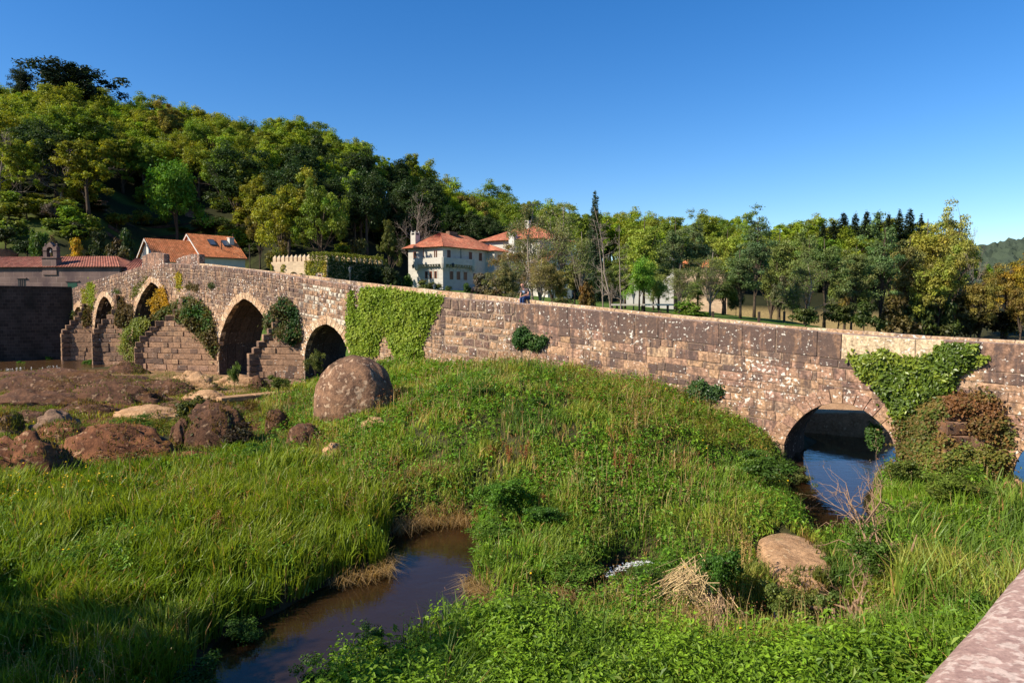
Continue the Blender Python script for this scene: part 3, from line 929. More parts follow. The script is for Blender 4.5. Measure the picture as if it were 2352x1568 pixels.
# stepped cutwaters: courses of blocks on a triangular plan
def apex_L(sm, px):
    lo, hi = 0.0, 14.0
    for _ in range(40):
        m_ = (lo + hi) / 2
        if project(bpt(sm, m_, 2.0))[0] > px: lo = m_
        else: hi = m_
    return lo
def cutwater(s0, s1, steps, base_z, label=None, tint=(1, 1, 1), Lz=None, skew=1.4):
    """steps: (px, py) of the apex edge from the bottom ledge up; s0 right foot, s1 left foot"""
    sm = (s0 + s1) / 2; hw0 = abs(s1 - s0) / 2; sa_p = sm + skew * hw0
    prof = []
    for px, py in steps:
        L = max(apex_L(sa_p, px), .15)
        P = bpt(sa_p, L, 0)
        d = ray(px, py)
        prof.append((L, float(H + d[2] * P[1] / d[1])))
    if Lz: prof = Lz
    L0 = prof[0][0]
    mb = MB()
    z = base_z
    while z < prof[-1][1]:
        h = rb.uniform(.34, .44)
        L = L0
        for (l_, z_) in prof:
            if z + h * .6 > z_: L = l_ if l_ < L else L
        # between the listed ledges the apex steps back one course at a time
        zs_ = [p[1] for p in prof]; ls_ = [p[0] for p in prof]
        if z + h > zs_[0] + .02: L = float(np.interp(z + h * .5, zs_, ls_))
        hw = hw0 * (.30 + .70 * L / L0)
        A = np.array((sm - hw, 0.0)); T = np.array((sm + skew * hw, L)); B = np.array((sm + hw, 0.0))
        inset = .05
        mb.prism([bpt(*p, z) for p in (A, T - (0, inset * 2), B)], [bpt(*p, z + h - .02) for p in (A, T - (0, inset * 2), B)], (*MID, .35))
        for P, Q in ((A, T), (T, B)):
            ln = np.linalg.norm(Q - P); u = (Q - P) / ln
            nrm = np.array((-u[1], u[0]))
            if nrm @ (np.array((sm, .0)) - P) > 0: nrm = -nrm
            n_ = max(1, int(round(ln / rb.uniform(.6, .95))))
            cuts = [0] + sorted((i + rb.uniform(-.2, .2)) / n_ * ln for i in range(1, n_)) + [ln]
            for c0, c1 in zip(cuts[:-1], cuts[1:]):
                o = rb.uniform(-.09, .04)
                if z > base_z + 1.4 and rb.random() < .10: continue
                a = P + u * (c0 + .01) + nrm * o; b = P + u * (c1 - .01) + nrm * o
                ai = a - nrm * .5; bi = b - nrm * .5
                c = lerp3(LIGHT, MID, rb.random())
                if rb.random() < .25: c = lerp3(c, DARK, .6)
                if z < .9 + base_z: c = lerp3(c, (.36, .22, .15), .7)
                c = tuple(c[i] * tint[i] for i in range(3))
                zz0, zz1 = z + .008, z + h - .008 + rb.uniform(-.06, .02)
                mb.hexa([bpt(*a, zz0), bpt(*b, zz0), bpt(*bi, zz0), bpt(*ai, zz0), bpt(*a, zz1), bpt(*b, zz1), bpt(*bi, zz1), bpt(*ai, zz1)], (*c, rb.uniform(.45, .98)))
        z += h
    o = mb.build("cutwater", M['pier'], bridge, bevel=.022)
    if label: o["label"] = label
    return sm, prof, hw0, skew
CW = {}
CW['A'] = cutwater(ARCHES[1][0][-1] + .15, ARCHES[2][0][0] - .15, [Z3(357, 1290), Z3(388, 1230), Z3(420, 1165), Z3(452, 1105), Z3(485, 1045), Z3(560, 940), Z3(640, 860)], .2)
CW['B'] = cutwater(ARCHES[2][0][-1] + .15, ARCHES[3][0][0] - .1, [Z2(1140, 1205), Z2(1165, 1150), Z2(1190, 1115), Z2(1265, 1005), Z2(1330, 950), Z2(1440, 860), Z2(1560, 830)], .4)
CW['C'] = cutwater(ARCHES[3][0][-1] + .15, ARCHES[4][0][0] - .1, [Z2(778, 1085), Z2(815, 1040), Z2(845, 1000), Z2(865, 970), Z2(900, 930), Z2(950, 870), Z2(1020, 800)], .2)
CW['D'] = cutwater(ARCHES[4][0][-1] + .15, ARCHES[5][0][0] - .1, [Z2(515, 1085), Z2(542, 1050), Z2(585, 1000), Z2(630, 945), Z2(670, 895), Z2(705, 870)], .2)
CW['E'] = cutwater(s7 + .1, ARCHES[0][0][0] - .1, [], -.1, Lz=[(1.5, 1.0), (1.25, 1.6), (.95, 2.2), (.6, 2.7), (.3, 3.1)], skew=.1, tint=(.75, .62, .5))

def on_pier(key, extra=.0):
    """how far the pier stands out of the bridge face at (s, z)"""
    sm, prof, hw0, skew = CW[key]
    zs_ = [p[1] for p in prof]; ls_ = [p[0] for p in prof]; L0 = ls_[0]
    def f(s, z):
        L = np.interp(z, zs_, ls_, right=0.0); hw = hw0 * (.30 + .70 * L / L0); ap = sm + skew * hw
        a = np.where(s < ap, (s - (sm - hw)) / np.maximum(ap - sm + hw, .05), ((sm + hw) - s) / np.maximum(sm + hw - ap, .05))
        return np.clip(L * np.clip(a, 0, 1), 0, None) + extra
    return f
# ------------------------------------------------------------------ stone parapet in front of the camera
pd = np.array((.733, .68)); pn = np.array((.68, -.733))      # along the wall, and to its road side
p0 = at_z(2108, 1568, H - .76)[:2]
def npt(s_, o_, z_):
    q = p0 + pd * s_ + pn * o_
    return np.array((q[0], q[1], z_))
nw = thing("parapet_wall", npt(2, .2, .8), "pink granite parapet close to the camera at the lower right", "wall")
mb = MB(); ng = 150
Vn = []; Fn = []
prof = [(-.02, -.75), (-.022, -.30), (-.018, -.10), (-.004, -.028), (.022, -.006), (.08, .004), (.16, .008), (.26, .006), (.36, .0), (.42, -.012), (.45, -.05), (.452, -.30), (.452, -.75)]
sa = np.concatenate((np.arange(-1.2, 3.2, .03), np.arange(3.2, 26.5, .35)))
for s_ in sa:
    for k, (o_, dz) in enumerate(prof):
        wv = (vnoise(np.array([s_ * 1.6 + k * .4]), np.array([o_ * 3.0]), 77)[0] - .5) * .014 + (vnoise(np.array([s_ * 14.0]), np.array([k * .9]), 78)[0] - .5) * .004
        zt_ = H - .76 - .032 * max(0, s_ - 2) if s_ > 2 else H - .76
        Vn.append(npt(s_, o_ - wv * .6, zt_ + dz + wv * .6))
m_ = len(prof)
for i in range(len(sa) - 1):
    for k in range(m_ - 1):
        Fn.append((i * m_ + k, i * m_ + k + 1, (i + 1) * m_ + k + 1, (i + 1) * m_ + k))
mesh_np("coping", np.array(Vn), np.array(Fn)[:, ::-1], M['parapet'], None, True, nw)
mb = MB()
for a_, b_ in ((-1.2, 8.0), (8.0, 17.0), (17.0, 26.3)):
    mb.hexa([npt(a_, 0, -.2), npt(b_, 0, -.2), npt(b_, .44, -.2), npt(a_, .44, -.2), npt(a_, 0, H - 1.52), npt(b_, 0, H - 1.52 - .032 * max(0, b_ - 2)), npt(b_, .44, H - 1.52 - .032 * max(0, b_ - 2)), npt(a_, .44, H - 1.52)], (1, 1, 1))
mb.build("wall_base", M['parapet'], nw)
# deck the photographer stands on
dk = MB()
dk.hexa([npt(-1.2, .46, H - 1.9), npt(26, .46, H - 2.6), npt(26, 4.5, H - 2.6), npt(-1.2, 4.5, H - 1.9), npt(-1.2, .46, H - 1.68), npt(26, .46, H - 2.4), npt(26, 4.5, H - 2.4), npt(-1.2, 4.5, H - 1.68)], (.3, .24, .19))
tag(dk.build("road", m_plain("road_paving", (.28, .23, .19), .95, .2, 3, .3)), "paved roadway beside the near parapet", kind="structure")
# ------------------------------------------------------------------ buildings beyond the bridge
def tile_plane(mb, A, B, C, D, pitch=.30, rib_h=.05, step=2):
    """tiled roof slope: A,B eave corners (left,right), D,C ridge corners (left,right); modelled barrel ribs running up the slope"""
    A, B, C, D = [np.asarray(p, float) for p in (A, B, C, D)]
    nrm = np.cross(B - A, (C + D) / 2 - (A + B) / 2); nrm /= np.linalg.norm(nrm)
    if nrm[2] < 0: nrm = -nrm
    L = max(np.linalg.norm(B - A), np.linalg.norm(C - D))
    n = max(2, int(L / pitch)) * 4
    rows = 5
    base = len(mb.v)
    for i in range(n + 1):
        u = i / n
        e = A + (B - A) * u; r = D + (C - D) * u
        h = rib_h * (.5 + .5 * math.cos(i * math.pi / 2))
        for k in range(rows + 1):
            t = k / rows
            mb.v.append(tuple(e + (r - e) * t + nrm * h)); mb.c.append((1, 1, 1, 0))
    for i in range(n):
        for k in range(rows):
            a = base + i * (rows + 1) + k
            mb.f.append((a, a + rows + 1, a + rows + 2, a + 1))
def tile_tri(mb, A, B, P):
    """tiled hip end, ribs run up from the eave A-B to the point P"""
    A, B, P = [np.asarray(p, float) for p in (A, B, P)]
    tile_plane(mb, A, B, P + (B - A) * .004, P - (B - A) * .004)

def wall_box(fr, x0, x1, y0, y1, z0, z1): 
    mb = MB(); mb.box((x0, y0, z0), (x1, y1, z1), fr=fr); return mb

def window(parent, fr, x, y, z, w_, h_, face='x', name="window", frame=True, shutters=False):
    """opening on a wall of frame fr. face 'x': wall along local x looking to -y; face 'y': wall along local y looking to +x"""
    def q(u, d, v):                     # u along, d out of the wall, v up
        return fr(x + u, y - d, z + v) if face == 'x' else fr(x + d, y + u, z + v)
    def bx(mb, u0, u1, d0, d1, v0, v1):
        mb.hexa([q(u0, d0, v0), q(u1, d0, v0), q(u1, d1, v0), q(u0, d1, v0), q(u0, d0, v1), q(u1, d0, v1), q(u1, d1, v1), q(u0, d1, v1)])
    wd = MB(); bx(wd, -w_ / 2, w_ / 2, -.05, .012, 0, h_)
    o = wd.build(name, M['dark'], parent)
    if frame:
        f = MB(); t_ = .09 if not shutters else w_ * .22
        bx(f, -w_ / 2, -w_ / 2 + t_, .014, .05, 0, h_); bx(f, w_ / 2 - t_, w_ / 2, .014, .05, 0, h_)
        bx(f, -w_ / 2 + t_, w_ / 2 - t_, .014, .046, h_ - .08, h_)
        if not shutters: bx(f, -.03, .03, .014, .048, 0, h_ - .08)
        f.build("shutter" if shutters else "frame", M['wood'], o)
    return o

# ---- pale stone manor with red roofs
Yc = 112.0
c0 = at_y(1017.6, 665, Yc)
AL = math.radians(-35)          # lit face runs to the left and away from the corner
FA = Frame(c0, math.radians(180 - 35))     # local x: along the lit left face away from the corner ; local y: back along the shaded face
# a second frame whose x runs along the shaded right face
def man(u, v, z): return c0 + np.array((-math.cos(R(35)) * u + math.sin(R(35)) * v, math.sin(R(35)) * u + math.cos(R(35)) * v, z))
manor = thing("manor_house", man(4, 7, 0), "pale stone manor with red tiled hip roofs, corner balcony and arched windows", "house")
class MF:
    def __init__(s, f): s.f = f
    def __call__(s, x, y, z): return s.f(x, y, z)
# local: x to the right in the picture along the lit face (corner at x=0, runs negative), y inward
lit = MF(lambda x, y, z: man(-x, y, z))          # face 'x' at y=0 looks out of the lit face
shd = MF(lambda x, y, z: man(-x, y, z))          # face 'y' at x=0 looks out of the shaded face
LW, LD, HH = 7.7, 15.0, 6.95
mb = MB()
mb.hexa([man(0, 0, -1), man(LW, 0, -1), man(LW, LD, -1), man(0, LD, -1), man(0, 0, HH), man(LW, 0, HH), man(LW, LD, HH), man(0, LD, HH)])
mb.hexa([man(-1.6, 12.0, -1), man(-.002, 12.0, -1), man(-.002, 15.5, -1), man(-1.6, 15.5, -1), man(-1.6, 12.0, HH - .1), man(-.002, 12.0, HH - .1), man(-.002, 15.5, HH - .1), man(-1.6, 15.5, HH - .1)])
mb.build("wall", M['manor'], manor)
rf = MB(); ov = .75; ze, zr = HH + .02, HH + 2.75
e00, e10, e11, e01 = man(-ov, -ov, ze), man(LW + ov, -ov, ze), man(LW + ov, LD + ov, ze), man(-ov, LD + ov, ze)
r0, r1 = man(LW / 2, LW / 2, zr), man(LW / 2, LD - LW / 2, zr)
tile_tri(rf, e10, e00, r0); tile_plane(rf, e00, e01, r1, r0); tile_tri(rf, e01, e11, r1); tile_plane(rf, e11, e10, r0, r1)
rf.poly([e00, e10, e11, e01])
# small hipped roof of the end wing
w00, w10, w11, w01 = man(-2.3, 11.4, ze - .05), man(.6, 11.4, ze - .05), man(.6, 16.2, ze - .05), man(-2.3, 16.2, ze - .05)
wr = man(.9, 13.8, ze + 1.3)
tile_tri(rf, w10, w00, wr); tile_tri(rf, w00, w01, wr); rf.poly([w00, w10, w11, w01])
roof = rf.build("roof", M['tile_manor'], manor)
for (u, v, hw, z0_, z1_) in ((7.0, 1.0, .55, HH - .3, HH + 2.75),):
    mb = MB()
    mb.hexa([man(u - hw, v - hw, z0_), man(u + hw, v - hw, z0_), man(u + hw, v + hw, z0_), man(u - hw, v + hw, z0_), man(u - hw, v - hw, z1_), man(u + hw, v - hw, z1_), man(u + hw, v + hw, z1_), man(u - hw, v + hw, z1_)])
    for a_ in (-1, 1):
        for b_ in (-1, 1):
            mb.lathe(man(u + a_ * .42, v + b_ * .42, z1_), [(.12, 0), (.13, .12), (.02, .3)], 6)
    ch = mb.build("chimney", M['manor'], roof)
    for s_ in (0, 1):
        mb = MB()
        q = lambda a, b, z, s_=s_: man(u + a, v - hw - .012 + b, z) if s_ == 0 else man(u - hw - .012 + b, v + a, z)
        mb.hexa([q(-.33, 0, z1_ - .42), q(.33, 0, z1_ - .42), q(.33, .01, z1_ - .42), q(-.33, .01, z1_ - .42), q(-.33, 0, z1_ - .1), q(.33, 0, z1_ - .1), q(.33, .01, z1_ - .1), q(-.33, .01, z1_ - .1)])
        mb.build("flue_opening", M['dark'], ch)
mb = MB()
a_ = man(LW / 2, 7.0, zr - .1)
mb.hexa([man(LW / 2 - .4, 5.8, zr - .1), man(LW / 2 + .4, 5.8, zr - .1), man(LW / 2 + .4, 8.0, zr - .1), man(LW / 2 - .4, 8.0, zr - .1), man(LW / 2 - .4, 5.8, zr + .45), man(LW / 2 + .4, 5.8, zr + .45), man(LW / 2 + .4, 8.0, zr + .45), man(LW / 2 - .4, 8.0, zr + .45)])
mb.build("chimney", M['grey_rock'], roof)
# corner balcony: solid parapet wrapping both faces with small round turrets at its ends
zb0, zb1, out = 4.15, 5.2, .8
bal = MB()
bal.hexa([man(-out, -out, zb0), man(5.4, -out, zb0), man(5.4, -out + .2, zb0), man(-out, -out + .2, zb0), man(-out, -out, zb1), man(5.4, -out, zb1), man(5.4, -out + .2, zb1), man(-out, -out + .2, zb1)])
bal.hexa([man(-out, -out + .21, zb0), man(-out + .2, -out + .21, zb0), man(-out + .2, 7.3, zb0), man(-out, 7.3, zb0), man(-out, -out + .21, zb1), man(-out + .2, -out + .21, zb1), man(-out + .2, 7.3, zb1), man(-out, 7.3, zb1)])
bal.hexa([man(-out + .21, -out + .21, zb0), man(5.4, -out + .21, zb0), man(5.4, -.01, zb0), man(-out + .21, -.01, zb0), man(-out + .21, -out + .21, zb0 + .15), man(5.4, -out + .21, zb0 + .15), man(5.4, -.01, zb0 + .15), man(-out + .21, -.01, zb0 + .15)])
bal.hexa([man(-out + .21, 0, zb0), man(-.01, 0, zb0), man(-.01, 7.3, zb0), man(-out + .21, 7.3, zb0), man(-out + .21, 0, zb0 + .15), man(-.01, 0, zb0 + .15), man(-.01, 7.3, zb0 + .15), man(-out + .21, 7.3, zb0 + .15)])
balc = bal.build("balcony", M['manor'], manor)
for u, v in ((5.3, -.55), (-.5, -.5), (-.55, 7.3)):
    t_ = MB(); t_.lathe(man(u, v, zb0 - 1.0), [(.12, 0), (.34, .35), (.42, .6), (.52, 1.0), (.55, 2.06), (.5, 2.08)], 14)
    t_.build("corner_turret", M['manor'], balc, smooth=False)
for k in range(9):
    t_ = MB(); u = .5 + k * .55
    t_.hexa([man(u, -.6, zb0 - .32), man(u + .24, -.6, zb0 - .32), man(u + .24, -.01, zb0 - .5), man(u, -.01, zb0 - .5), man(u, -.72, zb0 - .005), man(u + .24, -.72, zb0 - .005), man(u + .24, -.01, zb0 - .005), man(u, -.01, zb0 - .005)])
    t_.build("corbel", M['manor'], balc)
for k in range(9):
    t_ = MB(); v = .8 + k * .7
    t_.hexa([man(-.6, v, zb0 - .32), man(-.01, v, zb0 - .5), man(-.01, v + .24, zb0 - .5), man(-.6, v + .24, zb0 - .32), man(-.72, v, zb0 - .005), man(-.01, v, zb0 - .005), man(-.01, v + .24, zb0 - .005), man(-.72, v + .24, zb0 - .005)])
    t_.build("corbel", M['manor'], balc)
LF = MF(lambda x, y, z: man(-x, y, z))
for x_ in (-3.6, -2.62, -1.6):
    window(manor, LF, x_, 0, 1.85, .56, 1.2, 'x', shutters=True)
    t_ = MB()
    arc = [(x_ - .5, 1.85), (x_ - .5, 2.9)] + [(x_ - .5 * math.cos(q), 2.9 + .55 * math.sin(q)) for q in np.linspace(0, math.pi, 9)] + [(x_ + .5, 2.9), (x_ + .5, 1.85)]
    for (a1, b1), (a2, b2) in zip(arc[:-1], arc[1:]):
        t_.tube([LF(a1, -.02, b1), LF(a2, -.02, b2)], .055, 5)
    t_.build("arch_moulding", M['manor'], manor)
window(manor, LF, -6.2, 0, 5.25, .62, 1.15, 'x', shutters=True)
window(manor, LF, -1.75, 0, 5.3, .22, 1.1, 'x', frame=True, shutters=True); window(manor, LF, -1.35, 0, 5.3, .22, 1.1, 'x', shutters=True)
for y_ in (2.15, 3.95, 5.8):
    window(manor, LF, 0, y_, 1.7, .85, 1.35, 'y')
    t_ = MB()
    for q0, q1 in zip(np.linspace(0, math.pi, 9)[:-1], np.linspace(0, math.pi, 9)[1:]):
        t_.tube([LF(.03, y_ - .62 * math.cos(q0), 3.0 + .6 * math.sin(q0)), LF(.03, y_ - .62 * math.cos(q1), 3.0 + .6 * math.sin(q1))], .06, 5)
    t_.build("arch_moulding", M['manor'], manor)
for y_ in (8.4, 9.6, 10.9): window(manor, LF, 0, y_, 1.4, .75, 1.5, 'y')
for y_ in (1.5, 7.2, 10.0): window(manor, LF, 0, y_, 5.15, .8, 1.35, 'y')
window(manor, LF, 1.602 - .0, 13.4, 5.0, .8, 1.3, 'y')
for x_ in (-4.2,):
    t_ = MB(); t_.tube([LF(x_, -.06, 5.3), LF(x_, -.06, HH)], .05, 5); t_.build("downpipe", M['wood'], manor)
t_ = MB(); t_.tube([LF(.06, 4.6, 5.3), LF(.06, 4.6, HH)], .05, 5); t_.build("downpipe", M['iron'], manor)
# outside stair with pale handrail wall
st = MB()
st.hexa([man(-1.0, 5.8, -1), man(-1.3, 5.8, -1), man(-1.3, 10.0, -1), man(-1.0, 10.0, -1), man(-1.0, 5.8, -.4), man(-1.3, 5.8, -.4), man(-1.3, 10.0, 1.7), man(-1.0, 10.0, 1.7)])
st.build("stair_wall", M['white'], manor)
def wall_lantern(fr_pts, label, group=None):
    base, arm = fr_pts
    o = thing("wall_lantern", base, label, "lantern", group)
    a = MB(); a.tube([base, (np.array(base) + arm) / 2 + (0, 0, .12), arm], .035, 6); a.build("bracket", M['iron'], o)
    b = MB(); b.lathe(np.array(arm) - (0, 0, .55), [(.05, 0), (.12, .04), (.2, .45), (.24, .47), (.1, .66), (.02, .78)], 8); b.build("lamp_head", M['iron'], o)
    return o
wall_lantern((man(5.9, -.02, 4.2), man(5.9, -.75, 4.1)), "black iron lantern on the sunlit face of the pale manor", "lanterns on the manor walls")
wall_lantern((man(-.02, 1.4, 3.9), man(-1.0, 1.4, 4.2)), "black iron lantern on the shaded face of the pale manor", "lanterns on the manor walls")

# ---- taller rear block of the manor, its own roof over the trees
tw = thing("rear_house", man(-1, 22, 0), "taller house behind the manor with a red hip roof and tall white chimney", "house")
TX0, TX1, TY0, TY1, TH = -7.5, 5.5, 17.5, 29.5, 9.2
mb = MB(); mb.hexa([man(TX0, TY0, -1), man(TX1, TY0, -1), man(TX1, TY1, -1), man(TX0, TY1, -1), man(TX0, TY0, TH), man(TX1, TY0, TH), man(TX1, TY1, TH), man(TX0, TY1, TH)])
mb.build("wall", M['manor'], tw)
rf = MB()
e = [man(TX0 - .8, TY0 - .8, TH), man(TX1 + .8, TY0 - .8, TH), man(TX1 + .8, TY1 + .8, TH), man(TX0 - .8, TY1 + .8, TH)]
r0, r1 = man(-3.0, 23.0, TH + 3.0), man(1.0, 24.0, TH + 3.0)
tile_plane(rf, e[1], e[0], r0, r1); tile_tri(rf, e[0], e[3], r0); tile_plane(rf, e[3], e[2], r1, r0); tile_tri(rf, e[2], e[1], r1); rf.poly(e)
roof = rf.build("roof", M['tile_manor'], tw)
for (u, v, a_, z0_, z1_, nm) in ((-1.6, 22.6, .45, TH + 2.2, TH + 4.0, 'manor'), (-2.2, 16.9, .58, -1, TH + 1.25, 'white')):
    mb = MB(); mb.hexa([man(u - a_, v - a_, z0_), man(u + a_, v - a_, z0_), man(u + a_, v + a_, z0_), man(u - a_, v + a_, z0_), man(u - a_, v - a_, z1_), man(u + a_, v - a_, z1_), man(u + a_, v + a_, z1_), man(u - a_, v + a_, z1_)])
    ch = mb.build("chimney", M[nm], roof)
    mb = MB(); mb.hexa([man(u - .25, v - a_ - .012, z1_ - .45), man(u + .25, v - a_ - .012, z1_ - .45), man(u + .25, v - a_, z1_ - .45), man(u - .25, v - a_, z1_ - .45), man(u - .25, v - a_ - .012, z1_ - .15), man(u + .25, v - a_ - .012, z1_ - .15), man(u + .25, v - a_, z1_ - .15), man(u - .25, v - a_, z1_ - .15)])
    mb.build("flue_opening", M['dark'], ch)
for y_ in (20, 23, 26): window(tw, LF, 7.5, y_, 5.6, 1.0, 1.4, 'y')
for x_ in (-3.5, -.5, 4.5): window(tw, LF, x_, TY0, 6.3, .9, 1.2, 'x')
an = thing("tv_antenna", man(-2.2, 23.4, TH + 2.9), "thin television aerial above the ridge of the rear red roof", "antenna")
mb = MB(); A0 = man(-2.2, 23.4, TH + 2.6); mb.tube([A0, A0 + (0, 0, 4.6)], .05, 5); mb.build("mast", M['iron'], an)
mb = MB()
mb.tube([A0 + (-1.2, 0, 4.3), A0 + (1.4, .2, 4.55)], .05, 5)
for k in range(7): 
    c_ = A0 + (-1.1 + k * .38, 0, 4.31 + k * .037); mb.tube([c_ - (0, .2, .35), c_ + (0, .2, .35)], .035, 4)
mb.build("aerial", M['iron'], an)

# ---- orange roofed house in two stepped wings
def gable_house(name, label, gpx, gY, ang, ln, wd, zeave, zridge, floor, mats, ov=.35):
    """gable looks to local -x ; local x along the ridge; returns frame"""
    o = np.array(((gpx - 1176) / FPX * gY, gY, 0.0))
    return Frame(o, ang)
oh = Frame(np.array(((366 - 1176) / FPX * 96.0, 96.0, 0)), R(50))
gzh = 8.0
orange = thing("orange_roof_house", oh(6, 2, gzh), "white gabled house with new orange tiled roofs in two steps", "house")
def zat(py, Y): return H + (690 - py) / FPX * Y
def wing(x0, x1, y0, y1, ze_, zr_, nm):
    ym = (y0 + y1) / 2
    mb = MB()
    pts = lambda x: [oh(x, y0, gzh - 2), oh(x, y1, gzh - 2), oh(x, y1, ze_), oh(x, ym, zr_), oh(x, y0, ze_)]
    mb.prism(pts(x0), pts(x1)); w_ = mb.build("wall", M['white'], orange)
    rf = MB(); a = .45; sl = (zr_ - ze_) / (ym - y0)
    tile_plane(rf, oh(x0 - a, y0 - a, ze_ - a * sl + .06), oh(x1 + .2, y0 - a, ze_ - a * sl + .06), oh(x1 + .2, ym, zr_ + .06), oh(x0 - a, ym, zr_ + .06), .27, .055)
    tile_plane(rf, oh(x1 + .2, y1 + a, ze_ - a * sl + .06), oh(x0 - a, y1 + a, ze_ - a * sl + .06), oh(x0 - a, ym, zr_ + .06), oh(x1 + .2, ym, zr_ + .06), .27, .055)
    r_ = rf.build("roof", M['tile_new'], orange)
    # pale verge boards
    vb = MB()
    for yy0, yy1, z0_, z1_ in ((y0 - a, ym, ze_ - a * sl, zr_), (y1 + a, ym, ze_ - a * sl, zr_)):
        vb.hexa([oh(x0 - a, yy0, z0_ - .22), oh(x0 - a + .06, yy0, z0_ - .22), oh(x0 - a + .06, yy1, z1_ - .22), oh(x0 - a, yy1, z1_ - .22), oh(x0 - a, yy0, z0_), oh(x0 - a + .06, yy0, z0_), oh(x0 - a + .06, yy1, z1_), oh(x0 - a, yy1, z1_)])
    vb.build("verge", M['white'], r_)
    return w_, r_, sl, ym
Yh = 96.0
w1, r1_, sl1, ym1 = wing(0, 6.18, 0, 6.4, zat(596, Yh), zat(552, Yh + 4), 'l')
w2, r2_, sl2, ym2 = wing(6.2, 12.8, -0.4, 7.6, zat(588, Yh + 5), zat(541, Yh + 8.5), 'r')
# gable glazing
gl = MB()
ze1, zr1 = zat(596, Yh), zat(552, Yh + 4)
for ya, yb in ((1.7, 2.8), (3.6, 4.7)):
    top = lambda y: ze1 + (zr1 - ze1) * (1 - abs(y - 3.2) / 3.2) - .55
    gl.prism([oh(-.03, ya, ze1 - 1.5), oh(-.03, yb, ze1 - 1.5), oh(-.03, yb, top(yb)), oh(-.03, ya, top(ya))], [oh(.02, ya, ze1 - 1.5), oh(.02, yb, ze1 - 1.5), oh(.02, yb, top(yb)), oh(.02, ya, top(ya))])
gl.build("window", M['glass'], orange)
for ux in (8.4, 10.5):
    s_ = MB()
    def rp(x, y, d): 
        z_ = zat(588, Yh + 5) + sl2 * (y + .4) + .06 + d
        return oh(x, y - d * .4, z_)
    s_.hexa([rp(ux, 1.5, .03), rp(ux + 1.0, 1.5, .03), rp(ux + 1.0, 2.6, .03), rp(ux, 2.6, .03), rp(ux, 1.5, .14), rp(ux + 1.0, 1.5, .14), rp(ux + 1.0, 2.6, .14), rp(ux, 2.6, .14)])
    sk = s_.build("skylight", M['iron'], r2_)
    s_ = MB(); s_.quad(rp(ux + .1, 1.6, .146), rp(ux + .9, 1.6, .146), rp(ux + .9, 2.5, .146), rp(ux + .1, 2.5, .146)); s_.build("pane", M['glass'], sk)
c_ = MB(); c_.box((11.6, 1.9, zat(594, Yh + 4) + .5), (12.35, 2.6, zat(548, Yh + 10)), fr=oh); cc_ = c_.build("chimney", M['white'], r2_)
c_ = MB(); c_.box((11.53, 1.83, zat(548, Yh + 10)), (12.42, 2.67, zat(546.5, Yh + 10)), fr=oh); c_.build("cap", M['white'], cc_)
window(orange, oh, 10.6, -.4, zat(606, Yh + 4) - 1.2, 1.3, 1.0, 'x')
gt = MB(); gt.tube([oh(6.0, -.88, zat(591.5, Yh + 5)), oh(13.1, -.88, zat(591.5, Yh + 5))], .07, 6); gt.build("gutter", M['iron'], orange)

# ---- crenellated ivy-clad gatehouse
gY = 84.0
gc_ = at_y(752, 640, gY); gcz = 6.2
gh = thing("battlemented_house", (gc_[0], gc_[1] + 3, gcz), "low battlemented house half covered in yellow-green ivy", "house")
ga = R(180 - 24)                      # lit face runs left and a little away
def gp(u, v, z): return np.array((gc_[0] - math.cos(R(24)) * u + math.sin(R(24)) * v, gc_[1] + math.sin(R(24)) * u + math.cos(R(24)) * v, z))
GL, GD = 8.9, 11.5
gzt = H + (690 - 599) / FPX * gY
# wall with an arched gateway: built from pieces around the opening
def arch_wall(mb, u0, u1, z0_, z1_, ua, r_, zs, v0=0.0, v1=.7):
    mb.hexa([gp(u0, v0, z0_), gp(ua - r_, v0, z0_), gp(ua - r_, v1, z0_), gp(u0, v1, z0_), gp(u0, v0, z1_), gp(ua - r_, v0, z1_), gp(ua - r_, v1, z1_), gp(u0, v1, z1_)])
    mb.hexa([gp(ua + r_, v0, z0_), gp(u1, v0, z0_), gp(u1, v1, z0_), gp(ua + r_, v1, z0_), gp(ua + r_, v0, z1_), gp(u1, v0, z1_), gp(u1, v1, z1_), gp(ua + r_, v1, z1_)])
    A = np.linspace(0, math.pi, 13)
    for a, b in zip(A[:-1], A[1:]):
        ua0, ua1 = ua - r_ * math.cos(a), ua - r_ * math.cos(b); za_, zb_ = zs + r_ * math.sin(a), zs + r_ * math.sin(b)
        mb.hexa([gp(ua0, v0, za_), gp(ua1, v0, zb_), gp(ua1, v1, zb_), gp(ua0, v1, za_), gp(ua0, v0, z1_), gp(ua1, v0, z1_), gp(ua1, v1, z1_), gp(ua0, v1, z1_)])
M['gate'] = m_ashlar("warm_rubble_wall", (.52, .39, .26), (.42, .30, .20), 1.0, .45, .25, .12)
mb = MB(); zs_ = H + (690 - 636) / FPX * gY
arch_wall(mb, 0, GL, gcz - 1.5, gzt, 5.3, .85, zs_ - .15)
mb.hexa([gp(0, .71, gcz - 1.5), gp(.7, .71, gcz - 1.5), gp(.7, GD, gcz - 1.5), gp(0, GD, gcz - 1.5), gp(0, .71, gzt), gp(.7, .71, gzt), gp(.7, GD, gzt), gp(0, GD, gzt)])
mb.hexa([gp(.71, GD - .7, gcz - 1.5), gp(GL, GD - .7, gcz - 1.5), gp(GL, GD, gcz - 1.5), gp(.71, GD, gcz - 1.5), gp(.71, GD - .7, gzt - .01), gp(GL, GD - .7, gzt - .01), gp(GL, GD, gzt - .01), gp(.71, GD, gzt - .01)])
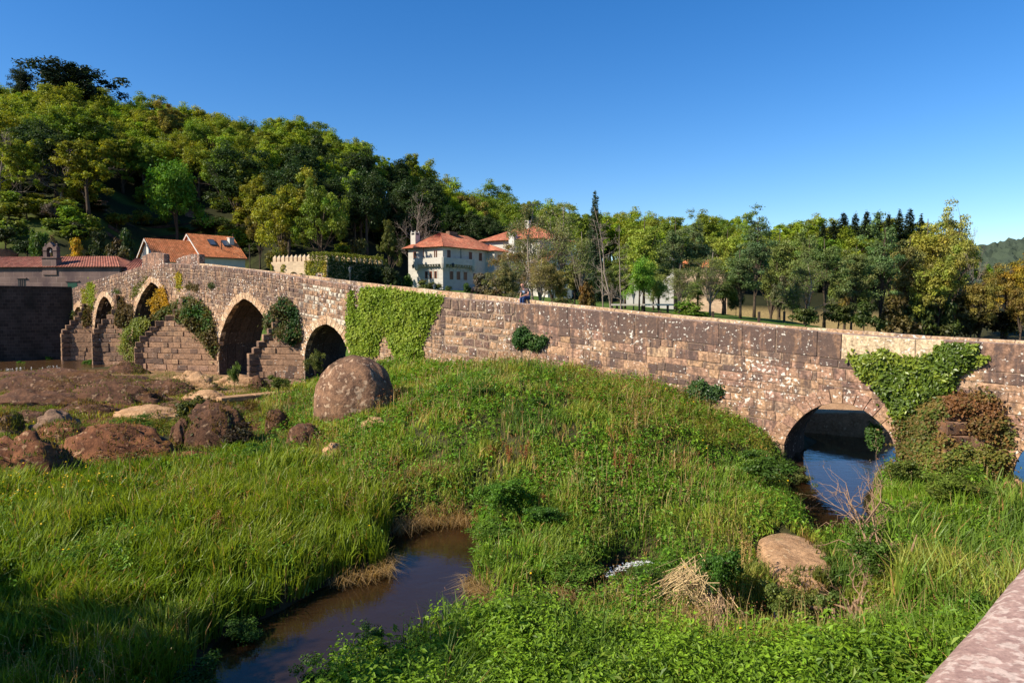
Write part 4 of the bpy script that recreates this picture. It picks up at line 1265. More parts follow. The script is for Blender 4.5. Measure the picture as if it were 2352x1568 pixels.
mb.hexa([gp(.71, .71, gcz - 1), gp(GL - .01, .71, gcz - 1), gp(GL - .01, GD - .71, gcz - 1), gp(.71, GD - .71, gcz - 1), gp(.71, 2.5, gzt - .4), gp(GL - .01, 2.5, gzt - .4), gp(GL - .01, GD - .71, gzt - .4), gp(.71, GD - .71, gzt - .4)])
gwall = mb.build("wall", M['gate'], gh)
def merlon(u, v, ivy=False):
    m_ = MB(); a_ = .24
    m_.hexa([gp(u - a_, v, gzt), gp(u + a_, v, gzt), gp(u + a_, v + .4, gzt), gp(u - a_, v + .4, gzt), gp(u - a_, v, gzt + .55), gp(u + a_, v, gzt + .55), gp(u + a_, v + .4, gzt + .55), gp(u - a_, v + .4, gzt + .55)])
    t4 = gp(u, v + .2, gzt + .9)
    for p, q in (((-a_, 0), (a_, 0)), ((a_, 0), (a_, .4)), ((a_, .4), (-a_, .4)), ((-a_, .4), (-a_, 0))):
        m_.poly([gp(u + p[0], v + p[1], gzt + .551), gp(u + q[0], v + q[1], gzt + .551), t4])
    return m_.build("merlon", M['gate'], gwall)
MERL = [(.3 + k * .68, .1) for k in range(13)]; MERL2 = [(.1, .9 + k * 1.15) for k in range(10)]
for u, v in MERL + MERL2: merlon(u, v)
GF = MF(lambda x, y, z: gp(-x, y, z))
window(gh, GF, -1.15, 0, H + (690 - 642) / FPX * gY - .55, .62, 1.15, 'x', shutters=True)
fm = MB()
for a_, b_ in ((-1.55, -1.47), (-.83, -.75)):
    fm.hexa([GF(a_, -.08, 8.1), GF(b_, -.08, 8.1), GF(b_, -.001, 8.1), GF(a_, -.001, 8.1), GF(a_, -.08, 9.6), GF(b_, -.08, 9.6), GF(b_, -.001, 9.6), GF(a_, -.001, 9.6)])
fm.build("window_surround", M['manor'], gh)
for y_ in (3.2, 7.8): window(gh, GF, 0, y_, 7.6, .8, 1.3, 'y')

# ---- chapel with a bell gable
cY = 76.0
cf = Frame(np.array(((-130 - 1176) / FPX * 78.5, 78.5, 0)), R(-5.0))
cx1 = 24.6; czg = 5.2
zc_e = H + (690 - 612) / FPX * cY; zc_r = zc_e + 1.35
chapel = thing("chapel", cf(12, 3, czg), "long low stone chapel with a bell gable and weathered tile roof", "chapel")
mb = MB(); mb.box((0, 0, czg - 1.5), (cx1 - 3.0, 6.5, zc_e), fr=cf)
mb.build("wall", M['chapel'], chapel)
rf = MB()
tile_plane(rf, cf(-.4, -.35, zc_e - .05), cf(cx1 - 2.7, -.35, zc_e - .05), cf(cx1 - 5.6, 3.25, zc_r), cf(-.4, 3.25, zc_r), .33, .07)
tile_tri(rf, cf(cx1 - 2.7, -.35, zc_e - .05), cf(cx1 - 2.7, 6.85, zc_e - .05), cf(cx1 - 5.6, 3.25, zc_r))
tile_plane(rf, cf(cx1 - 2.7, 6.85, zc_e - .05), cf(-.4, 6.85, zc_e - .05), cf(-.4, 3.25, zc_r), cf(cx1 - 5.6, 3.25, zc_r), .33, .07)
croof = rf.build("roof", M['tile_old'], chapel)
# lower wing to the right of the nave
mb = MB(); mb.box((cx1 - 2.98, .5, czg - 1.5), (cx1 + 1.6, 5.5, zc_e - .5), fr=cf); mb.build("wall", M['chapel'], chapel)
rf = MB(); tile_plane(rf, cf(cx1 - 2.98, .2, zc_e - .42), cf(cx1 + 1.9, .2, zc_e - .9), cf(cx1 - .6, 3.0, zc_e + .5), cf(cx1 - 2.98, 3.0, zc_e + 1.15), .33, .07)
rf.build("roof", M['tile_old'], chapel)
# bell gable: pedestal, two posts, arch, pediment, bell
def cpx(px): 
    lo, hi = -5.0, 40.0
    for _ in range(40):
        m_ = (lo + hi) / 2
        if project(cf(m_, 0, 8))[0] < px: lo = m_
        else: hi = m_
    return lo
bx = cpx(116.5)
zp = H + (690 - 589.5) / FPX * cY; ztb = H + (690 - 557) / FPX * cY
bg_ = MB(); bg_.box((bx - .85, -.12, zc_e - .9), (bx + .85, .75, zp - .12), fr=cf); bg_.box((bx - 1.0, -.22, zp - .12), (bx + 1.0, .85, zp), fr=cf)
bell_g = bg_.build("bell_gable", M['chapel'], chapel)
g2 = MB()
for sx in (-1, 1): g2.box((bx + sx * .60 - .22, .05, zp + 0.001), (bx + sx * .60 + .22, .6, zp + 0.756), fr=cf)
A = np.linspace(0, math.pi, 11)
for a, b in zip(A[:-1], A[1:]):
    p0_, p1_ = (bx - .38 * math.cos(a), zp + 0.757 + .38 * math.sin(a)), (bx - .38 * math.cos(b), zp + 0.757 + .38 * math.sin(b))
    zt2 = lambda x: zp + 1.166 + (.55 * max(0, 1 - abs(x - bx) / .55))
    g2.hexa([cf(p0_[0], .05, p0_[1]), cf(p1_[0], .05, p1_[1]), cf(p1_[0], .6, p1_[1]), cf(p0_[0], .6, p0_[1]), cf(p0_[0], .05, zt2(p0_[0])), cf(p1_[0], .05, zt2(p1_[0])), cf(p1_[0], .6, zt2(p1_[0])), cf(p0_[0], .6, zt2(p0_[0]))])
for sx in (-1, 1):
    g2.box((bx + sx * .60 - .22, .05, zp + 0.759), (bx + sx * .60 + .22, .6, zp + 1.152), fr=cf)
    g2.box((bx + sx * .60 - .3, -.03, zp + 0.720), (bx + sx * .60 + .3, .68, zp + 0.758), fr=cf)
    g2.lathe(cf(bx + sx * .68, .32, zp + 1.152), [(.16, 0), (.13, .1), (.05, .16), (.12, .3), (.02, .42)], 8)
g2.build("arch", M['chapel'], bell_g)
be = MB(); be.lathe(cf(bx, .32, zp + 0.518), [(.24, 0), (.2, .1), (.15, .35), (.07, .44), (.03, .5)], 10); be.tube([cf(bx - .4, .32, zp + 0.864), cf(bx + .4, .32, zp + 0.864)], .03, 5)
be.build("bell", M['iron'], bell_g)
wx = cpx(51); window(chapel, cf, wx, 0, H + (690 - 658) / FPX * cY, .95, .95, 'x', frame=False)
wb = MB(); wb.box((wx - .62, -.16, H + (690 - 639) / FPX * cY), (wx + .62, -.002, H + (690 - 637) / FPX * cY), fr=cf)
for k in (-.22, .0, .22): wb.box((wx + k - .02, -.05, H + (690 - 658) / FPX * cY), (wx + k + .02, -.015, H + (690 - 658) / FPX * cY + .95), fr=cf)
wb.build("window_hood", M['chapel'], chapel)
dx = cpx(166.5); d_ = MB(); d_.box((dx - .56, -.03, czg - .5), (dx + .56, .02, H + (690 - 649.5) / FPX * cY), fr=cf); d_.build("door", M['green_door'], chapel)
ln_ = MB(); ln_.box((dx - .85, -.12, H + (690 - 646.5) / FPX * cY), (dx + .85, -.002, H + (690 - 644) / FPX * cY), fr=cf); ln_.build("lintel", M['chapel'], chapel)

# ---- retaining wall in shade that carries the road at the far end of the bridge
ca = bpt(S_END, 0, 0)[:2]
cd2 = np.array((-8.0, -4.6)); cd2 /= np.linalg.norm(cd2)
def rp2(u, v, z): 
    nrm = np.array((-cd2[1], cd2[0]))
    if nrm[1] < 0: nrm = -nrm
    q = ca + cd2 * u + nrm * v
    return np.array((q[0], q[1], z))
rwall = thing("retaining_wall", rp2(8, 0, 1), "dark retaining wall in shade left of the bridge end", "wall")
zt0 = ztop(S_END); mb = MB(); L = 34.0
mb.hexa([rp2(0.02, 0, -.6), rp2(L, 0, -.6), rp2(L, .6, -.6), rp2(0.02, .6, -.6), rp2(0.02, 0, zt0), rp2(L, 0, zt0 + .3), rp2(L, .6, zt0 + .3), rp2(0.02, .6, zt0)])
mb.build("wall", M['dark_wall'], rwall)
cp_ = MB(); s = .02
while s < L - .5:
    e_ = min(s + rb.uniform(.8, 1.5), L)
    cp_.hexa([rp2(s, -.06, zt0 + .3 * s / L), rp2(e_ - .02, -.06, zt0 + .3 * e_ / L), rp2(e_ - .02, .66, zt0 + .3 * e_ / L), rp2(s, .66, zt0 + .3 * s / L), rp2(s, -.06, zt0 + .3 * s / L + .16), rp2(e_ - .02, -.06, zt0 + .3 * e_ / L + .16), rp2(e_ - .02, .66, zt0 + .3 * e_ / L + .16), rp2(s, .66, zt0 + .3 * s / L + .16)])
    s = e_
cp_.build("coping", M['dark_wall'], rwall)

# ---- tiled gable at the very left edge, and a roof high in the trees
def small_house(name, px, Y, w_, d_, ze_, zr_, zg, ang, label, wallm, roofm, ridge_x=True):
    fr = Frame(np.array(((px - 1176) / FPX * Y, Y, 0)), ang)
    t_ = thing(name, fr(w_ / 2, d_ / 2, zg), label, "house")
    mb = MB()
    if ridge_x:
        pts = lambda x: [fr(x, 0, zg - 1.5), fr(x, d_, zg - 1.5), fr(x, d_, ze_), fr(x, d_ / 2, zr_), fr(x, 0, ze_)]
        mb.prism(pts(0), pts(w_))
    else:
        pts = lambda y: [fr(0, y, zg - 1.5), fr(w_, y, zg - 1.5), fr(w_, y, ze_), fr(w_ / 2, y, zr_), fr(0, y, ze_)]
        mb.prism(pts(0), pts(d_))
    mb.build("wall", wallm, t_)
    rf = MB(); a = .4
    if ridge_x:
        sl = (zr_ - ze_) / (d_ / 2)
        tile_plane(rf, fr(-a, -a, ze_ - a * sl + .06), fr(w_ + a, -a, ze_ - a * sl + .06), fr(w_ + a, d_ / 2, zr_ + .06), fr(-a, d_ / 2, zr_ + .06))
        tile_plane(rf, fr(w_ + a, d_ + a, ze_ - a * sl + .06), fr(-a, d_ + a, ze_ - a * sl + .06), fr(-a, d_ / 2, zr_ + .06), fr(w_ + a, d_ / 2, zr_ + .06))
    else:
        sl = (zr_ - ze_) / (w_ / 2)
        tile_plane(rf, fr(-a, d_ + a, ze_ - a * sl + .06), fr(-a, -a, ze_ - a * sl + .06), fr(w_ / 2, -a, zr_ + .06), fr(w_ / 2, d_ + a, zr_ + .06))
        tile_plane(rf, fr(w_ + a, -a, ze_ - a * sl + .06), fr(w_ + a, d_ + a, ze_ - a * sl + .06), fr(w_ / 2, d_ + a, zr_ + .06), fr(w_ / 2, -a, zr_ + .06))
    rf.build("roof", roofm, t_)
    for q in (.25, .7): window(t_, fr, w_ * q, 0, ze_ - 1.6, .9, 1.1, 'x')
    return t_
small_house("house", -64, 86, 4.4, 7, zat(612, 86), zat(570, 86), 8, R(3), "gable of an orange tiled house cut off by the left edge", M['chapel'], M['tile_new'], False)
small_house("house", -50, 132, 7.0, 6, zat(398, 132), zat(386, 132), zat(425, 132), R(4), "red tiled roof high among the trees at the left edge", M['chapel'], M['tile_manor'])
small_house("house", 1258, 118, 4.6, 7, zat(600, 118), zat(574, 118), 6.0, R(22), "small white gabled house among trees right of the manor", M['white'], M['tile_manor'], False)
small_house("house", 1432, 112, 8.0, 6, zat(600, 112), zat(580, 112), 5.2, R(-8), "pale grey-roofed house half hidden behind the bright green tree", M['white'], m_tiles("grey_slates", (.42, .41, .40), (.30, .30, .31), (.5, .5, .48)))
small_house("house", 1530, 112, 9.5, 5, zat(614, 112), zat(597, 112), 5.2, R(-14), "long low house with an orange roof edge behind the alders", M['gate'], M['tile_new'])

# ---- street lamps and posts
def street_lamp(P, h, label, cat="street lamp", group="street lamps along the far bank"):
    o = thing("street_lamp", P, label, cat, group)
    a = MB(); a.lathe(P, [(.13, 0), (.13, .35), (.07, .45), (.055, h - .75), (.09, h - .72), (.05, h - .66)], 10); a.build("post", M['iron'], o)
    b = MB(); b.lathe(np.array(P) + (0, 0, h - .66), [(.08, 0), (.18, .42), (.17, .44)], 6); b.build("lamp_glass", M['glass'], o)
    c = MB(); c.lathe(np.array(P) + (0, 0, h - .22), [(.24, 0), (.12, .14), (.04, .2), (.015, .32)], 8); c.build("lamp_cap", M['iron'], o)
    return o
def lamp_at(px, pytop, Y, label):
    P = at_y(px, 690, Y); zt_ = zat(pytop, Y); g = gz(P[0], P[1])
    return street_lamp(np.array((P[0], P[1], g)), max(zt_ - g, 2.6), label)
lamp_at(805, 613, 78, "street lamp with glass head before the shaded ivy wall")
lamp_at(998, 652, 76, "short dark street lamp among the shrubs below the manor")
lamp_at(1455.5, 677, 70, "street lamp on the park lawn by the leaning bare trunks")
for px_, top, Y_, lab in ((540, 538, 114, "thin grey pole rising beside the chimney of the orange house"), (577, 562, 90, "dark pole at the left end of the battlemented wall"), (513, 555, 104, "pole on the slope behind the orange roof")):
    P = ground_at_px(px_, Y_); mb = MB(); mb.tube([P - (0, 0, .5), (P[0], P[1], zat(top, Y_))], .07, 6)
    tag(mb.build("utility_pole", M['post'], None, origin=P), lab, "pole")
# ------------------------------------------------------------------ plants: leaf clouds, trunks, tree kinds
def unit(v): return v / (np.linalg.norm(v, axis=-1, keepdims=True) + 1e-9)
def leaf_quads(pos, nrm, size, rng, aspect=.55, dirv=None):
    n = len(pos)
    r = rng.normal(size=(n, 3)) if dirv is None else dirv
    t = unit(r - (r * nrm).sum(1, keepdims=True) * nrm)
    b = np.cross(nrm, t)
    s = size[:, None]
    V = np.stack((pos - t * s, pos + b * s * aspect, pos + t * s, pos - b * s * aspect), 1).reshape(-1, 3)
    return V, np.arange(4 * n).reshape(n, 4)
def sph(rng, n):
    return unit(rng.normal(size=(n, 3)))

def crown_leaves(rng, cen, rad, clumps, per, rc, ls, hue=.16, flat=.75, upb=.5, shell=.75):
    """clumpy crown. cen, rad = ellipsoid; returns V, F, C and the clump centres"""
    cen = np.asarray(cen, float); rad = np.asarray(rad, float)
    d = sph(rng, clumps)
    d[:, 2] = np.where(d[:, 2] < -.55, -d[:, 2], d[:, 2])
    k = rng.uniform(0, 1, clumps) ** .45
    lump = .78 + .5 * np.sin(d[:, 0] * 3.1 + rng.uniform(0, 6)) * np.cos(d[:, 2] * 2.7 + rng.uniform(0, 6))
    c = cen + d * rad * (k * lump)[:, None] * (1 - rc * .35)
    Vs, Fs, Cs = [], [], []
    rr = rng.uniform(.7, 1.35, clumps) * rc * rad.mean()
    ch = 1 + rng.normal(0, hue, (clumps, 1)) * np.array((1.0, .9, .7)) + rng.normal(0, hue * .35, (clumps, 3))
    n = clumps * per
    idx = np.repeat(np.arange(clumps), per)
    u = sph(rng, n); u[:, 2] = np.where((u[:, 2] < 0) & (rng.random(n) < .45), -u[:, 2], u[:, 2])
    rl = rr[idx] * (shell + (1 - shell) * rng.random(n)) * rng.uniform(.35, 1.15, n)
    pos = c[idx] + u * rl[:, None] * np.array((1, 1, flat))
    nrm = unit(u * .7 + np.array((0, 0, upb)) + rng.normal(0, .55, (n, 3)))
    V, F = leaf_quads(pos, nrm, ls * rng.uniform(.6, 1.35, n), rng)
    col = np.clip(ch[idx] * (1 + rng.normal(0, .13, (n, 1))), .25, 2.2)
    return V, F, np.repeat(col, 4, 0), c

def limb_tubes(mb, rng, h, r0, centres, n_limb=9, bend=.05, forks=True, top=.8, lean=0.0, split=.25):
    pts = []; rad = []
    wob = rng.normal(0, bend, (8, 2)).cumsum(0) * h * .12
    for i in range(8):
        t = i / 7
        pts.append(np.array((wob[i, 0] * t + lean * h * t, wob[i, 1] * t, h * top * t))); rad.append(r0 * (1.25 if i == 0 else 1) * (1 - .8 * t))
    mb.tube(pts, rad, 7)
    sel = rng.permutation(len(centres))[:n_limb]
    for k in sel:
        c = centres[k]
        t = np.clip(rng.uniform(split, .85) * c[2] / (h * top), .15, .95)
        f = t * 7; i = int(min(f, 6)); p = pts[i] + (pts[i + 1] - pts[i]) * (f - i)
        m = (p + c) / 2 + np.array((0, 0, .05 * h)) + rng.normal(0, .02 * h, 3)
        rr = r0 * (1 - .8 * t) * .55
        mb.tube([p, m, c], [rr, rr * .6, rr * .18], 5, cap=False)
        if forks:
            for _ in range(2):
                e = c + rng.normal(0, .07 * h, 3)
                mb.tube([m, (m + e) / 2 + rng.normal(0, .015 * h, 3), e], [rr * .45, rr * .3, rr * .1], 4, cap=False)

KINDS = {}
def reg(kind, crown, trunk): KINDS.setdefault(kind, []).append((crown, trunk))
def mk_mesh(name, V, F, C, mat):
    o = mesh_np(name, V, F, mat, C)
    me = o.data; bpy.data.objects.remove(o); return me
def mk_mb(name, mb, mat):
    o = mb.build(name, mat, smooth=True); me = o.data; bpy.data.objects.remove(o); return me

def make_kind(kind, seed, h, cen, rad, clumps, per, rc, ls, r0=.22, nl=9, bark='bark', top=.8, hue=.16, flat=.75, upb=.5, bend=.05, lean=0.0, split=.25, shell=.75):
    rng = np.random.default_rng(seed)
    V, F, C, c = crown_leaves(rng, cen, rad, clumps, per, rc, ls, hue, flat, upb, shell)
    mb = MB(); limb_tubes(mb, rng, h, r0, c, nl, bend, True, top, lean, split)
    reg(kind, mk_mesh(kind + "_crown", V, F, C, M['leaf']), mk_mb(kind + "_trunk", mb, M[bark]))
# unit height about 10 m; instances scale them
for k in range(8): make_kind('oak', 100 + k, 10, (0, 0, 5.4 + .12 * k), (4.6 - .16 * k, 4.0 + .08 * k, 4.1 + .12 * k), 74 + 10 * k, 150, (.25, .19, .22, .165, .20, .15, .18, .235)[k], .135, .26, 9)
for k in range(3): make_kind('big_oak', 120 + k, 12, (0, 0, 7.2), (5.6, 5.6, 4.9), 110, 190, .16, .14, .34, 16, hue=.2)
for k in range(4): make_kind('alder', 140 + k, 14, (0, 0, 8.0), (3.1, 3.1, 6.4), 120, 110, .19, .125, .2, 26, 'bark', .93, hue=.14, flat=.6)
for k in range(3): make_kind('thin_alder', 160 + k, 14, (0, 0, 8.2), (3.1, 3.1, 6.4), 110, 60, .24, .10, .16, 46, 'pale_bark', .95, hue=.12, flat=.7)
for k in range(2): make_kind('pine', 180 + k, 12, (0, 0, 8.2), (4.6, 4.6, 3.6), 48, 120, .20, .2, .3, 14, flat=.5, upb=1.0)
for k in range(3): make_kind('bush', 190 + k, 2.2, (0, 0, 1.05), (1.25, 1.25, 1.05), 26, 110, .32, .095, .05, 8, top=.6, hue=.18)
for k in range(2): make_kind('fine_bush', 195 + k, 2.2, (0, 0, 1.05), (1.2, 1.2, 1.0), 40, 110, .26, .05, .04, 10, top=.6, hue=.15)
def make_spruce(seed, h=14):
    rng = np.random.default_rng(seed)
    P, N, D, S = [], [], [], []
    mb = MB(); mb.tube([(0, 0, 0), (0, 0, h * .5), (0, 0, h)], [.24, .14, .02], 6)
    z = 1.2
    while z < h - .2:
        rmax = 3.0 * (1 - z / h) ** .7 + .12
        nb = int(7 + 5 * (1 - z / h)); a0 = rng.uniform(0, 6.3)
        for b in range(nb):
            a = a0 + b * 2 * math.pi / nb + rng.normal(0, .18); rl = rmax * rng.uniform(.65, 1.1)
            m = max(4, int(rl * 19))
            t = rng.uniform(.1, 1, m)
            x = t * rl * math.cos(a); y = t * rl * math.sin(a); zz = z - t ** 1.4 * rl * .35 + rng.normal(0, .2, m)
            side = rng.normal(0, .16 * rl * (1.1 - t) + .04, m)
            P.append(np.stack((x - math.sin(a) * side, y + math.cos(a) * side, zz), 1))
            N.append(unit(np.stack((rng.normal(0, .5, m), rng.normal(0, .5, m), np.ones(m)), 1)))
            D.append(np.tile((math.cos(a), math.sin(a), -.35), (m, 1)) + rng.normal(0, .35, (m, 3)))
            S.append(rng.uniform(.16, .3, m))
        z += rng.uniform(.30, .44)
    P = np.concatenate(P); N = np.concatenate(N); D = np.concatenate(D); S = np.concatenate(S)
    V, F = leaf_quads(P, N, S, rng, .38, D)
    C = np.repeat(np.clip(1 + rng.normal(0, .2, (len(P), 1)), .4, 1.8) * np.ones((1, 3)), 4, 0)
    reg('spruce', mk_mesh("spruce_crown", V, F, C, M['leaf']), mk_mb("spruce_trunk", mb, M['bark']))
make_spruce(201); make_spruce(202)
def make_bare(kind, seed, h=12, r0=.2, spread=.55, levels=4, nb=7, mat='pale_bark', up=.35, leaves=0):
    """leafless tree: trunk mesh, and the branch work as its crown"""
    rng = np.random.default_rng(seed)
    tr = MB(); cr = MB(); tips = []
    p = np.zeros(3); pts = [p]; d = np.array((rng.normal(0, .05), rng.normal(0, .05), 1.))
    for i in range(7):
        d = d + np.array((rng.normal(0, .07), rng.normal(0, .07), 0)); p = p + d / np.linalg.norm(d) * h / 7; pts.append(p)
    rad = [r0 * (1 - .88 * i / 7) for i in range(8)]
    tr.tube(pts, rad, 7)
    def branch(p, d, L, r, lv):
        q = [p]; dd = d.copy(); m = 4
        for i in range(m):
            dd = dd + rng.normal(0, .16, 3) + np.array((0, 0, .05)); dd /= np.linalg.norm(dd); q.append(q[-1] + dd * L / m)
        cr.tube(q, [r * (1 - .7 * i / m) for i in range(m + 1)], 4 if lv < 2 else 3, cap=False)
        tips.extend(q[2:])
        if lv < levels - 1:
            n_ = rng.integers(3, 5 + (lv < 2))
            for _ in range(n_):
                t = rng.uniform(.25, 1.0); i = int(min(t * m, m - 1)); pp = q[i] + (q[i + 1] - q[i]) * (t * m - i)
                nd = unit(dd + rng.normal(0, .55, 3) + np.array((0, 0, up * .4)))
                branch(pp, nd, L * rng.uniform(.42, .65), max(r * .5, .012), lv + 1)
    for k in range(nb * 2):
        t = rng.uniform(.22, .98); f = t * 7; i = int(min(f, 6)); pp = pts[i] + (pts[i + 1] - pts[i]) * (f - i)
        a = k * 2.4 + rng.normal(0, .4)
        branch(pp, unit(np.array((math.cos(a), math.sin(a), up + rng.uniform(0, .4)))), h * spread * (1.08 - t) * rng.uniform(.6, 1.0) + .5, r0 * (1.05 - .88 * t) * .5, 0)
    if leaves:
        T = np.array(tips)[rng.integers(0, len(tips), leaves)] + rng.normal(0, .25, (leaves, 3))
        V, F = leaf_quads(T, sph(rng, leaves), rng.uniform(.07, .14, leaves), rng)
        b = len(cr.v)
        cr2 = mk_mesh(kind + "_crown", V, F, np.repeat(np.clip(1 + rng.normal(0, .15, (leaves, 3)), .5, 1.6), 4, 0), M['leaf'])
        KINDS.setdefault(kind + '_leaf', []).append(cr2)
    reg(kind, mk_mb(kind + "_branches", cr, M[mat]), mk_mb(kind + "_trunk", tr, M[mat]))
for k in range(3): make_bare('bare', 210 + k, 12, .18, .52)
for k in range(3): make_bare('spar', 220 + k, 14, .13, .16, 3, 9, 'pale_bark', .1)
for k in range(2): make_bare('twiggy', 230 + k, 13, .2, .42, 4, 8, 'pale_bark', .4, leaves=6500)

TONE = 1.15
GREEN = dict(olive=(.175, .205, .019), bright=(.185, .25, .018), green=(.12, .175, .018), dark=(.032, .058, .016), brown=(.18, .165, .035), gold=(.17, .135, .016), grey=(.065, .085, .034), pinecol=(.020, .034, .018), yellow=(.42, .27, .02), sprucec=(.024, .038, .02))
rt = random.Random(3)
def plant(kind, P, height, width=None, colr=(.1, .12, .02), label="", cat="tree", group=None, name=None, variant=None, rz=None, parts=True, base_h=None):
    """one tree or bush, standing on P; copies share their meshes"""
    vs = KINDS[kind]; crown, trunk = vs[rt.randrange(len(vs)) if variant is None else variant % len(vs)]
    dims = {'oak': (10, 8.6), 'big_oak': (12.1, 11.4), 'alder': (14.2, 6.4), 'thin_alder': (14.2, 6.4), 'pine': (11.8, 9.4), 'bush': (2.1, 2.6), 'fine_bush': (2.05, 2.5), 'spruce': (14.2, 6), 'bare': (12.6, 8.5), 'spar': (14.2, 3), 'twiggy': (13.5, 7)}[kind]
    sz = height / dims[0]; sx = sz if width is None else width / dims[1]
    nm = name or {'oak': 'oak_tree', 'big_oak': 'oak_tree', 'alder': 'alder_tree', 'thin_alder': 'alder_tree', 'pine': 'pine_tree', 'bush': 'bush', 'fine_bush': 'bush', 'spruce': 'spruce_tree', 'bare': 'bare_tree', 'spar': 'bare_tree', 'twiggy': 'alder_tree'}[kind]
    o = thing(nm, P, label, cat, group, rt.uniform(0, 6.28) if rz is None else rz)
    o.scale = (sx, sx, sz)
    a = bpy.data.objects.new("trunk" if cat == "tree" else "stem", trunk); COL.objects.link(a); a.parent = o
    b = bpy.data.objects.new(("branches" if kind in ('bare', 'spar') else "crown") if cat == "tree" else "foliage", crown); COL.objects.link(b); b.parent = o
    if kind == 'twiggy':
        b.name = "branches"
        c = bpy.data.objects.new("crown", KINDS['twiggy_leaf'][vs.index((crown, trunk))]); COL.objects.link(c); c.parent = o; c.color = (*colr, 1)
    else:
        b.color = (*[q * TONE for q in colr], 1)
    return o
def plant_px(kind, px, pytop, Y=None, wpx=None, colr=(.1, .12, .02), label="", pybase=None, **kw):
    """stand a plant in picture column px at distance Y (or where the ground is seen at pybase), tall enough to reach pytop"""
    P = ground_at_px(px, Y) if Y else ground_hit(px, pybase)
    Y = P[1]
    h = max(zat(pytop, Y) - P[2], .4)
    return plant(kind, P - np.array((0, 0, .12)), h + .12, None if wpx is None else wpx / FPX * Y, colr, label, **kw)
def vary(c, a=.12):
    k = 1 + rt.uniform(-a, a)
    return tuple(max(.004, q * k * (1 + rt.uniform(-a * .5, a * .5))) for q in c)

# ---- the wooded hill: every tree a thing of its own
LAND = [(-999, 60, "beyond the left edge roofs"), (60, 150, "above the bell gable"), (150, 240, "above the yellow shrub"), (240, 330, "above the chapel roof end"), (330, 430, "above the left orange roof"), (430, 545, "above the right orange roof"),
        (545, 640, "above the stone gateway"), (640, 750, "above the battlemented wall"), (750, 850, "above the shaded ivy wall"), (850, 940, "left of the manor chimney"), (940, 1040, "above the manor corner"), (1040, 1130, "above the manor ridge"), (1130, 1260, "above the rear red roof"),
        (1260, 1420, "behind the bare trunks"), (1420, 1560, "behind the bright green tree"), (1560, 1760, "behind the greyish alders"), (1760, 1960, "behind the meadow alders"), (1960, 2130, "behind the spruce row"), (2130, 9999, "at the far right of the wood")]
forest = []
Y = 112.0
while Y < YR + 4:
    x = -Y * .80 + rt.uniform(0, 5)
    while x < Y * .66:
        jx, jy = x + rt.uniform(-2.2, 2.2), Y + rt.uniform(-2.6, 2.6)
        px = 1176 + FPX * jx / jy
        h0 = float(np.interp(px, HILL[:, 0], HILL[:, 2]))
        lo = h0 + (32 if 225 < px < 545 else 20 if px < 225 else 12)
        stp = 6.3 if px < 1230 else 8.0
        if jy > lo and -90 < px < 2360 and not (1230 < px and jy < 137):
            forest.append((px, jx, jy))
        x += stp
    Y += 7.1
cnt = {}
for px, jx, jy in forest:
    g = gz(jx, jy); P = np.array((jx, jy, g))
    u = vnoise(np.array([px / 85.0]), np.array([jy / 24.0]), 61, 2)[0] + rt.uniform(-.22, .22)
    if px < 640: sp = 'olive' if u < .58 else ('bright' if u < .74 else ('brown' if u < .80 else 'green'))
    elif px < 1230:
        sp = 'green' if u < .42 else ('bright' if u < .60 else ('brown' if u < .64 else 'dark'))
        if jy < YR - 26: sp = 'dark' if rt.random() < .6 else sp
    else: sp = 'olive' if u < .5 else ('bright' if u < .66 else 'green')
    if jy > YR - 12 and px < 1230: sp = rt.choice(('olive', 'bright', 'bright', 'green'))
    if px < 560 and jy < 146: sp = rt.choice(('dark', 'green', 'green', 'olive'))
    word = dict(olive='olive-green oak', bright='fresh green oak', green='mid green oak', dark='dark evergreen oak', brown='tawny budding oak')[sp]
    row = 'on the skyline' if jy > YR - 8 else 'just under the skyline' if jy > YR - 22 else 'high on the slope' if jy > 156 else 'halfway up the slope' if jy > 140 else 'low on the slope' if jy > 126 else 'at the foot of the wood'
    land = next(l for a, b, l in LAND if a <= px < b)
    hgt = rt.uniform(10.5, 14.5) * (1 if px < 1230 else 1.02)
    rankw = 'tall' if hgt > 13.3 else 'small' if hgt < 11.3 else ''
    o = plant('oak', P - (0, 0, .2), hgt, hgt * rt.uniform(.72, .98), vary(GREEN[sp]), "x", group="oaks of the wooded hill")
    forest_key = (f"{rankw} {word} {row} {land}".strip())
    cnt.setdefault(forest_key, []).append((px, o))
ORD = ('leftmost', 'second from left', 'third from left', 'fourth from left', 'fifth from left', 'sixth from left', 'seventh from left', 'eighth from left', 'ninth from left')
def settle_labels(cnt):
    for key, lst in cnt.items():
        lst.sort(key=lambda q: q[0])
        n = len(lst)
        for i, (px, o) in enumerate(lst):
            t = key if n == 1 else f"{('left', 'right')[i]} of two: {key}" if n == 2 else f"{ORD[min(i, 8)]} of {n}: {key}"
            w_ = t.split()
            if len(w_) > 16: t = t.replace("high on the slope", "high up").replace("halfway up the slope", "halfway up").replace("at the foot of the wood", "at the foot").replace("just under the skyline", "under the skyline")
            if len(t.split()) > 16: t = t.replace("above the ", "above ").replace("deeper in the wood", "deeper in").replace("in front of the wood", "in front")
            o["label"] = t
settle_labels(cnt)
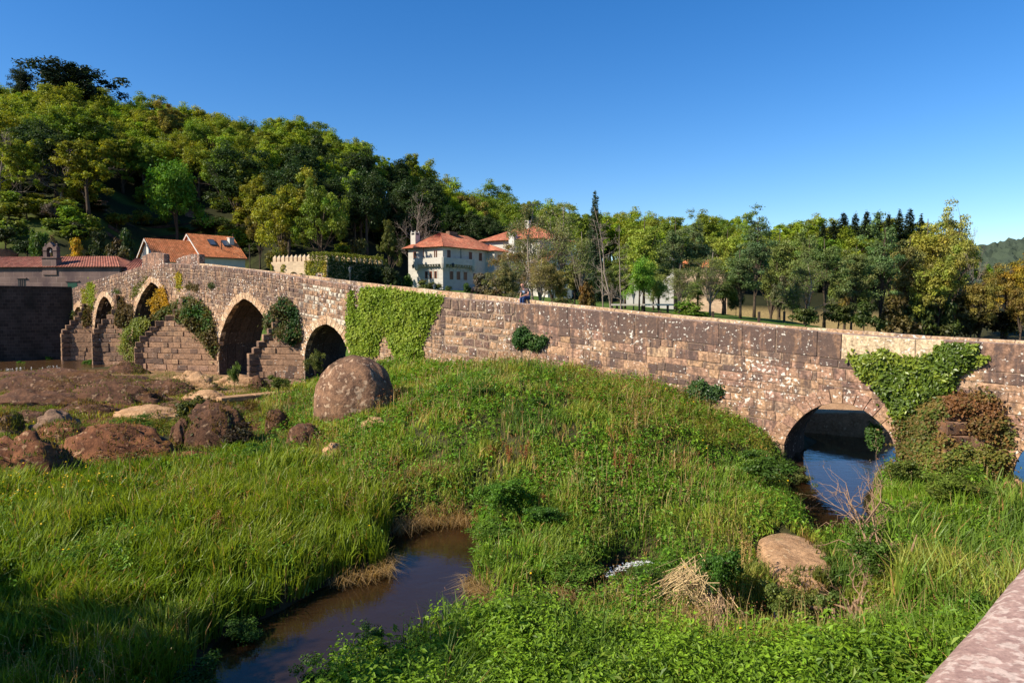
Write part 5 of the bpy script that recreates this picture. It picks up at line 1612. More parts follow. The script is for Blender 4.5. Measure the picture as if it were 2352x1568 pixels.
# undergrowth at the foot of the wood
und = {}
for k in range(75):
    px = rt.uniform(-40, 1240); h0 = float(np.interp(px, HILL[:, 0], HILL[:, 2]))
    Y_ = h0 + rt.uniform(14, 44) + (14 if 225 < px < 545 else 0)
    P = ground_at_px(px, Y_); hg = rt.uniform(2.4, 4.6)
    kind_ = rt.choice(('dark', 'green', 'dark', 'olive')); c_ = vary(GREEN[kind_], .2)
    o = plant('bush', P - (0, 0, .2), hg, hg * rt.uniform(1.2, 2.0), c_, "x", "bush", "undergrowth shrubs of the wooded hill")
    land = next(l for a_, b_, l in LAND if a_ <= px < b_)
    row = 'deeper in the wood' if Y_ > h0 + 36 else 'at the wood edge' if Y_ > h0 + 24 else 'in front of the wood'
    und.setdefault(f"{'tall' if hg > 3.8 else 'low' if hg < 3.0 else 'rounded'} {dict(dark='dark', green='mid green', olive='olive')[kind_]} shrub {row} {land}", []).append((px, o))
settle_labels(und)

# ---- trees and bushes one can pick out
plant_px('alder', 75, 142, 180, 66, GREEN['pinecol'], "slender dark pine on the skyline at the far left", variant=1, name='pine_tree')
plant_px('oak', 180, 136, 178, 225, GREEN['pinecol'], "broad dark umbrella pine on the skyline", variant=1, name='pine_tree')
plant_px('oak', 0, 190, 186, 60, GREEN['dark'], "dark tree on the skyline cut by the left edge")
plant_px('oak', 412, 358, 118, 150, (.09, .19, .016), "bright green round tree alone below the dark wood")
plant_px('big_oak', 652, 396, 101, 190, (.20, .21, .018), "large olive-green tree over the stone gateway", variant=0)
plant_px('big_oak', 738, 410, 98, 150, (.12, .17, .018), "large green tree leaning over the battlemented wall", variant=1)
plant_px('oak', 600, 462, 112, 60, (.15, .125, .02), "golden-olive tree left of the large gateway trees")
plant_px('oak', 845, 388, 124, 130, GREEN['dark'], "very dark tree left of the bare grey tree")
plant_px('oak', 895, 520, 112, 66, (.085, .10, .02), "small round olive tree beside the manor chimney")
plant_px('bare', 946, 428, 122, 95, (1, 1, 1), "bare grey tree above the manor chimney", group="leafless trees")
plant_px('bare', 148, 326, 112, 150, (1, 1, 1), "large bare tree on the garden slope left", group="leafless trees")
plant_px('bare', 6, 300, 108, 120, (1, 1, 1), "bare tree cut by the left edge", group="leafless trees")
plant_px('fine_bush', 128, 455, 104, 52, (.11, .085, .07), "purplish brown shrub below the large bare tree", cat="bush")
for px, top, wv, lab in ((268, 487, 76, "left"), (325, 484, 50, "middle"), (384, 486, 60, "right")):
    plant_px('bush', px, top, None, wv, (.14, .17, .022), f"{lab} of three yellow-green fruit trees on the garden terrace", pybase=524, cat="tree", name="fruit_tree", group="fruit trees on the terrace")
plant_px('bush', 186, 556, 88, 46, GREEN['yellow'], "golden yellow shrub behind the chapel roof", cat="bush")
plant_px('bush', 272, 557, 88, 74, (.06, .055, .02), "dark brown-green bush behind the chapel roof end", cat="bush")
plant_px('bush', 98, 520, 88, 52, (.07, .13, .018), "light green young tree behind the bell gable", cat="tree", name="young_tree")
plant_px('bush', 128, 548, 86, 30, (.10, .09, .035), "small brownish shrub right of the bell gable", cat="bush")
plant_px('bush', 52, 508, 96, 70, (.06, .075, .028), "wide grey-green bush left of the bell gable", cat="bush")
plant_px('bush', 30, 470, 104, 90, (.09, .10, .018), "olive bush on the slope at the left edge", cat="bush")
for i, (px, top, Y_, wv, c_) in enumerate(((20, 520, 92, 80, 'dark'), (70, 545, 90, 70, 'dark'), (150, 505, 100, 80, 'dark'), (215, 500, 104, 70, 'green'), (170, 480, 110, 80, 'dark'), (105, 470, 108, 80, 'green'), (60, 440, 112, 90, 'dark'), (205, 455, 116, 80, 'dark'),
        (235, 470, 120, 70, 'dark'), (300, 540, 96, 60, 'dark'), (340, 530, 128, 70, 'dark'), (420, 525, 130, 60, 'green'), (470, 540, 124, 70, 'dark'), (500, 500, 130, 80, 'dark'), (540, 520, 126, 80, 'olive'), (250, 565, 90, 50, 'dark'))):
    plant_px('bush', px, top, Y_, wv, vary(GREEN[c_]), f"{('dark', 'low dark', 'rounded dark', 'mid green', 'broad dark', 'loose green', 'tall dark', 'shaded dark', 'scrubby dark', 'small dark', 'flat dark', 'pale', 'spreading dark', 'high dark', 'olive', 'tiny dark')[i]} garden shrub {('at the left edge behind the chapel', 'left of the bell gable behind the roof', 'between bell gable and yellow shrub, higher up', 'above the yellow shrub', 'above the light green young tree', 'up the slope left of the bare tree foot', 'below the left edge bare tree', 'right of the large bare tree foot', 'beside the pale slope shed', 'behind the chapel roof right end', 'under the middle fruit tree', 'under the right fruit tree', 'right of the lowest terrace wall', 'above the right terrace end', 'above the orange house chimney', 'beside the yellow shrub, right')[i]}", cat="bush", group="shrubs of the hillside gardens")
plant_px('bush', 190, 515, 98, 60, (.035, .05, .016), "dark bush below the garden path", cat="bush")
plant_px('bush', 230, 540, 96, 60, (.03, .045, .014), "low dark hedge bush above the chapel roof", cat="bush")
plant_px('bush', 460, 503, None, 60, (.045, .06, .02), "dark shrub at the right end of the terraces", pybase=535, cat="bush")
plant_px('bush', 520, 520, None, 70, (.075, .085, .025), "olive shrub on the bank right of the orange house", pybase=560, cat="bush")
plant_px('bush', 580, 562, None, 50, (.055, .085, .018), "green shrub on the bank above the gateway", pybase=585, cat="bush")
plant_px('bush', 640, 562, 93, 60, (.12, .12, .02), "yellowish shrub rising behind the battlements", cat="bush")
plant_px('bush', 820, 560, 104, 80, (.09, .085, .028), "brownish heath shrub above the shaded ivy wall", cat="bush")
plant_px('bush', 870, 600, 92, 60, (.03, .05, .014), "dark shrub right of the shaded ivy wall", cat="bush")
plant_px('bush', 905, 612, 90, 70, (.028, .045, .013), "dark rounded hedge left of the manor", cat="bush")
plant_px('bush', 938, 626, 96, 34, (.05, .12, .012), "bright green climber bush against the manor corner", cat="bush")
plant_px('bush', 985, 645, 96, 66, (.09, .11, .025), "olive shrub below the three arched manor windows", cat="bush")
plant_px('bush', 960, 655, 90, 40, (.10, .12, .03), "pale shrub at the left foot of the manor", cat="bush")
plant_px('bush', 1110, 635, 86, 82, (.12, .10, .075), "wisteria-grey shrub in front of the manor stair", cat="bush")
plant_px('bush', 1075, 655, 84, 40, (.05, .09, .02), "low green shrub beside the manor stair", cat="bush")
# riverside trees on the right, nearest last
RT = [('twiggy', 1185, 560, 72, 110, (.115, .085, .028), "brownish budding shrub-tree left of the seated man"),
      ('twiggy', 1228, 470, 76, 120, (.10, .105, .04), "grey-green thin alder above the seated man"),
      ('thin_alder', 1290, 462, 78, 120, (.095, .105, .035), "loose grey-green alder in front of the small white gable"),
      ('thin_alder', 1335, 520, 72, 90, (.085, .10, .03), "short thin alder left of the bare trunks"),
      ('oak', 1270, 600, 70, 100, (.10, .085, .025), "brown-olive thicket tree right of the seated man"),
      ('thin_alder', 1240, 585, 68, 90, (.11, .095, .035), "low brownish alder directly behind the seated man"),
      ('spruce', 1365, 438, 112, 74, GREEN['sprucec'], "single tall dark spruce rising over the thin alders"),
      ('spar', 1386, 500, 64, 46, (1, 1, 1), "bare upright trunk, first from the left of four"),
      ('spar', 1402, 470, 65, 60, (1, 1, 1), "tallest bare upright trunk with short side twigs"),
      ('spar', 1424, 515, 63, 46, (1, 1, 1), "bare trunk with side twigs near the park lamp"),
      ('alder', 1478, 478, 84, 110, (.115, .145, .02), "fresh yellow-green tree in front of the grey roof"),
      ('oak', 1468, 585, 68, 92, (.075, .14, .014), "bright green leafy tree beside the park lamp"),
      ('oak', 1512, 625, 70, 60, (.11, .14, .03), "small light green tree on the park lawn"),
      ('alder', 1552, 486, 88, 92, (.062, .085, .034), "tall grey-green alder, left of a pair"),
      ('alder', 1602, 492, 90, 80, (.066, .088, .036), "tall grey-green alder, right of a pair"),
      ('thin_alder', 1560, 600, 72, 92, (.085, .095, .035), "low thin alder before the long orange roof"),
      ('thin_alder', 1630, 570, 74, 110, (.085, .10, .032), "thin alder with pale trunk at the meadow edge"),
      ('alder', 1665, 510, 100, 84, (.13, .155, .022), "yellow-green tree behind the meadow alders"),
      ('alder', 1732, 480, 80, 108, (.05, .078, .03), "dense blue-green alder by the wire fence"),
      ('alder', 1700, 560, 74, 100, (.06, .085, .03), "leaning grey-green alder at the pond end of the meadow"),
      ('alder', 1790, 512, 102, 96, (.09, .11, .028), "olive alder behind the meadow"),
      ('alder', 1850, 520, 98, 90, (.08, .105, .03), "olive-grey alder right of the meadow"),
      ('alder', 1893, 530, 88, 110, (.06, .085, .026), "broad grey-green alder with forked trunk by the pond"),
      ('twiggy', 1850, 600, 84, 110, (.08, .095, .03), "twiggy low alder leaning over the meadow fence"),
      ('alder', 1955, 545, 92, 90, (.07, .085, .026), "dark alder with reddish trunk by the pond"),
      ('alder', 2020, 498, 94, 112, (.058, .09, .03), "tall green alder rising below the spruces"),
      ('alder', 2075, 520, 98, 100, (.10, .095, .03), "brown-green alder right of the tall green one"),
      ('alder', 2130, 478, 104, 120, (.135, .13, .02), "tall golden-olive tree below the right end of the spruces"),
      ('big_oak', 2155, 560, 96, 170, (.12, .13, .02), "wide golden-green tree leaning over the pond"),
      ('alder', 2190, 470, 112, 110, (.15, .155, .035), "feathery yellow-green treetop against the sky"),
      ('bare', 2240, 498, 108, 56, (1, 1, 1), "bare pale treetop against the sky at the right"),
      ('big_oak', 2310, 580, 112, 170, (.145, .105, .012), "rusty golden tree at the right edge"),
      ('big_oak', 2250, 610, 104, 130, (.10, .085, .018), "brownish-olive tree over the dark pond bank"),
      ('oak', 2345, 650, 102, 90, (.10, .075, .016), "low rusty tree at the right edge over the pond"),
      ('oak', 1160, 600, 66, 90, (.085, .08, .03), "brown-grey thicket tree hiding the foot of the rear house"),
      ('thin_alder', 1205, 520, 80, 110, (.085, .09, .035), "grey twiggy alder before the shaded wall of the rear house"),
      ('oak', 1320, 610, 74, 100, (.075, .08, .022), "dark olive thicket left of the bare trunks"),
      ('alder', 1435, 545, 92, 90, (.075, .10, .022), "leafy alder screening the pale house"),
      ('oak', 1405, 600, 86, 90, (.05, .06, .018), "dark thicket behind the bare upright trunks"),
      ('alder', 1512, 540, 96, 90, (.07, .095, .026), "green alder between the bright tree and the tall pair"),
      ('oak', 1580, 640, 82, 110, (.07, .095, .024), "rounded grey-green tree under the tall alder pair"),
      ('oak', 1660, 640, 86, 110, (.075, .095, .026), "rounded olive tree at the top of the meadow"),
      ('alder', 1770, 560, 112, 110, (.085, .105, .026), "olive alder far behind the sloping meadow"),
      ('oak', 1940, 610, 112, 120, (.07, .09, .022), "broad olive tree behind the reddish alder"),
      ('oak', 2050, 600, 116, 130, (.06, .08, .02), "dark broad tree under the spruce row"),
      ('oak', 1428, 612, 80, 80, (.085, .11, .022), "rounded green tree hiding the pale house wall"),
      ('oak', 1500, 600, 92, 80, (.075, .10, .026), "grey-green tree before the long orange roof's left end"),
      ('oak', 2420, 570, 110, 130, (.13, .10, .012), "golden tree just past the right edge")]
for kd, px, top, Y_, wv, c_, lab in RT:
    plant_px(kd, px, top, Y_, wv, tuple(min(1, q * 1.9) for q in c_) if kd not in ('bare', 'spar') else c_, lab, group="riverside trees" if kd not in ('spar', 'bare', 'spruce') else ("leafless trees" if kd != 'spruce' else None))
for k, px in enumerate((1886, 1908, 1930, 1958, 1984, 2008, 2034, 2058, 2082, 2108)):
    top = (512, 506, 486, 486, 482, 484, 488, 482, 480, 492)[k]
    plant_px('spruce', px, top, 150 + (k % 3) * 4, 78 + 12 * (k % 3), GREEN['sprucec'], f"dark spruce on the skyline above the pond, {('leftmost','second','third','fourth','fifth','sixth','seventh','eighth','ninth','rightmost')[k]} of its row", group="spruces in a row on the skyline")
for px, top, Y_, wv, c_, lab in ((1590, 698, 60, 120, (.10, .16, .018), "bright yellow-green bush rising over the bridge parapet"), (1530, 715, 62, 50, (.07, .11, .02), "low green bush at the parapet left of the bright one"), (1850, 700, 72, 80, (.06, .085, .02), "dark green bush at the meadow fence end"),
        (1925, 690, 84, 90, (.05, .07, .016), "dark bush under the reddish alder trunk"), (1985, 700, 80, 90, (.05, .075, .018), "green bush on the pond bank, leftmost"), (2050, 690, 90, 110, (.085, .07, .02), "rusty brown bush on the pond bank"), (2110, 680, 96, 100, (.06, .08, .018), "dark olive bush on the pond bank"),
        (2170, 700, 96, 90, (.055, .075, .016), "low bush hanging over the pond"), (2230, 690, 104, 110, (.05, .05, .014), "dark bush in the pond shade"), (2300, 700, 108, 110, (.045, .045, .014), "dark bush at the far pond end"), (1940, 625, 96, 36, (.22, .17, .035), "conical yellow-gold conifer bush below the tall alder"),
        (1820, 655, 84, 40, (.085, .12, .035), "small pollarded tree on the meadow"), (1350, 640, 62, 60, (.14, .09, .02), "orange-brown shrub among the bare trunks"), (1150, 668, 60, 90, (.085, .075, .025), "brownish scrub behind the parapet left of the man"), (1300, 690, 60, 90, (.08, .08, .025), "dry scrub behind the parapet right of the man"), (1030, 660, 88, 34, (.06, .085, .02), "small dark shrub below the manor corner")):
    plant_px('bush', px, top, Y_, wv, c_, lab, cat="bush")
for px, top in ((1785, 640), (1690, 665)):
    plant_px('bush', px, top, 88, 44, (.10, .12, .05), "small pale fruit tree on the sloping meadow, " + ("right" if px > 1700 else "left") + " one", cat="tree", name="fruit_tree")

# ---- posts and fences in the park and meadow
def post(px, Y, h, mat, label, group, tilt=0.0, r=.07):
    P = ground_at_px(px, Y); mb = MB()
    mb.prism([P + (a, b, -.3) for a, b in ((-r, -r), (r, -r), (r, r), (-r, r))], [P + (a + tilt, b, h) for a, b in ((-r, -r), (r, -r), (r, r), (-r, r))])
    mb.poly([P + (a * .6 + tilt, b * .6, h + .06) for a, b in ((-r, -r), (r, -r), (r, r), (-r, r))])
    return tag(mb.build("fence_post", M[mat], None, origin=P), label, "post", group)
for i, px in enumerate((1364, 1391, 1417, 1437)): post(px, 56, 1.4, 'pale_post', f"pale concrete fence post below the bare trunks, {('first','second','third','last')[i]} from the left", "pale posts of the park fence", r=.09)
for i, px in enumerate((1516, 1558, 1637, 1743, 1801, 1848)): post(px, (60, 60, 62, 64, 76, 76)[i], (1.3, 1.3, 1.4, 1.7, 1.2, 1.2)[i], 'post', f"dark wooden meadow fence post, {('first','second','third','fourth','fifth','sixth')[i]} from the left", "dark posts of the meadow fence", r=.10)
pt = ground_at_px(1475, 70)
pb = thing("picnic_shelter_rail", pt, "low timber rail and picnic bench beside the park lamp", "bench")
for k in (-2.6, 0, 2.6):
    mb = MB(); mb.box((pt[0] + k - .1, pt[1] - .1, pt[2] - .2), (pt[0] + k + .1, pt[1] + .1, pt[2] + 1.25)); mb.build("leg", M['post'], pb)
mb = MB(); mb.box((pt[0] - 3.2, pt[1] - .35, pt[2] + 1.25), (pt[0] + 3.2, pt[1] + .35, pt[2] + 1.42)); mb.build("top_rail", M['pale_post'], pb)
# terrace walls in the garden
for i, (y_, a_, b_) in enumerate(((508, 270, 470), (523, 250, 480), (540, 245, 470))):
    Pa = ground_hit(a_, y_); Pb = ground_hit(b_, y_); mb = MB()
    n_ = 14
    for k in range(n_):
        p, q = Pa + (Pb - Pa) * k / n_, Pa + (Pb - Pa) * (k + 1) / n_
        p[2] = gz(p[0], p[1]); q[2] = gz(q[0], q[1])
        mb.hexa([p + (0, -.2, -.6), q + (0, -.2, -.6), q + (0, .2, -.6), p + (0, .2, -.6), p + (0, -.2, .45), q + (0, -.2, .45), q + (0, .2, .45), p + (0, .2, .45)])
    tag(mb.build("terrace_wall", M['dark_wall'], None, origin=Pa), f"{('upper', 'middle', 'lower')[i]} dark terrace wall in the garden above the orange house", "wall")
for px_, y_, lab in ((227, 478, "pale box-shaped shed on the slope above the chapel"), (440, 497, "grey box-shaped shed at the foot of the dark wood")):
    P = ground_hit(px_, y_); mb = MB(); mb.box((P[0] - .9, P[1] - .8, P[2] - .5), (P[0] + .9, P[1] + .8, P[2] + 1.0)); mb.hexa([P + (-1.1, -1, 1.0), P + (1.1, -1, 1.0), P + (1.1, 1, 1.0), P + (-1.1, 1, 1.0), P + (-1.1, -1, 1.1), P + (1.1, -1, 1.1), P + (1.1, 1, 1.25), P + (-1.1, 1, 1.25)])
    tag(mb.build("shed", M['grey_rock'], None, origin=P), lab, "shed")
# ------------------------------------------------------------------ rocks
def ico(sub):
    bm = bmesh.new(); bmesh.ops.create_icosphere(bm, subdivisions=sub, radius=1.0)
    V = np.array([v.co[:] for v in bm.verts]); F = np.array([[v.index for v in f.verts] for f in bm.faces]); bm.free()
    return V, F
ICO5 = ico(6); ICO4 = ico(5)
def n3(P, s, seed, oc=4):
    return (vnoise(P[:, 0] * s + P[:, 2] * s * .7, P[:, 1] * s - P[:, 2] * s * .6, seed, oc) + vnoise(P[:, 1] * s + 7 + P[:, 0] * .3 * s, P[:, 2] * s + 3, seed + 5, oc)) * .5
def rock(px, pybase, wpx, hpx, zbase, mat, label, name="rock", depth=.7, seed=0, sink=.25, rough=.22, boxy=.0, cat="rock", group=None, rz=0.0, big=False, lean=0.0, dome=None, tufts=True):
    """rock whose foot is seen at (px, pybase) on ground of height zbase"""
    P = at_z(px, pybase, zbase); k = FPX / P[1]
    rx = wpx / k / 2; hz = hpx / k; ry = rx * depth
    V, F = (ICO5 if big else ICO4); V = V.copy()
    V = np.sign(V) * np.abs(V) ** (1 - boxy)
    if dome is None: dome = hpx < .5 * wpx and not big
    if dome: V[:, 2] = np.where(V[:, 2] > 0, 1 - np.clip(1 - V[:, 2] ** 2, 0, 1) ** .75, V[:, 2])
    if dome:
        q = V[:, 2] * 3.3 + (n3(V + seed, 1.2, seed + 44) - .5) * 2.6; fq = q - np.floor(q)
        V[:, 2] = np.where(V[:, 2] > .02, V[:, 2] + .62 * ((np.floor(q) + sstep(.62, 1.0, fq)) - q) / 3.3, V[:, 2])
    V[:, 2] += (.06 if big else .18 if dome else .30) * (n3(V * np.array((1, 1, 0)) + seed * 1.3, 1.6, seed + 21) - .5) * (V[:, 2] > 0) * 2.0
    cut = (5 if big or dome else .86) + .2 * (n3(V + seed, 1.3, seed + 30) - .5)
    V[:, 2] = np.where(V[:, 2] > cut, cut + (V[:, 2] - cut) * .35, V[:, 2])
    d = (n3(V + seed * 3.7, 1.1, seed) - .5) * rough * 2.6 + (n3(V + seed, 3.2, seed + 9) - .5) * rough * 1.1 + (n3(V, 9.0, seed + 3) - .5) * rough * .3
    cv = n3(V * np.array((1, 1, .4)) + seed * 2.1, .9, seed + 70, 3) - .5
    d -= (.0 if big else .20) * np.exp(-(np.abs(cv) / .018) ** 1.3) * (V[:, 2] > -.2)
    d += (.0 if big else .10) * np.sign(cv) * np.clip(np.abs(cv) * 12, 0, 1)
    V = V * (1 + d)[:, None]
    top = V[:, 2].max()
    V = V / np.array((np.abs(V[:, 0]).max(), np.abs(V[:, 1]).max(), top))
    hh = hz * (1 + sink)
    V = V * np.array((rx, ry, hh / (1 + .25)))
    V[:, 2] = np.maximum(V[:, 2], -hh * .25 / 1.25 - .1) 
    V[:, 0] += V[:, 2] * lean
    if rz:
        c, s = math.cos(rz), math.sin(rz); V[:, :2] = V[:, :2] @ np.array(((c, s), (-s, c)))
    cen = np.array((P[0], P[1] + ry * .55, zbase + hz - hh / 1.25))
    if tufts and cat == "rock":
        W = V + cen; rg = np.random.default_rng(seed + 900)
        m = (n3(V * 1.0 + seed, 1.1, seed + 60) + rg.normal(0, .05, len(V)) > .50) & (V[:, 2] > .02)
        if mat == 'sand_rock': m &= n3(V * 1.0 + seed, 1.1, seed + 60) > .58
        TUFT.append((W[m], mat))
    return tag(mesh_np(name, V + cen, F, M[mat], None, True, None, np.array((P[0], P[1] + ry * .55, zbase))), label, cat, group)

TUFT = []
rock(806, 962, 200, 146, 1.45, 'boulder', "huge lichen-spotted brown boulder in front of the small pointed arch", "boulder", .85, 4, .10, .13, .05, "boulder", None, 0, True)
G = "water-worn rocks at the riverside"
for a in ((90, 880, 560, 32, 1.2, 'rock', "long low brown rock ridge along the river at the left edge", .22, 11), (40, 908, 400, 44, 1.0, 'rock', "broad dark brown rock hump in front of the river ridge", .25, 12), (250, 922, 330, 46, 1.0, 'rock', "second dark rock hump right of the broad one", .3, 43),
          (70, 934, 330, 40, .95, 'rock', "low dark rock ledge in front of the broad hump", .3, 44), (380, 905, 190, 34, 1.0, 'rock', "brown rock nose at the right end of the dark humps", .4, 45),
          (282, 862, 140, 30, 1.1, 'rock', "flat brown rock with a dark hollow at the foot of the broad pier", .5, 13), (430, 892, 170, 40, 1.05, 'sand_rock', "pale sandy rock swelling beside the large arch", .45, 14),
          (540, 884, 150, 24, 1.0, 'sand_rock', "smooth sandy rock under the stepped pier", .4, 15), (585, 890, 66, 28, 1.05, 'rock', "small dark brown rock under the stepped pier", .7, 16),
          (320, 905, 180, 30, 1.0, 'rock', "brown rock slope between the dark hump and the sandy rock", .4, 17), (470, 915, 120, 20, 1.0, 'sand_rock', "flat sandy rock at the end of the stone plank", .5, 18),
          (15, 992, 62, 44, .9, 'grey_rock', "pointed grey stone at the left edge", .8, 19), (105, 990, 130, 48, .85, 'grey_rock', "rounded pale brown stone beside the pointed grey one", .7, 20),
          (10, 1100, 360, 105, .9, 'red_rock', "steep reddish mossy rock at the left edge", .6, 21), (225, 1062, 340, 84, .8, 'red_rock', "rounded reddish-brown rock dome with moss", .55, 22),
          (330, 955, 200, 24, .9, 'sand_rock', "thin sandy rock shelf behind the reddish dome", .4, 23),
          (60, 968, 190, 26, .85, 'rock', "thin dark rock shelf behind the pointed grey stone", .4, 51), (190, 948, 240, 20, .95, 'rock', "flat brown rock shelf in the grass behind the reddish dome", .35, 52),
          (420, 936, 160, 20, 1.0, 'rock', "low brown rock shelf behind the ivy mound", .4, 53), (560, 944, 110, 18, .95, 'rock', "low rock showing in the grass right of the ivy mound", .45, 54), (430, 1064, 230, 26, .75, 'red_rock', "crumbly reddish rock shelf at the front of the ivy mound", .35, 55), (130, 1010, 170, 40, .85, 'red_rock', "reddish rock shoulder behind the reddish dome", .5, 56),
          (636, 992, 62, 52, .9, 'rock', "leaning dark brown stone left of the boulder", .8, 24), (694, 1026, 84, 52, .9, 'rock', "square brown stone below the boulder", .8, 25),
          (760, 1046, 52, 30, 1.0, 'sand_rock', "small pale stone lying in the grass below the boulder", .7, 26), (860, 985, 120, 26, 1.5, 'sand_rock', "sandy stone sticking out under the boulder", .5, 27),
          (345, 1058, 130, 36, .75, 'red_rock', "low crumbly reddish rock in the grass below the ivy mound", .6, 28), (410, 1030, 60, 70, .75, 'rock', "dark upright rock at the left foot of the ivy mound", .8, 29),
          (480, 1030, 170, 110, .75, 'rock', "dark rock mound largely covered with brambles", .6, 30)):
    rock(*a[:7], "rock", a[7], a[8], .3, .26, .06, "rock", G)
def slab(poly, z, mat, label, seed, drop=.9, out=.12, tilt=(0, 0)):
    """flat-topped rock whose upper face has the traced outline"""
    pts = np.array([at_z(x, y, z) for x, y in poly]); n0 = len(pts); m = 8
    ring = np.concatenate([pts[i] + (pts[(i + 1) % n0] - pts[i]) * np.linspace(0, 1, m, endpoint=False)[:, None] for i in range(n0)])
    for _ in range(4): ring = (np.roll(ring, 1, 0) + ring * 2 + np.roll(ring, -1, 0)) / 4
    c = ring.mean(0); N = len(ring)
    V = [c]; prof = [(.15, .03), (.3, .03), (.45, .025), (.6, .02), (.75, .0), (.88, -.02), (.96, -.05), (1.0, -.11), (1.03, -.22), (1.05, -.4), (1.07, -.65), (1.08, -drop)]
    for f, dz in prof: V += list(c + (ring - c) * f + (0, 0, dz))
    V = np.array(V); d = (n3(V * 2.2, 1.0, seed) - .5) * .14 + (n3(V * 7, 1.0, seed + 2) - .5) * .06
    V[:, 2] += d + (V[:, 0] - c[0]) * tilt[0] + (V[:, 1] - c[1]) * tilt[1]; V[1:, :2] += ((V[1:, :2] - c[:2]) * d[1:, None] * .5)
    F = [(0, 1 + i, 1 + (i + 1) % N) for i in range(N)]
    for k in range(len(prof) - 1):
        F += [(1 + k * N + i, 1 + (k + 1) * N + i, 1 + (k + 1) * N + (i + 1) % N, 1 + k * N + (i + 1) % N) for i in range(N)]
    TUFT.append((V[(V[:, 0] > c[0] + .2 + n3(V, 2.0, 5) * .5) | (V[:, 1] < c[1] - .55)], mat))
    return tag(mesh_np("rock_slab", V, F, M[mat], None, True, None, c - (0, 0, drop)), label, "rock")
slab([(1738, 1236), (1800, 1222), (1858, 1238), (1896, 1258), (1912, 1296), (1900, 1336), (1850, 1350), (1800, 1330), (1765, 1290)], .52, 'sand_rock', "flat-topped sandy slab beside the driftwood", 31, drop=.9, tilt=(-.01, .05))
rock(1705, 1448, 105, 30, .0, 'sand_rock', "small sandy slab lying in the dark side pool", "rock_slab", .8, 32, .2, .15, .3, "rock")
rock(1890, 1372, 44, 46, .1, 'sand_rock', "rounded tan stone below the sandy slab", "rock", .8, 33, .3, .2, 0, "rock")
rock(2338, 1140, 50, 44, .2, 'sand_rock', "pale stone at the right edge below the last arch", "rock", .8, 35, .3)
for i, (px, py, w_, h_) in enumerate(((22, 826, 22, 9), (88, 822, 26, 8))): rock(px, py, w_, h_, 1.0, 'grey_rock', ("small grey stone in the river at the left edge", "flat grey stone between green tufts in the river")[i], "rock", .7, 40 + i, .5, .2, 0, "rock", "stones standing in the river")
# stone plank footbridge
a_, b_ = at_z(508, 914, 1.25), at_z(728, 893, 1.25)
fb = thing("stone_footbridge", (a_ + b_) / 2 - (0, 0, .6), "straight pale stone plank crossing from the rocks to the boulder", "footbridge")
ax = (b_ - a_) / np.linalg.norm(b_ - a_); ay = np.array((-ax[1], ax[0], 0)) * .75
for k in range(3):
    p, q = a_ + (b_ - a_) * (k / 3 + .002), a_ + (b_ - a_) * ((k + 1) / 3 - .002)
    mb = MB(); mb.hexa([p - (0, 0, .26), q - (0, 0, .26), q + ay - (0, 0, .26), p + ay - (0, 0, .26), p, q, q + ay, p + ay]); mb.build("slab", M['sand_rock'], fb, bevel=.03)
for k in (.0, .333, .667, 1.0):
    p = a_ + (b_ - a_) * k; mb = MB(); mb.hexa([p + (-.2, .05, -1.0), p + (.2, .05, -1.0), p + (.2, .7, -1.0), p + (-.2, .7, -1.0), p + (-.2, .05, -.262), p + (.2, .05, -.262), p + (.2, .7, -.262), p + (-.2, .7, -.262)]); mb.build("support", M['rock'], fb)
# low abutment seen through the right arch
sa_, sb_ = a6s[0], a6s[-1]
ab = MB()
def q_(s, o, z): return bpt(s, o, z)
w6 = sb_ - sa_
ab.hexa([q_(sa_ + w6 * .42, -7.5, -.6), q_(sb_ + 3.0, -7.2, -.6), q_(sb_ + 3.0, -15, -.6), q_(sa_ + w6 * .30, -15, -.6), q_(sa_ + w6 * .45, -7.6, 1.22), q_(sb_ + 3.0, -7.3, .70), q_(sb_ + 3.0, -15, 1.1), q_(sa_ + w6 * .34, -15, 1.4)])
tag(ab.build("stone_abutment", M['sand_rock'], None, origin=q_(sa_ + 2, -10, -.4), bevel=.05), "sloping stone abutment in shade seen through the right-hand arch", "stone block")
ab = MB()
ab.hexa([q_(sa_ - 3, -12.5, -.6), q_(sa_ + w6 * .28, -12.0, -.6), q_(sa_ + w6 * .28, -17, -.6), q_(sa_ - 3, -17, -.6), q_(sa_ - 3, -12.7, 1.1), q_(sa_ + w6 * .28, -12.2, 1.0), q_(sa_ + w6 * .28, -17, 1.3), q_(sa_ - 3, -17, 1.3)])
tag(ab.build("stone_abutment", M['rubble'], None, origin=q_(sa_ - 1, -13, -.4), bevel=.05), "brown rubble wall glimpsed at the right inside the right-hand arch", "wall")
# white water
def foam(pts, w_, z, label, n=260, seed=0):
    rng = np.random.default_rng(seed); V = []; F = []
    for _ in range(n):
        t = rng.random(); k = t * (len(pts) - 1); i = int(min(k, len(pts) - 2)); px = pts[i][0] + (pts[i + 1][0] - pts[i][0]) * (k - i); py = pts[i][1] + (pts[i + 1][1] - pts[i][1]) * (k - i)
        P = at_z(px + rng.normal(0, w_), py + rng.normal(0, w_ * .3), z); s = rng.uniform(.012, .045) * (P[1] / 18) ** .4
        b = len(V); h = rng.uniform(.0, .07)
        V += [P + (-s, 0, .012), P + (0, -s * .5, .012), P + (s, 0, .012), P + (0, s * .5, .012), P + (rng.normal(0, s * .3), 0, .02 + h * s * 9)]
        F += [(b, b + 1, b + 4), (b + 1, b + 2, b + 4), (b + 2, b + 3, b + 4), (b + 3, b, b + 4)]
    return tag(mesh_np("foam", np.array(V), np.array(F), M['foam'], None, True, None, V[0]), label, kind="stuff")
M['foam'] = m_plain("white_water", (.50, .52, .52), .5, .3, 9, .1)
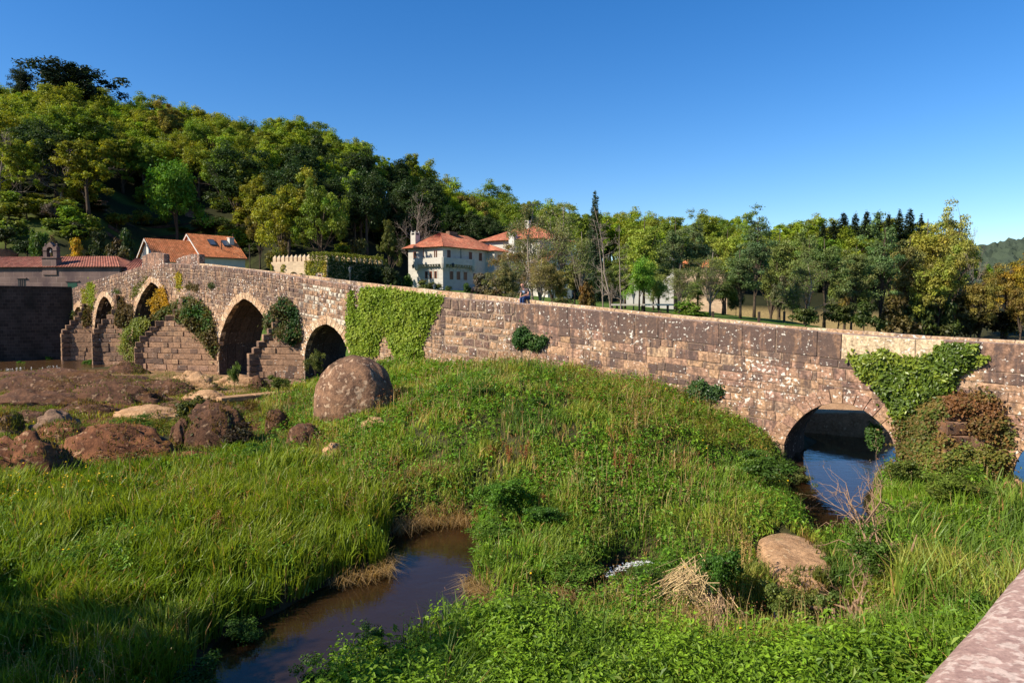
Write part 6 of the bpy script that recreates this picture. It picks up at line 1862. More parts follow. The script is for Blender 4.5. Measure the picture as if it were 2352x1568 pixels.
foam([(1395, 1326), (1420, 1306), (1450, 1296), (1480, 1291), (1520, 1290)], 9, .0, "white water tumbling in the little stream", 240, 1)
foam([(0, 848), (40, 846), (75, 845)], 7, 1.0, "white water in the river at the left edge", 26, 2)
foam([(100, 846), (118, 842), (135, 843)], 5, 1.0, "white ripple in the river before the rock ridge", 16, 3)
# ------------------------------------------------------------------ leaves on walls and piers
def fold_leaves(pos, nrm, size, rng, aspect=.5, dirv=None, fold=.25):
    """leaf of two triangles folded along its midrib"""
    n = len(pos)
    r = rng.normal(size=(n, 3)) if dirv is None else dirv
    t = unit(r - (r * nrm).sum(1, keepdims=True) * nrm); b = np.cross(nrm, t); s = size[:, None]
    m = pos - t * s * .1
    V = np.stack((pos - t * s, m + b * s * aspect + nrm * s * fold, pos + t * s, m - b * s * aspect + nrm * s * fold), 1).reshape(-1, 3)
    i = np.arange(n) * 4
    F = np.stack((np.stack((i, i + 2, i + 1), 1), np.stack((i, i + 3, i + 2), 1)), 1).reshape(-1, 3)
    return V, F
def leaf_mass(name, label, poly, off, thick, n, ls, cols, seed=0, cat="plant", group=None, mat='leaf', clump=.6, upb=.35, stems=0, kind=None, zfloor=None, aspect=.62, rag=2.6, pier=None):
    """foliage growing on a face of the bridge: traced outline, real depth"""
    rng = np.random.default_rng(seed)
    P = np.array(poly, float); lo, hi = P.min(0), P.max(0)
    pts = rng.uniform(lo, hi, (n * 6, 2)); pts = pts[in_poly(pts[:, 0], pts[:, 1], poly)][:n]
    edge = np.abs(poly_dist(pts[:, 0], pts[:, 1], poly))
    pts = pts + rng.normal(0, rag, pts.shape) * (1 + (rng.random((len(pts), 1)) < .08) * 1.6)
    sz = np.array([br(x, y, off) for x, y in pts])
    po = 0.0
    if pier:
        f_ = on_pier(pier); po = np.zeros(len(pts))
        for _ in range(4):
            po = .5 * po + .5 * f_(sz[:, 0], sz[:, 1])
            sz = np.array([br(x, y, off + q) for (x, y), q in zip(pts, po)])
    nz = vnoise(sz[:, 0] / clump, sz[:, 1] / clump, seed + 3, 3)
    es = np.clip(edge / 14, .15, 1)
    o = off + po + thick * np.clip((nz - .2) * 1.5, 0, 1) * es * rng.uniform(.45, 1.0, len(pts)) + .03 + np.abs(rng.normal(0, .16 * thick, len(pts))) * (rng.random(len(pts)) < .15)
    pos = BO[None, :] + BD[None] * sz[:, :1] + BN[None] * o[:, None]
    pos = np.concatenate((pos, sz[:, 1:]), 1)
    if zfloor is not None: pos[:, 2] = np.maximum(pos[:, 2], zfloor)
    nrm = unit(np.array((BN[0], BN[1], 0)) * .9 + np.array((0, 0, upb)) + rng.normal(0, .55, pos.shape))
    V, F = fold_leaves(pos, nrm, ls * rng.uniform(.6, 1.3, len(pos)), rng, aspect)
    cols = np.array(cols); ci = np.clip((vnoise(sz[:, 0] / .9, sz[:, 1] / .9, seed + 8, 3) - .25) * 1.9 + rng.normal(0, .18, len(pos)), 0, .999)
    c = cols[(ci * len(cols)).astype(int)] * (1 + rng.normal(0, .16, (len(pos), 1)))
    cen = pos.mean(0); cen[2] = pos[:, 2].min()
    o_ = mesh_np(name, V, F, M[mat], np.repeat(np.clip(c, .004, .9), 4, 0), False, None, cen)
    return tag(o_, label, cat, group, kind)
IV = [(.17, .25, .02), (.22, .31, .03), (.27, .34, .04)]
IVD = [(.08, .13, .012), (.14, .20, .018), (.20, .25, .025)]
BRN = [(.12, .085, .03), (.10, .10, .025), (.13, .12, .03), (.07, .09, .02)]
leaf_mass("ivy", "dense bright green ivy sheet hanging on the middle of the bridge wall", [Z3(*p) for p in ((1330, 715), (1380, 702), (1560, 708), (1760, 745), (2040, 782), (1990, 880), (1945, 980), (1900, 1060), (1870, 1140), (1850, 1200), (1855, 1330), (1640, 1330), (1600, 1250), (1560, 1160), (1525, 1075), (1500, 1120), (1470, 1280), (1250, 1290), (1240, 1220), (1208, 1150), (1220, 1060), (1208, 980), (1228, 880), (1215, 840), (1240, 740), (1272, 735), (1282, 830), (1270, 900), (1310, 930))], 0, .30, 13500, .085, IV, 1, "ivy", upb=.5)
leaf_mass("ivy", "ivy spreading in a fan over the parapet above the right-hand pier", [Z7(*p) for p in ((585, 225), (700, 235), (800, 225), (880, 190), (935, 180), (960, 225), (1050, 235), (1090, 250), (1200, 240), (1330, 215), (1330, 150), (1400, 150), (1480, 125), (1600, 145), (1700, 135), (1690, 230), (1640, 290), (1720, 250), (1800, 245), (1790, 275), (1640, 350), (1560, 390), (1520, 440), (1490, 560), (1400, 600), (1250, 650), (1150, 720), (1020, 800), (985, 790), (930, 680), (880, 590), (800, 500), (760, 450), (690, 440), (650, 330))], 0, .42, 5000, .075, IVD, 2, "ivy", upb=.4, mat='gloss_leaf', clump=.9)
leaf_mass("ivy", "narrow ivy strip hanging near the far left end of the bridge", [Z2(*p) for p in ((748, 660), (795, 668), (800, 780), (785, 900), (770, 900), (752, 790))], 0, .15, 700, .09, [(.2, .27, .02), (.26, .30, .03)], 3, "ivy", "small ivy strips on the far wall")
leaf_mass("ivy", "thin yellowish ivy strip left of the narrow green one", [Z2(*p) for p in ((702, 720), (718, 720), (735, 850), (712, 862))], 0, .12, 350, .08, [(.28, .28, .03), (.2, .24, .03)], 4, "ivy", "small ivy strips on the far wall")
leaf_mass("ivy", "yellow wall plant on the spandrel right of the highest arch", [Z2(*p) for p in ((1508, 585), (1535, 585), (1545, 660), (1530, 720), (1508, 690))], 0, .2, 420, .08, [(.40, .33, .03), (.28, .28, .03)], 5, "plant", "small ivy strips on the far wall")
leaf_mass("wall_shrub", "golden broom growing in the mouth of the highest arch", [Z2(*p) for p in ((1265, 830), (1330, 770), (1350, 720), (1400, 700), (1410, 770), (1440, 850), (1360, 870), (1310, 930), (1295, 900), (1310, 850))], .1, .5, 1300, .09, [(.42, .25, .015), (.34, .22, .02)], 6, "shrub")
leaf_mass("creeper", "sparse creeper on the left flank of the highest arch ring", [Z2(*p) for p in ((1125, 700), (1220, 650), (1240, 610), (1260, 615), (1225, 680), (1190, 745), (1130, 790), (1095, 790), (1140, 740))], 0, .2, 260, .08, [(.12, .15, .02), (.2, .16, .03)], 7, "plant")
leaf_mass("wall_shrub", "brown and green creepers draping the right side of the broad pier", [Z2(*p) for p in ((1400, 870), (1480, 840), (1560, 790), (1640, 790), (1720, 830), (1790, 920), (1830, 1050), (1860, 1230), (1820, 1290), (1760, 1200), (1660, 1090), (1560, 1000), (1420, 960), (1330, 980), (1300, 960))], 0.05, 0.8, 6000, .10, BRN + [(.05, .12, .02)], 8, "shrub", clump=1.1, upb=.6, pier='B')
leaf_mass("wall_shrub", "pale green willow scrub at the left foot of the broad pier", [Z2(*p) for p in ((1030, 1230), (1070, 1080), (1130, 990), (1200, 960), (1285, 990), (1250, 1050), (1190, 1110), (1150, 1190), (1140, 1340), (1080, 1300))], 1.5, 1.0, 2600, .09, [(.15, .19, .03), (.2, .22, .04)], 9, "shrub", clump=.9, upb=.6)
leaf_mass("wall_shrub", "green tufts on the lower ledges of the broad pier", [Z2(*p) for p in ((1150, 1230), (1200, 1160), (1340, 1120), (1400, 1150), (1330, 1230), (1220, 1240))], 0.02, 0.35, 700, .08, [(.14, .17, .03), (.2, .17, .03)], 10, "plant", clump=.6, upb=.9, pier='B')
leaf_mass("wall_shrub", "dark green bush and brown creepers on top of the stepped pier", [Z3(*p) for p in ((515, 960), (560, 880), (640, 850), (650, 790), (720, 810), (780, 880), (810, 1000), (830, 1150), (760, 1190), (700, 1160), (640, 1120), (540, 1080), (510, 1010))], 0.05, 0.9, 4200, .085, [(.03, .075, .02), (.05, .10, .02), (.11, .08, .03), (.08, .09, .02)], 11, "shrub", clump=.8, upb=.6, pier='A')
leaf_mass("wall_shrub", "brown scrub on the narrow pier between the two left arches", [Z2(*p) for p in ((960, 900), (990, 840), (1040, 775), (1070, 840), (1130, 860), (1130, 1000), (1080, 1050), (1000, 1020), (930, 950))], 0.05, 0.5, 2000, .10, [(.12, .085, .035), (.09, .08, .03), (.15, .10, .04)], 12, "shrub", clump=.9, pier='C')
leaf_mass("wall_shrub", "green bramble left of the farthest pier against the dark wall", [Z2(*p) for p in ((500, 1010), (540, 930), (600, 900), (640, 930), (600, 1010), (560, 1050))], 0.05, 0.6, 900, .1, [(.08, .13, .02), (.12, .11, .03)], 13, "shrub", pier='D')
leaf_mass("wall_shrub", "small brown tuft above the farthest tiny arch", [Z2(*p) for p in ((700, 870), (770, 850), (770, 1000), (720, 1040), (690, 960))], 0.05, 0.5, 700, .1, [(.1, .10, .02), (.13, .09, .03)], 14, "plant", pier='D')
leaf_mass("wall_shrub", "round dark green shrub growing from the middle of the plain wall", [Z4(*p) for p in ((1060, 1330), (1080, 1265), (1150, 1205), (1180, 1250), (1240, 1290), (1350, 1310), (1340, 1360), (1260, 1410), (1180, 1370), (1100, 1390))], 0, .75, 2600, .06, [(.035, .09, .018), (.05, .115, .02), (.08, .13, .025)], 15, "shrub", clump=.4, upb=.7)
leaf_mass("wall_shrub", "dark ivy bush at the foot of the wall near the right arch", [(1572, 905), (1590, 880), (1612, 872), (1632, 888), (1655, 886), (1662, 902), (1640, 922), (1620, 918), (1606, 935), (1590, 925)], 0, .6, 2300, .05, [(.03, .075, .015), (.05, .10, .018)], 16, "shrub", mat='gloss_leaf', clump=.3)
RUST = [(.20, .095, .035), (.14, .10, .03), (.22, .13, .04), (.11, .12, .025)]
leaf_mass("wall_shrub", "olive-brown ivy tangle running down the left edge of the right-hand pier", [Z7(*p) for p in ((1010, 790), (1120, 700), (1260, 640), (1420, 600), (1430, 700), (1330, 760), (1300, 900), (1240, 1000), (1260, 1120), (1130, 1160), (1030, 1120), (1040, 950))], 0.02, 0.5, 3300, .06, [(.12, .13, .03), (.17, .12, .035), (.09, .13, .022), (.20, .15, .04)], 17, "shrub", clump=.5, upb=.6, zfloor=.4, rag=9, pier='E')
leaf_mass("wall_shrub", "rust-brown dead scrub hanging over the top of the right-hand pier", [Z7(*p) for p in ((1420, 610), (1500, 585), (1640, 590), (1760, 600), (1850, 640), (1890, 740), (1800, 720), (1700, 690), (1560, 700), (1460, 700))], 0.02, 0.5, 2300, .055, RUST, 25, "shrub", clump=.4, upb=.6, rag=8, pier='E')
leaf_mass("wall_shrub", "brownish creeper on the right half of the right-hand pier", [Z7(*p) for p in ((1640, 760), (1800, 760), (1900, 760), (1960, 880), (1990, 990), (1900, 1000), (1820, 930), (1720, 900), (1640, 850))], 0.02, 0.45, 1500, .055, RUST, 26, "shrub", clump=.4, upb=.6, rag=8, pier='E')
leaf_mass("wall_shrub", "golden-green weeds at the foot of the right-hand pier", [Z7(*p) for p in ((1260, 930), (1420, 940), (1500, 1000), (1640, 1030), (1800, 1040), (1960, 1080), (1960, 1190), (1260, 1200))], 0.05, 0.6, 3200, .055, [(.17, .17, .03), (.12, .16, .025), (.21, .14, .04)], 27, "shrub", clump=.5, upb=.8, zfloor=.45, rag=9, pier='E')
leaf_mass("wall_shrub", "green ivy bush standing inside the right-hand arch", [Z7(*p) for p in ((750, 870), (800, 815), (880, 850), (890, 950), (860, 1040), (800, 1030), (760, 960))], -1.2, .6, 900, .06, [(.05, .11, .02), (.08, .14, .02)], 18, "shrub")
for pts, nm, c_, sd in (([(1770, 690), (1800, 665), (1830, 690), (1800, 705)], "tiny dark tuft high on the wall left of the second arch", (.07, .09, .03), 21), ([(1590, 690), (1620, 670), (1640, 700), (1600, 715)], "tiny brown tuft on the wall right of the highest arch", (.12, .10, .03), 22), ([(1640, 700), (1680, 675), (1690, 710), (1660, 740)], "small brown tuft above the broad pier", (.11, .085, .03), 23), ([(970, 740), (1010, 725), (1010, 750)], "tiny green tuft right of the far ivy strip", (.09, .12, .03), 24)):
    leaf_mass("wall_tuft", nm, [Z2(*p) for p in pts], 0, .25, 160, .07, [c_], sd, "plant", "small tufts on the far wall")
# gatehouse ivy: sunlight and shade put into leaf colours, yellow-green front, dark side
def face_ivy(label, fn, n, cols, seed, ls=.12):
    rng = np.random.default_rng(seed); P = []; 
    uv = rng.random((n * 3, 2)); 
    for a, b in uv:
        q, ok, nr = fn(a, b, rng)
        if ok: P.append(q)
        if len(P) >= n: break
    P = np.array(P); nrm = unit(nr[None] + rng.normal(0, .5, P.shape) + (0, 0, .35))
    V, F = fold_leaves(P, nrm, ls * rng.uniform(.6, 1.3, len(P)), rng, .65)
    cols = np.array(cols); nz = vnoise(P[:, 0] * .8 + P[:, 1] * .5, P[:, 2] * .8, seed, 3)
    c = cols[np.clip((nz - .2) * 1.6 * len(cols), 0, len(cols) - 1).astype(int)] * (1 + rng.normal(0, .2, (len(P), 1)))
    return tag(mesh_np("ivy", V, F, M['leaf'], np.repeat(np.clip(c, .005, .8), 4, 0), False, None, P.min(0)), label, "ivy")
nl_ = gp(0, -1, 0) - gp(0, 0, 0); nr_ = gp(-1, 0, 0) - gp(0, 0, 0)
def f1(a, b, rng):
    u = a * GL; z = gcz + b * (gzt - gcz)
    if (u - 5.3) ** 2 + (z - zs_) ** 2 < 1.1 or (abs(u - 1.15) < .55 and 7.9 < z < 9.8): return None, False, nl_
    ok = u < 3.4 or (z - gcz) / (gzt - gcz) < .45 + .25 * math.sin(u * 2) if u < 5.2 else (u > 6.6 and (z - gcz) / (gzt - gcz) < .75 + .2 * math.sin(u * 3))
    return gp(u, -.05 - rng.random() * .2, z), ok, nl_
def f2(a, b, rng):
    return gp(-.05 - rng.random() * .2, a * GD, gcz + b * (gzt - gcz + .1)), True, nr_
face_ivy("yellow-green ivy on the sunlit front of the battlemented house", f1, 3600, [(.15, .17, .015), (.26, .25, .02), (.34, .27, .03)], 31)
face_ivy("ivy coloured dark for shade, covering the shaded side of the battlemented house", f2, 5200, [(.03, .06, .012), (.05, .08, .014)], 32)
rng = np.random.default_rng(33)
for k, (u, v) in enumerate(MERL[:4] + MERL2):
    P = np.array([gp(u + rng.normal(0, .26), v + .2 + rng.normal(0, .26), gzt + rng.uniform(0, 1.1)) for _ in range(220)])
    V, F = fold_leaves(P, unit(rng.normal(0, 1, P.shape) + nl_ * .4), .12 * rng.uniform(.6, 1.2, len(P)), rng, .65)
    o = mesh_np("ivy_cap", V, F, M['leaf'], np.repeat(np.array((.15, .17, .02)) * (1 + rng.normal(0, .2, (len(P), 1))), 4, 0), False, gh)

# ------------------------------------------------------------------ grass and herbs of the near bank
def cull(px, py): return (px > -420) & (px < 2750) & (py < 1800)
def sample_pts(n, y0, y1, a, seed):
    rng = np.random.default_rng(seed)
    k = 1 - a
    Y = (y0 ** k + rng.random(n) * (y1 ** k - y0 ** k)) ** (1 / k)
    X = rng.uniform(-1.02, 1.02, n) * Y
    Z = ground_z(X, Y)
    slabm = in_poly(*project(np.stack((X, Y, np.full(n, .52)), 1)), [(1730, 1225), (1800, 1214), (1860, 1235), (1900, 1262), (1906, 1320), (1895, 1360), (1840, 1385), (1790, 1360), (1765, 1300)])
    keep = (Z > .03) & ~slabm & (Y + BS * X < 33.5 - .05 * 1.23) & ~((X - p0[0]) * pn[0] + (Y - p0[1]) * pn[1] > -.05)
    P = np.stack((X, Y, Z), 1)[keep]
    px, py = project(P)
    c = cull(px, py)
    return P[c], px[c], py[c], rng
ZN = [(560, 1900), (600, 1600), (700, 1530), (820, 1500), (930, 1484), (1100, 1446), (1240, 1396), (1330, 1470), (1450, 1500), (1560, 1512), (1700, 1540), (1800, 1500), (1950, 1505), (2100, 1480), (2400, 1440), (2600, 1900)]
ZL = [(-400, 1090), (60, 1085), (250, 1075), (480, 1040), (640, 1050), (760, 1090), (900, 1150), (905, 1240), (885, 1320), (700, 1410), (500, 1568), (300, 1900), (-600, 1900)]
ZR = [(2040, 1240), (2150, 1190), (2420, 1140), (2600, 1420), (2200, 1460), (2060, 1430), (2030, 1330)]
ZB = [(1230, 850), (1400, 862), (1560, 905), (1700, 975), (1800, 1030), (1760, 1070), (1600, 1040), (1450, 985), (1300, 920)]
ZK = [(-300, 860), (480, 860), (600, 900), (600, 1010), (480, 1060), (200, 1090), (-300, 1110)]      # rocks: little grows here
DRYP = [(900, 1090, 60, 30), (1420, 1075, 90, 40), (1340, 1060, 40, 30), (1260, 1100, 60, 30), (1180, 1015, 70, 22), (1320, 1010, 80, 35), (1440, 1010, 70, 30), (1050, 960, 60, 20), (1280, 900, 60, 16), (1560, 1080, 60, 24), (1150, 930, 50, 14), (950, 960, 60, 20)]
def blades(P, h, wd, lean, yaw, col):
    n = len(P)
    w_ = np.stack((np.cos(yaw), np.sin(yaw), np.zeros(n)), 1) * wd[:, None] * .5
    L = np.concatenate((lean, np.zeros((n, 1))), 1)
    up = np.array((0, 0, 1.0))
    m = P + L * (h * .28)[:, None] + up * (h * .62)[:, None]
    ln = np.linalg.norm(lean, axis=1)
    t = P + L * h[:, None] + up * (h * np.clip(1.02 - .38 * ln ** 2, .35, 1.02))[:, None]
    V = np.stack((P - w_, P + w_, m - w_ * .85, m + w_ * .85, t - w_ * .08, t + w_ * .08), 1).reshape(-1, 3)
    i = np.arange(n) * 6
    F = np.stack((np.stack((i, i + 1, i + 3, i + 2), 1), np.stack((i + 2, i + 3, i + 5, i + 4), 1)), 1).reshape(-1, 4)
    return V, F, np.repeat(col, 6, 0)
def inside_any(px, py): return in_poly(px, py, ZN) | in_poly(px, py, ZK)
P, px, py, rng = sample_pts(690000, 7.2, 40, .62, 51)
inN, inL, inR, inB, inK = (in_poly(px, py, z) for z in (ZN, ZL, ZR, ZB, ZK))
nzA = vnoise(P[:, 0] * .9, P[:, 1] * .9, 71, 3); nzB = vnoise(P[:, 0] * .35 + 9, P[:, 1] * .35, 72, 3); nzC = vnoise(P[:, 0] * 2.6, P[:, 1] * 2.6, 73, 2)
dens = np.where(inL, .72, np.where(inN, .13, np.where(inR, .30, np.where(inB, .5, .72))))
tus = vnoise(P[:, 0] * 1.15 + 31, P[:, 1] * 1.15, 74, 3)
dens *= np.where(inL, np.clip((nzC - .22) * 3.0, .15, 1), 1)
dens *= np.where(inL | inK | inN, 1, np.clip((tus - .26) * 3.2, .34, 1))
dens *= np.where(inK, np.clip((nzA - .30) * 3, 0, .8), 1) * np.clip(.35 + 1.3 * nzC, .2, 1)
# thin at the water's edge on the sunny far bank
k = rng.random(len(P)) < dens
P, px, py, inN, inL, inR, inB, inK, nzA, nzB, nzC, tus = (q[k] for q in (P, px, py, inN, inL, inR, inB, inK, nzA, nzB, nzC, tus))
n = len(P)
h = np.where(inL, rng.uniform(.34, .72, n), np.where(inR, rng.uniform(.5, .95, n), np.where(inN, rng.uniform(.3, .7, n), rng.uniform(.14, .40, n))))
h *= np.where(inK, .5, 1) * np.where(inL, .55 + .9 * nzA, .25 + 1.6 * tus)
wd = rng.uniform(.010, .02, n) * (.75 + P[:, 1] / 26) * np.where(inR, 1.7, np.where(inL, 1.5, 1.25))
la = rng.uniform(0, 6.283, n); lm = np.abs(rng.normal(0, .34, n)) + .06
lean = np.stack((np.cos(la), np.sin(la)), 1) * lm[:, None] + np.array((.10, -.05))
lean += (np.stack((vnoise(P[:, 0] * .7, P[:, 1] * .7, 81, 2), vnoise(P[:, 0] * .7, P[:, 1] * .7, 82, 2)), 1) - .5) * .9
yaw = rng.uniform(0, 6.283, n)
cA = np.array((.105, .185, .010)); cB = np.array((.21, .275, .020)); cS = np.array((.185, .30, .022)); cY = np.array((.37, .35, .060)); cG = np.array((.105, .185, .036)); cD = np.array((.40, .24, .085)); cO = np.array((.17, .15, .02))
col = np.where(inL[:, None], cA + (cB - cA) * np.clip(nzA * 1.6 - .3, 0, 1)[:, None], cS + (cG - cS) * np.clip(nzB * 2.4 - .7, 0, 1)[:, None])
yel = np.clip((vnoise(P[:, 0] * .6 + 4, P[:, 1] * .6, 75, 3) - .44) * 4.5, 0, 1) * (~inL & ~inN)
col = col + (cY - col) * (yel * .6)[:, None]
dry = np.zeros(n)
for (x, y, a, b) in DRYP: dry = np.maximum(dry, np.clip(1.25 - np.hypot((px - x) / a, (py - y) / b), 0, 1))
isdry = rng.random(n) < np.where(inL, .035, .05) + dry * .4 + inB * .12
col = np.where(isdry[:, None], cD * rng.uniform(.7, 1.3, (n, 1)), col)
col = np.where((inK & (rng.random(n) < .6))[:, None], cO, col)
col = col * (1 + rng.normal(0, .18, (n, 1))); col = np.clip(col, .006, .6)
V, F, C = blades(P, h, wd, lean, yaw, col)
tag(mesh_np("grass", V, F, M['grass'], C), "long green grass on the river bank", kind="stuff")

# dead flower stalks and seed heads standing above the grass
P, px, py, rng = sample_pts(26000, 8.5, 36, .7, 151)
k = ~inside_any(px, py) & (vnoise(P[:, 0] * .45 + 3, P[:, 1] * .45, 152, 3) + rng.normal(0, .09, len(P)) > np.where(in_poly(px, py, ZL), .62, .55)); P = P[k]; n = len(P); la = rng.uniform(0, 6.28, n)
hs = rng.uniform(.45, .95, n)
V, F, C = blades(P, hs, rng.uniform(.008, .014, n) * (.7 + P[:, 1] / 24), np.stack((np.cos(la), np.sin(la)), 1) * np.abs(rng.normal(0, .22, n))[:, None], rng.uniform(0, 6.28, n), np.clip(np.array((.40, .29, .12)) * rng.uniform(.5, 1.3, (n, 1)), 0, .8))
tp = V.reshape(-1, 6, 3)[:, 4] ; m_ = 5
sp_ = np.repeat(tp, m_, 0) + rng.normal(0, .028, (n * m_, 3)) - np.array((0, 0, .03))
V2, F2 = leaf_quads(sp_, sph(rng, n * m_), rng.uniform(.012, .026, n * m_) * np.repeat(np.clip(P[:, 1] / 22, .4, 1.2), m_), rng, .6)
C2 = np.repeat(np.repeat(np.where(rng.random((n, 1)) < .6, np.array((.36, .14, .05)), np.array((.42, .33, .16))), m_, 0), 4, 0)
tag(mesh_np("seed_stalks", np.concatenate((V, V2)), np.concatenate((F, F2 + len(V))), M['grass'], np.concatenate((C, C2))), "dry stalks and seed heads standing above the bank grass", kind="stuff")

# broad leaved weeds over the whole bank: small leaf rosettes
def leafy(name, label, P, hgt, nleaf, ls, cols, seed, spread=.12, aspect=.5, mat='leaf', upb=1.0, vary_h=True):
    rng = np.random.default_rng(seed); n = len(P)
    idx = np.repeat(np.arange(n), nleaf); m = len(idx)
    t = rng.random(m) ** .7; a = rng.uniform(0, 6.283, m)
    hh = hgt[idx]
    r = spread * (.35 + rng.random(m)) * (1.15 - .5 * t)
    pos = P[idx] + np.stack((np.cos(a) * r, np.sin(a) * r, hh * (.15 + .85 * t)), 1)
    dv = np.stack((np.cos(a), np.sin(a), rng.uniform(-.7, .1, m)), 1)
    nrm = unit(np.stack((np.cos(a) * .35, np.sin(a) * .35, np.full(m, upb)), 1) + rng.normal(0, .35, (m, 3)))
    V, F = fold_leaves(pos, nrm, ls[idx] * rng.uniform(.55, 1.3, m) * (1.1 - .45 * t), rng, aspect, dv)
    pc = np.array(cols)[rng.integers(0, len(cols), n)] * (1 + rng.normal(0, .14, (n, 1)))
    c = pc[idx] * (1 + rng.normal(0, .14, (m, 1)))
    return tag(mesh_np(name, V, F, M[mat], np.repeat(np.clip(c, .005, .6), 4, 0)), label, kind="stuff")
P, px, py, rng = sample_pts(29000, 7.0, 22, .9, 52)
k = in_poly(px, py, ZN) & (rng.random(len(P)) < np.clip(.25 + 1.5 * vnoise(P[:, 0] * 1.1, P[:, 1] * 1.1, 91, 2), 0, 1))
P = P[k]; nh = rng.uniform(.25, .8, len(P)) * (.3 + 1.4 * vnoise(P[:, 0] * .8, P[:, 1] * .8, 92, 2))
leafy("nettles", "fresh green nettle-like leaves filling the near bank", P, nh, 11, rng.uniform(.042, .078, len(P)), [(.155, .265, .016), (.19, .32, .02), (.125, .23, .014)], 53, .13)
P, px, py, rng = sample_pts(9000, 7.0, 22, .9, 153)
k = in_poly(px, py, ZN) & (vnoise(P[:, 0] * .7 + 2, P[:, 1] * .7, 191, 2) > .50); P = P[k]
leafy("broad_weeds", "taller broad-leaved weeds scattered through the nettles", P, rng.uniform(.5, 1.0, len(P)), 8, rng.uniform(.06, .115, len(P)), [(.10, .185, .02), (.19, .27, .03), (.07, .14, .012)], 154, .2, .4)
P, px, py, rng = sample_pts(9000, 7.0, 24, .9, 155)
k = in_poly(px, py, ZN) & (vnoise(P[:, 0] * .6 + 8, P[:, 1] * .6, 192, 2) > .56); P = P[k]
leafy("fern_weeds", "darker feathery weeds among the nettles", P, rng.uniform(.4, .8, len(P)), 26, rng.uniform(.02, .035, len(P)), [(.07, .15, .014), (.10, .19, .02)], 156, .2, .3)
P, px, py, rng = sample_pts(60000, 8, 38, .8, 54)
w1 = vnoise(P[:, 0] * .55, P[:, 1] * .55, 95, 3)
k = (~in_poly(px, py, ZN)) & (rng.random(len(P)) < np.clip((w1 - .40) * 5, .06, .9)) & (~in_poly(px, py, ZL) | (rng.random(len(P)) < .4)) & ~in_poly(px, py, ZK)
P = P[k]
leafy("weeds", "broad-leaved weeds among the bank grass", P, rng.uniform(.15, .6, len(P)) * (.4 + 1.2 * vnoise(P[:, 0] * .9, P[:, 1] * .9, 97, 2)), 9, rng.uniform(.032, .075, len(P)) * (.8 + P[:, 1] / 40), [(.08, .19, .012), (.12, .25, .018), (.17, .28, .022)], 55, .14)
# feathery dark green herbs (fine leaves)
P, px, py, rng = sample_pts(30000, 8.5, 30, .8, 56)
w2 = vnoise(P[:, 0] * .6 + 5, P[:, 1] * .6, 96, 3)
mid = in_poly(px, py, [(1080, 1120), (1400, 1150), (1700, 1080), (1860, 1060), (1840, 1200), (1900, 1250), (1700, 1420), (1300, 1420), (1100, 1300)]) | in_poly(px, py, [(2020, 1060), (2330, 1090), (2330, 1180), (2050, 1230)])
k = mid & (rng.random(len(P)) < np.clip((w2 - .38) * 4, 0, .8))
P = P[k]
leafy("feathery_herbs", "feathery dark green herbs on the island tip", P, rng.uniform(.25, .65, len(P)), 26, rng.uniform(.02, .032, len(P)), [(.06, .14, .014), (.09, .18, .018), (.14, .215, .022)], 57, .2, .35)
# bracken under the wall
P, px, py, rng = sample_pts(9000, 20, 36, .5, 58)
k = in_poly(px, py, ZB); P = P[k][:700]
leafy("bracken", "yellow-green bracken along the foot of the wall", P, rng.uniform(.3, .7, len(P)), 26, rng.uniform(.04, .065, len(P)), [(.19, .27, .018), (.15, .235, .018), (.25, .25, .035), (.26, .15, .04)], 59, .32, .28)
# yellow buttercups
P, px, py, rng = sample_pts(60000, 10, 30, .8, 60)
k = in_poly(px, py, [(-50, 1090), (200, 1080), (300, 1150), (280, 1200), (100, 1210), (-50, 1200)]) & (rng.random(len(P)) < .09)
k |= (rng.random(len(P)) < .0016) & ~in_poly(px, py, ZN)
P = P[k]
pos = P + np.stack((rng.normal(0, .05, len(P)), rng.normal(0, .05, len(P)), rng.uniform(.45, .7, len(P))), 1)
V, F = leaf_quads(pos, unit(rng.normal(0, .5, pos.shape) + (0, -.3, 1)), np.full(len(pos), .028), rng, .9)
tag(mesh_np("buttercups", V, F, M['leaf'], np.repeat(np.tile((.75, .48, .01), (len(pos), 1)), 4, 0)), "yellow buttercups dotted in the meadow", kind="stuff")
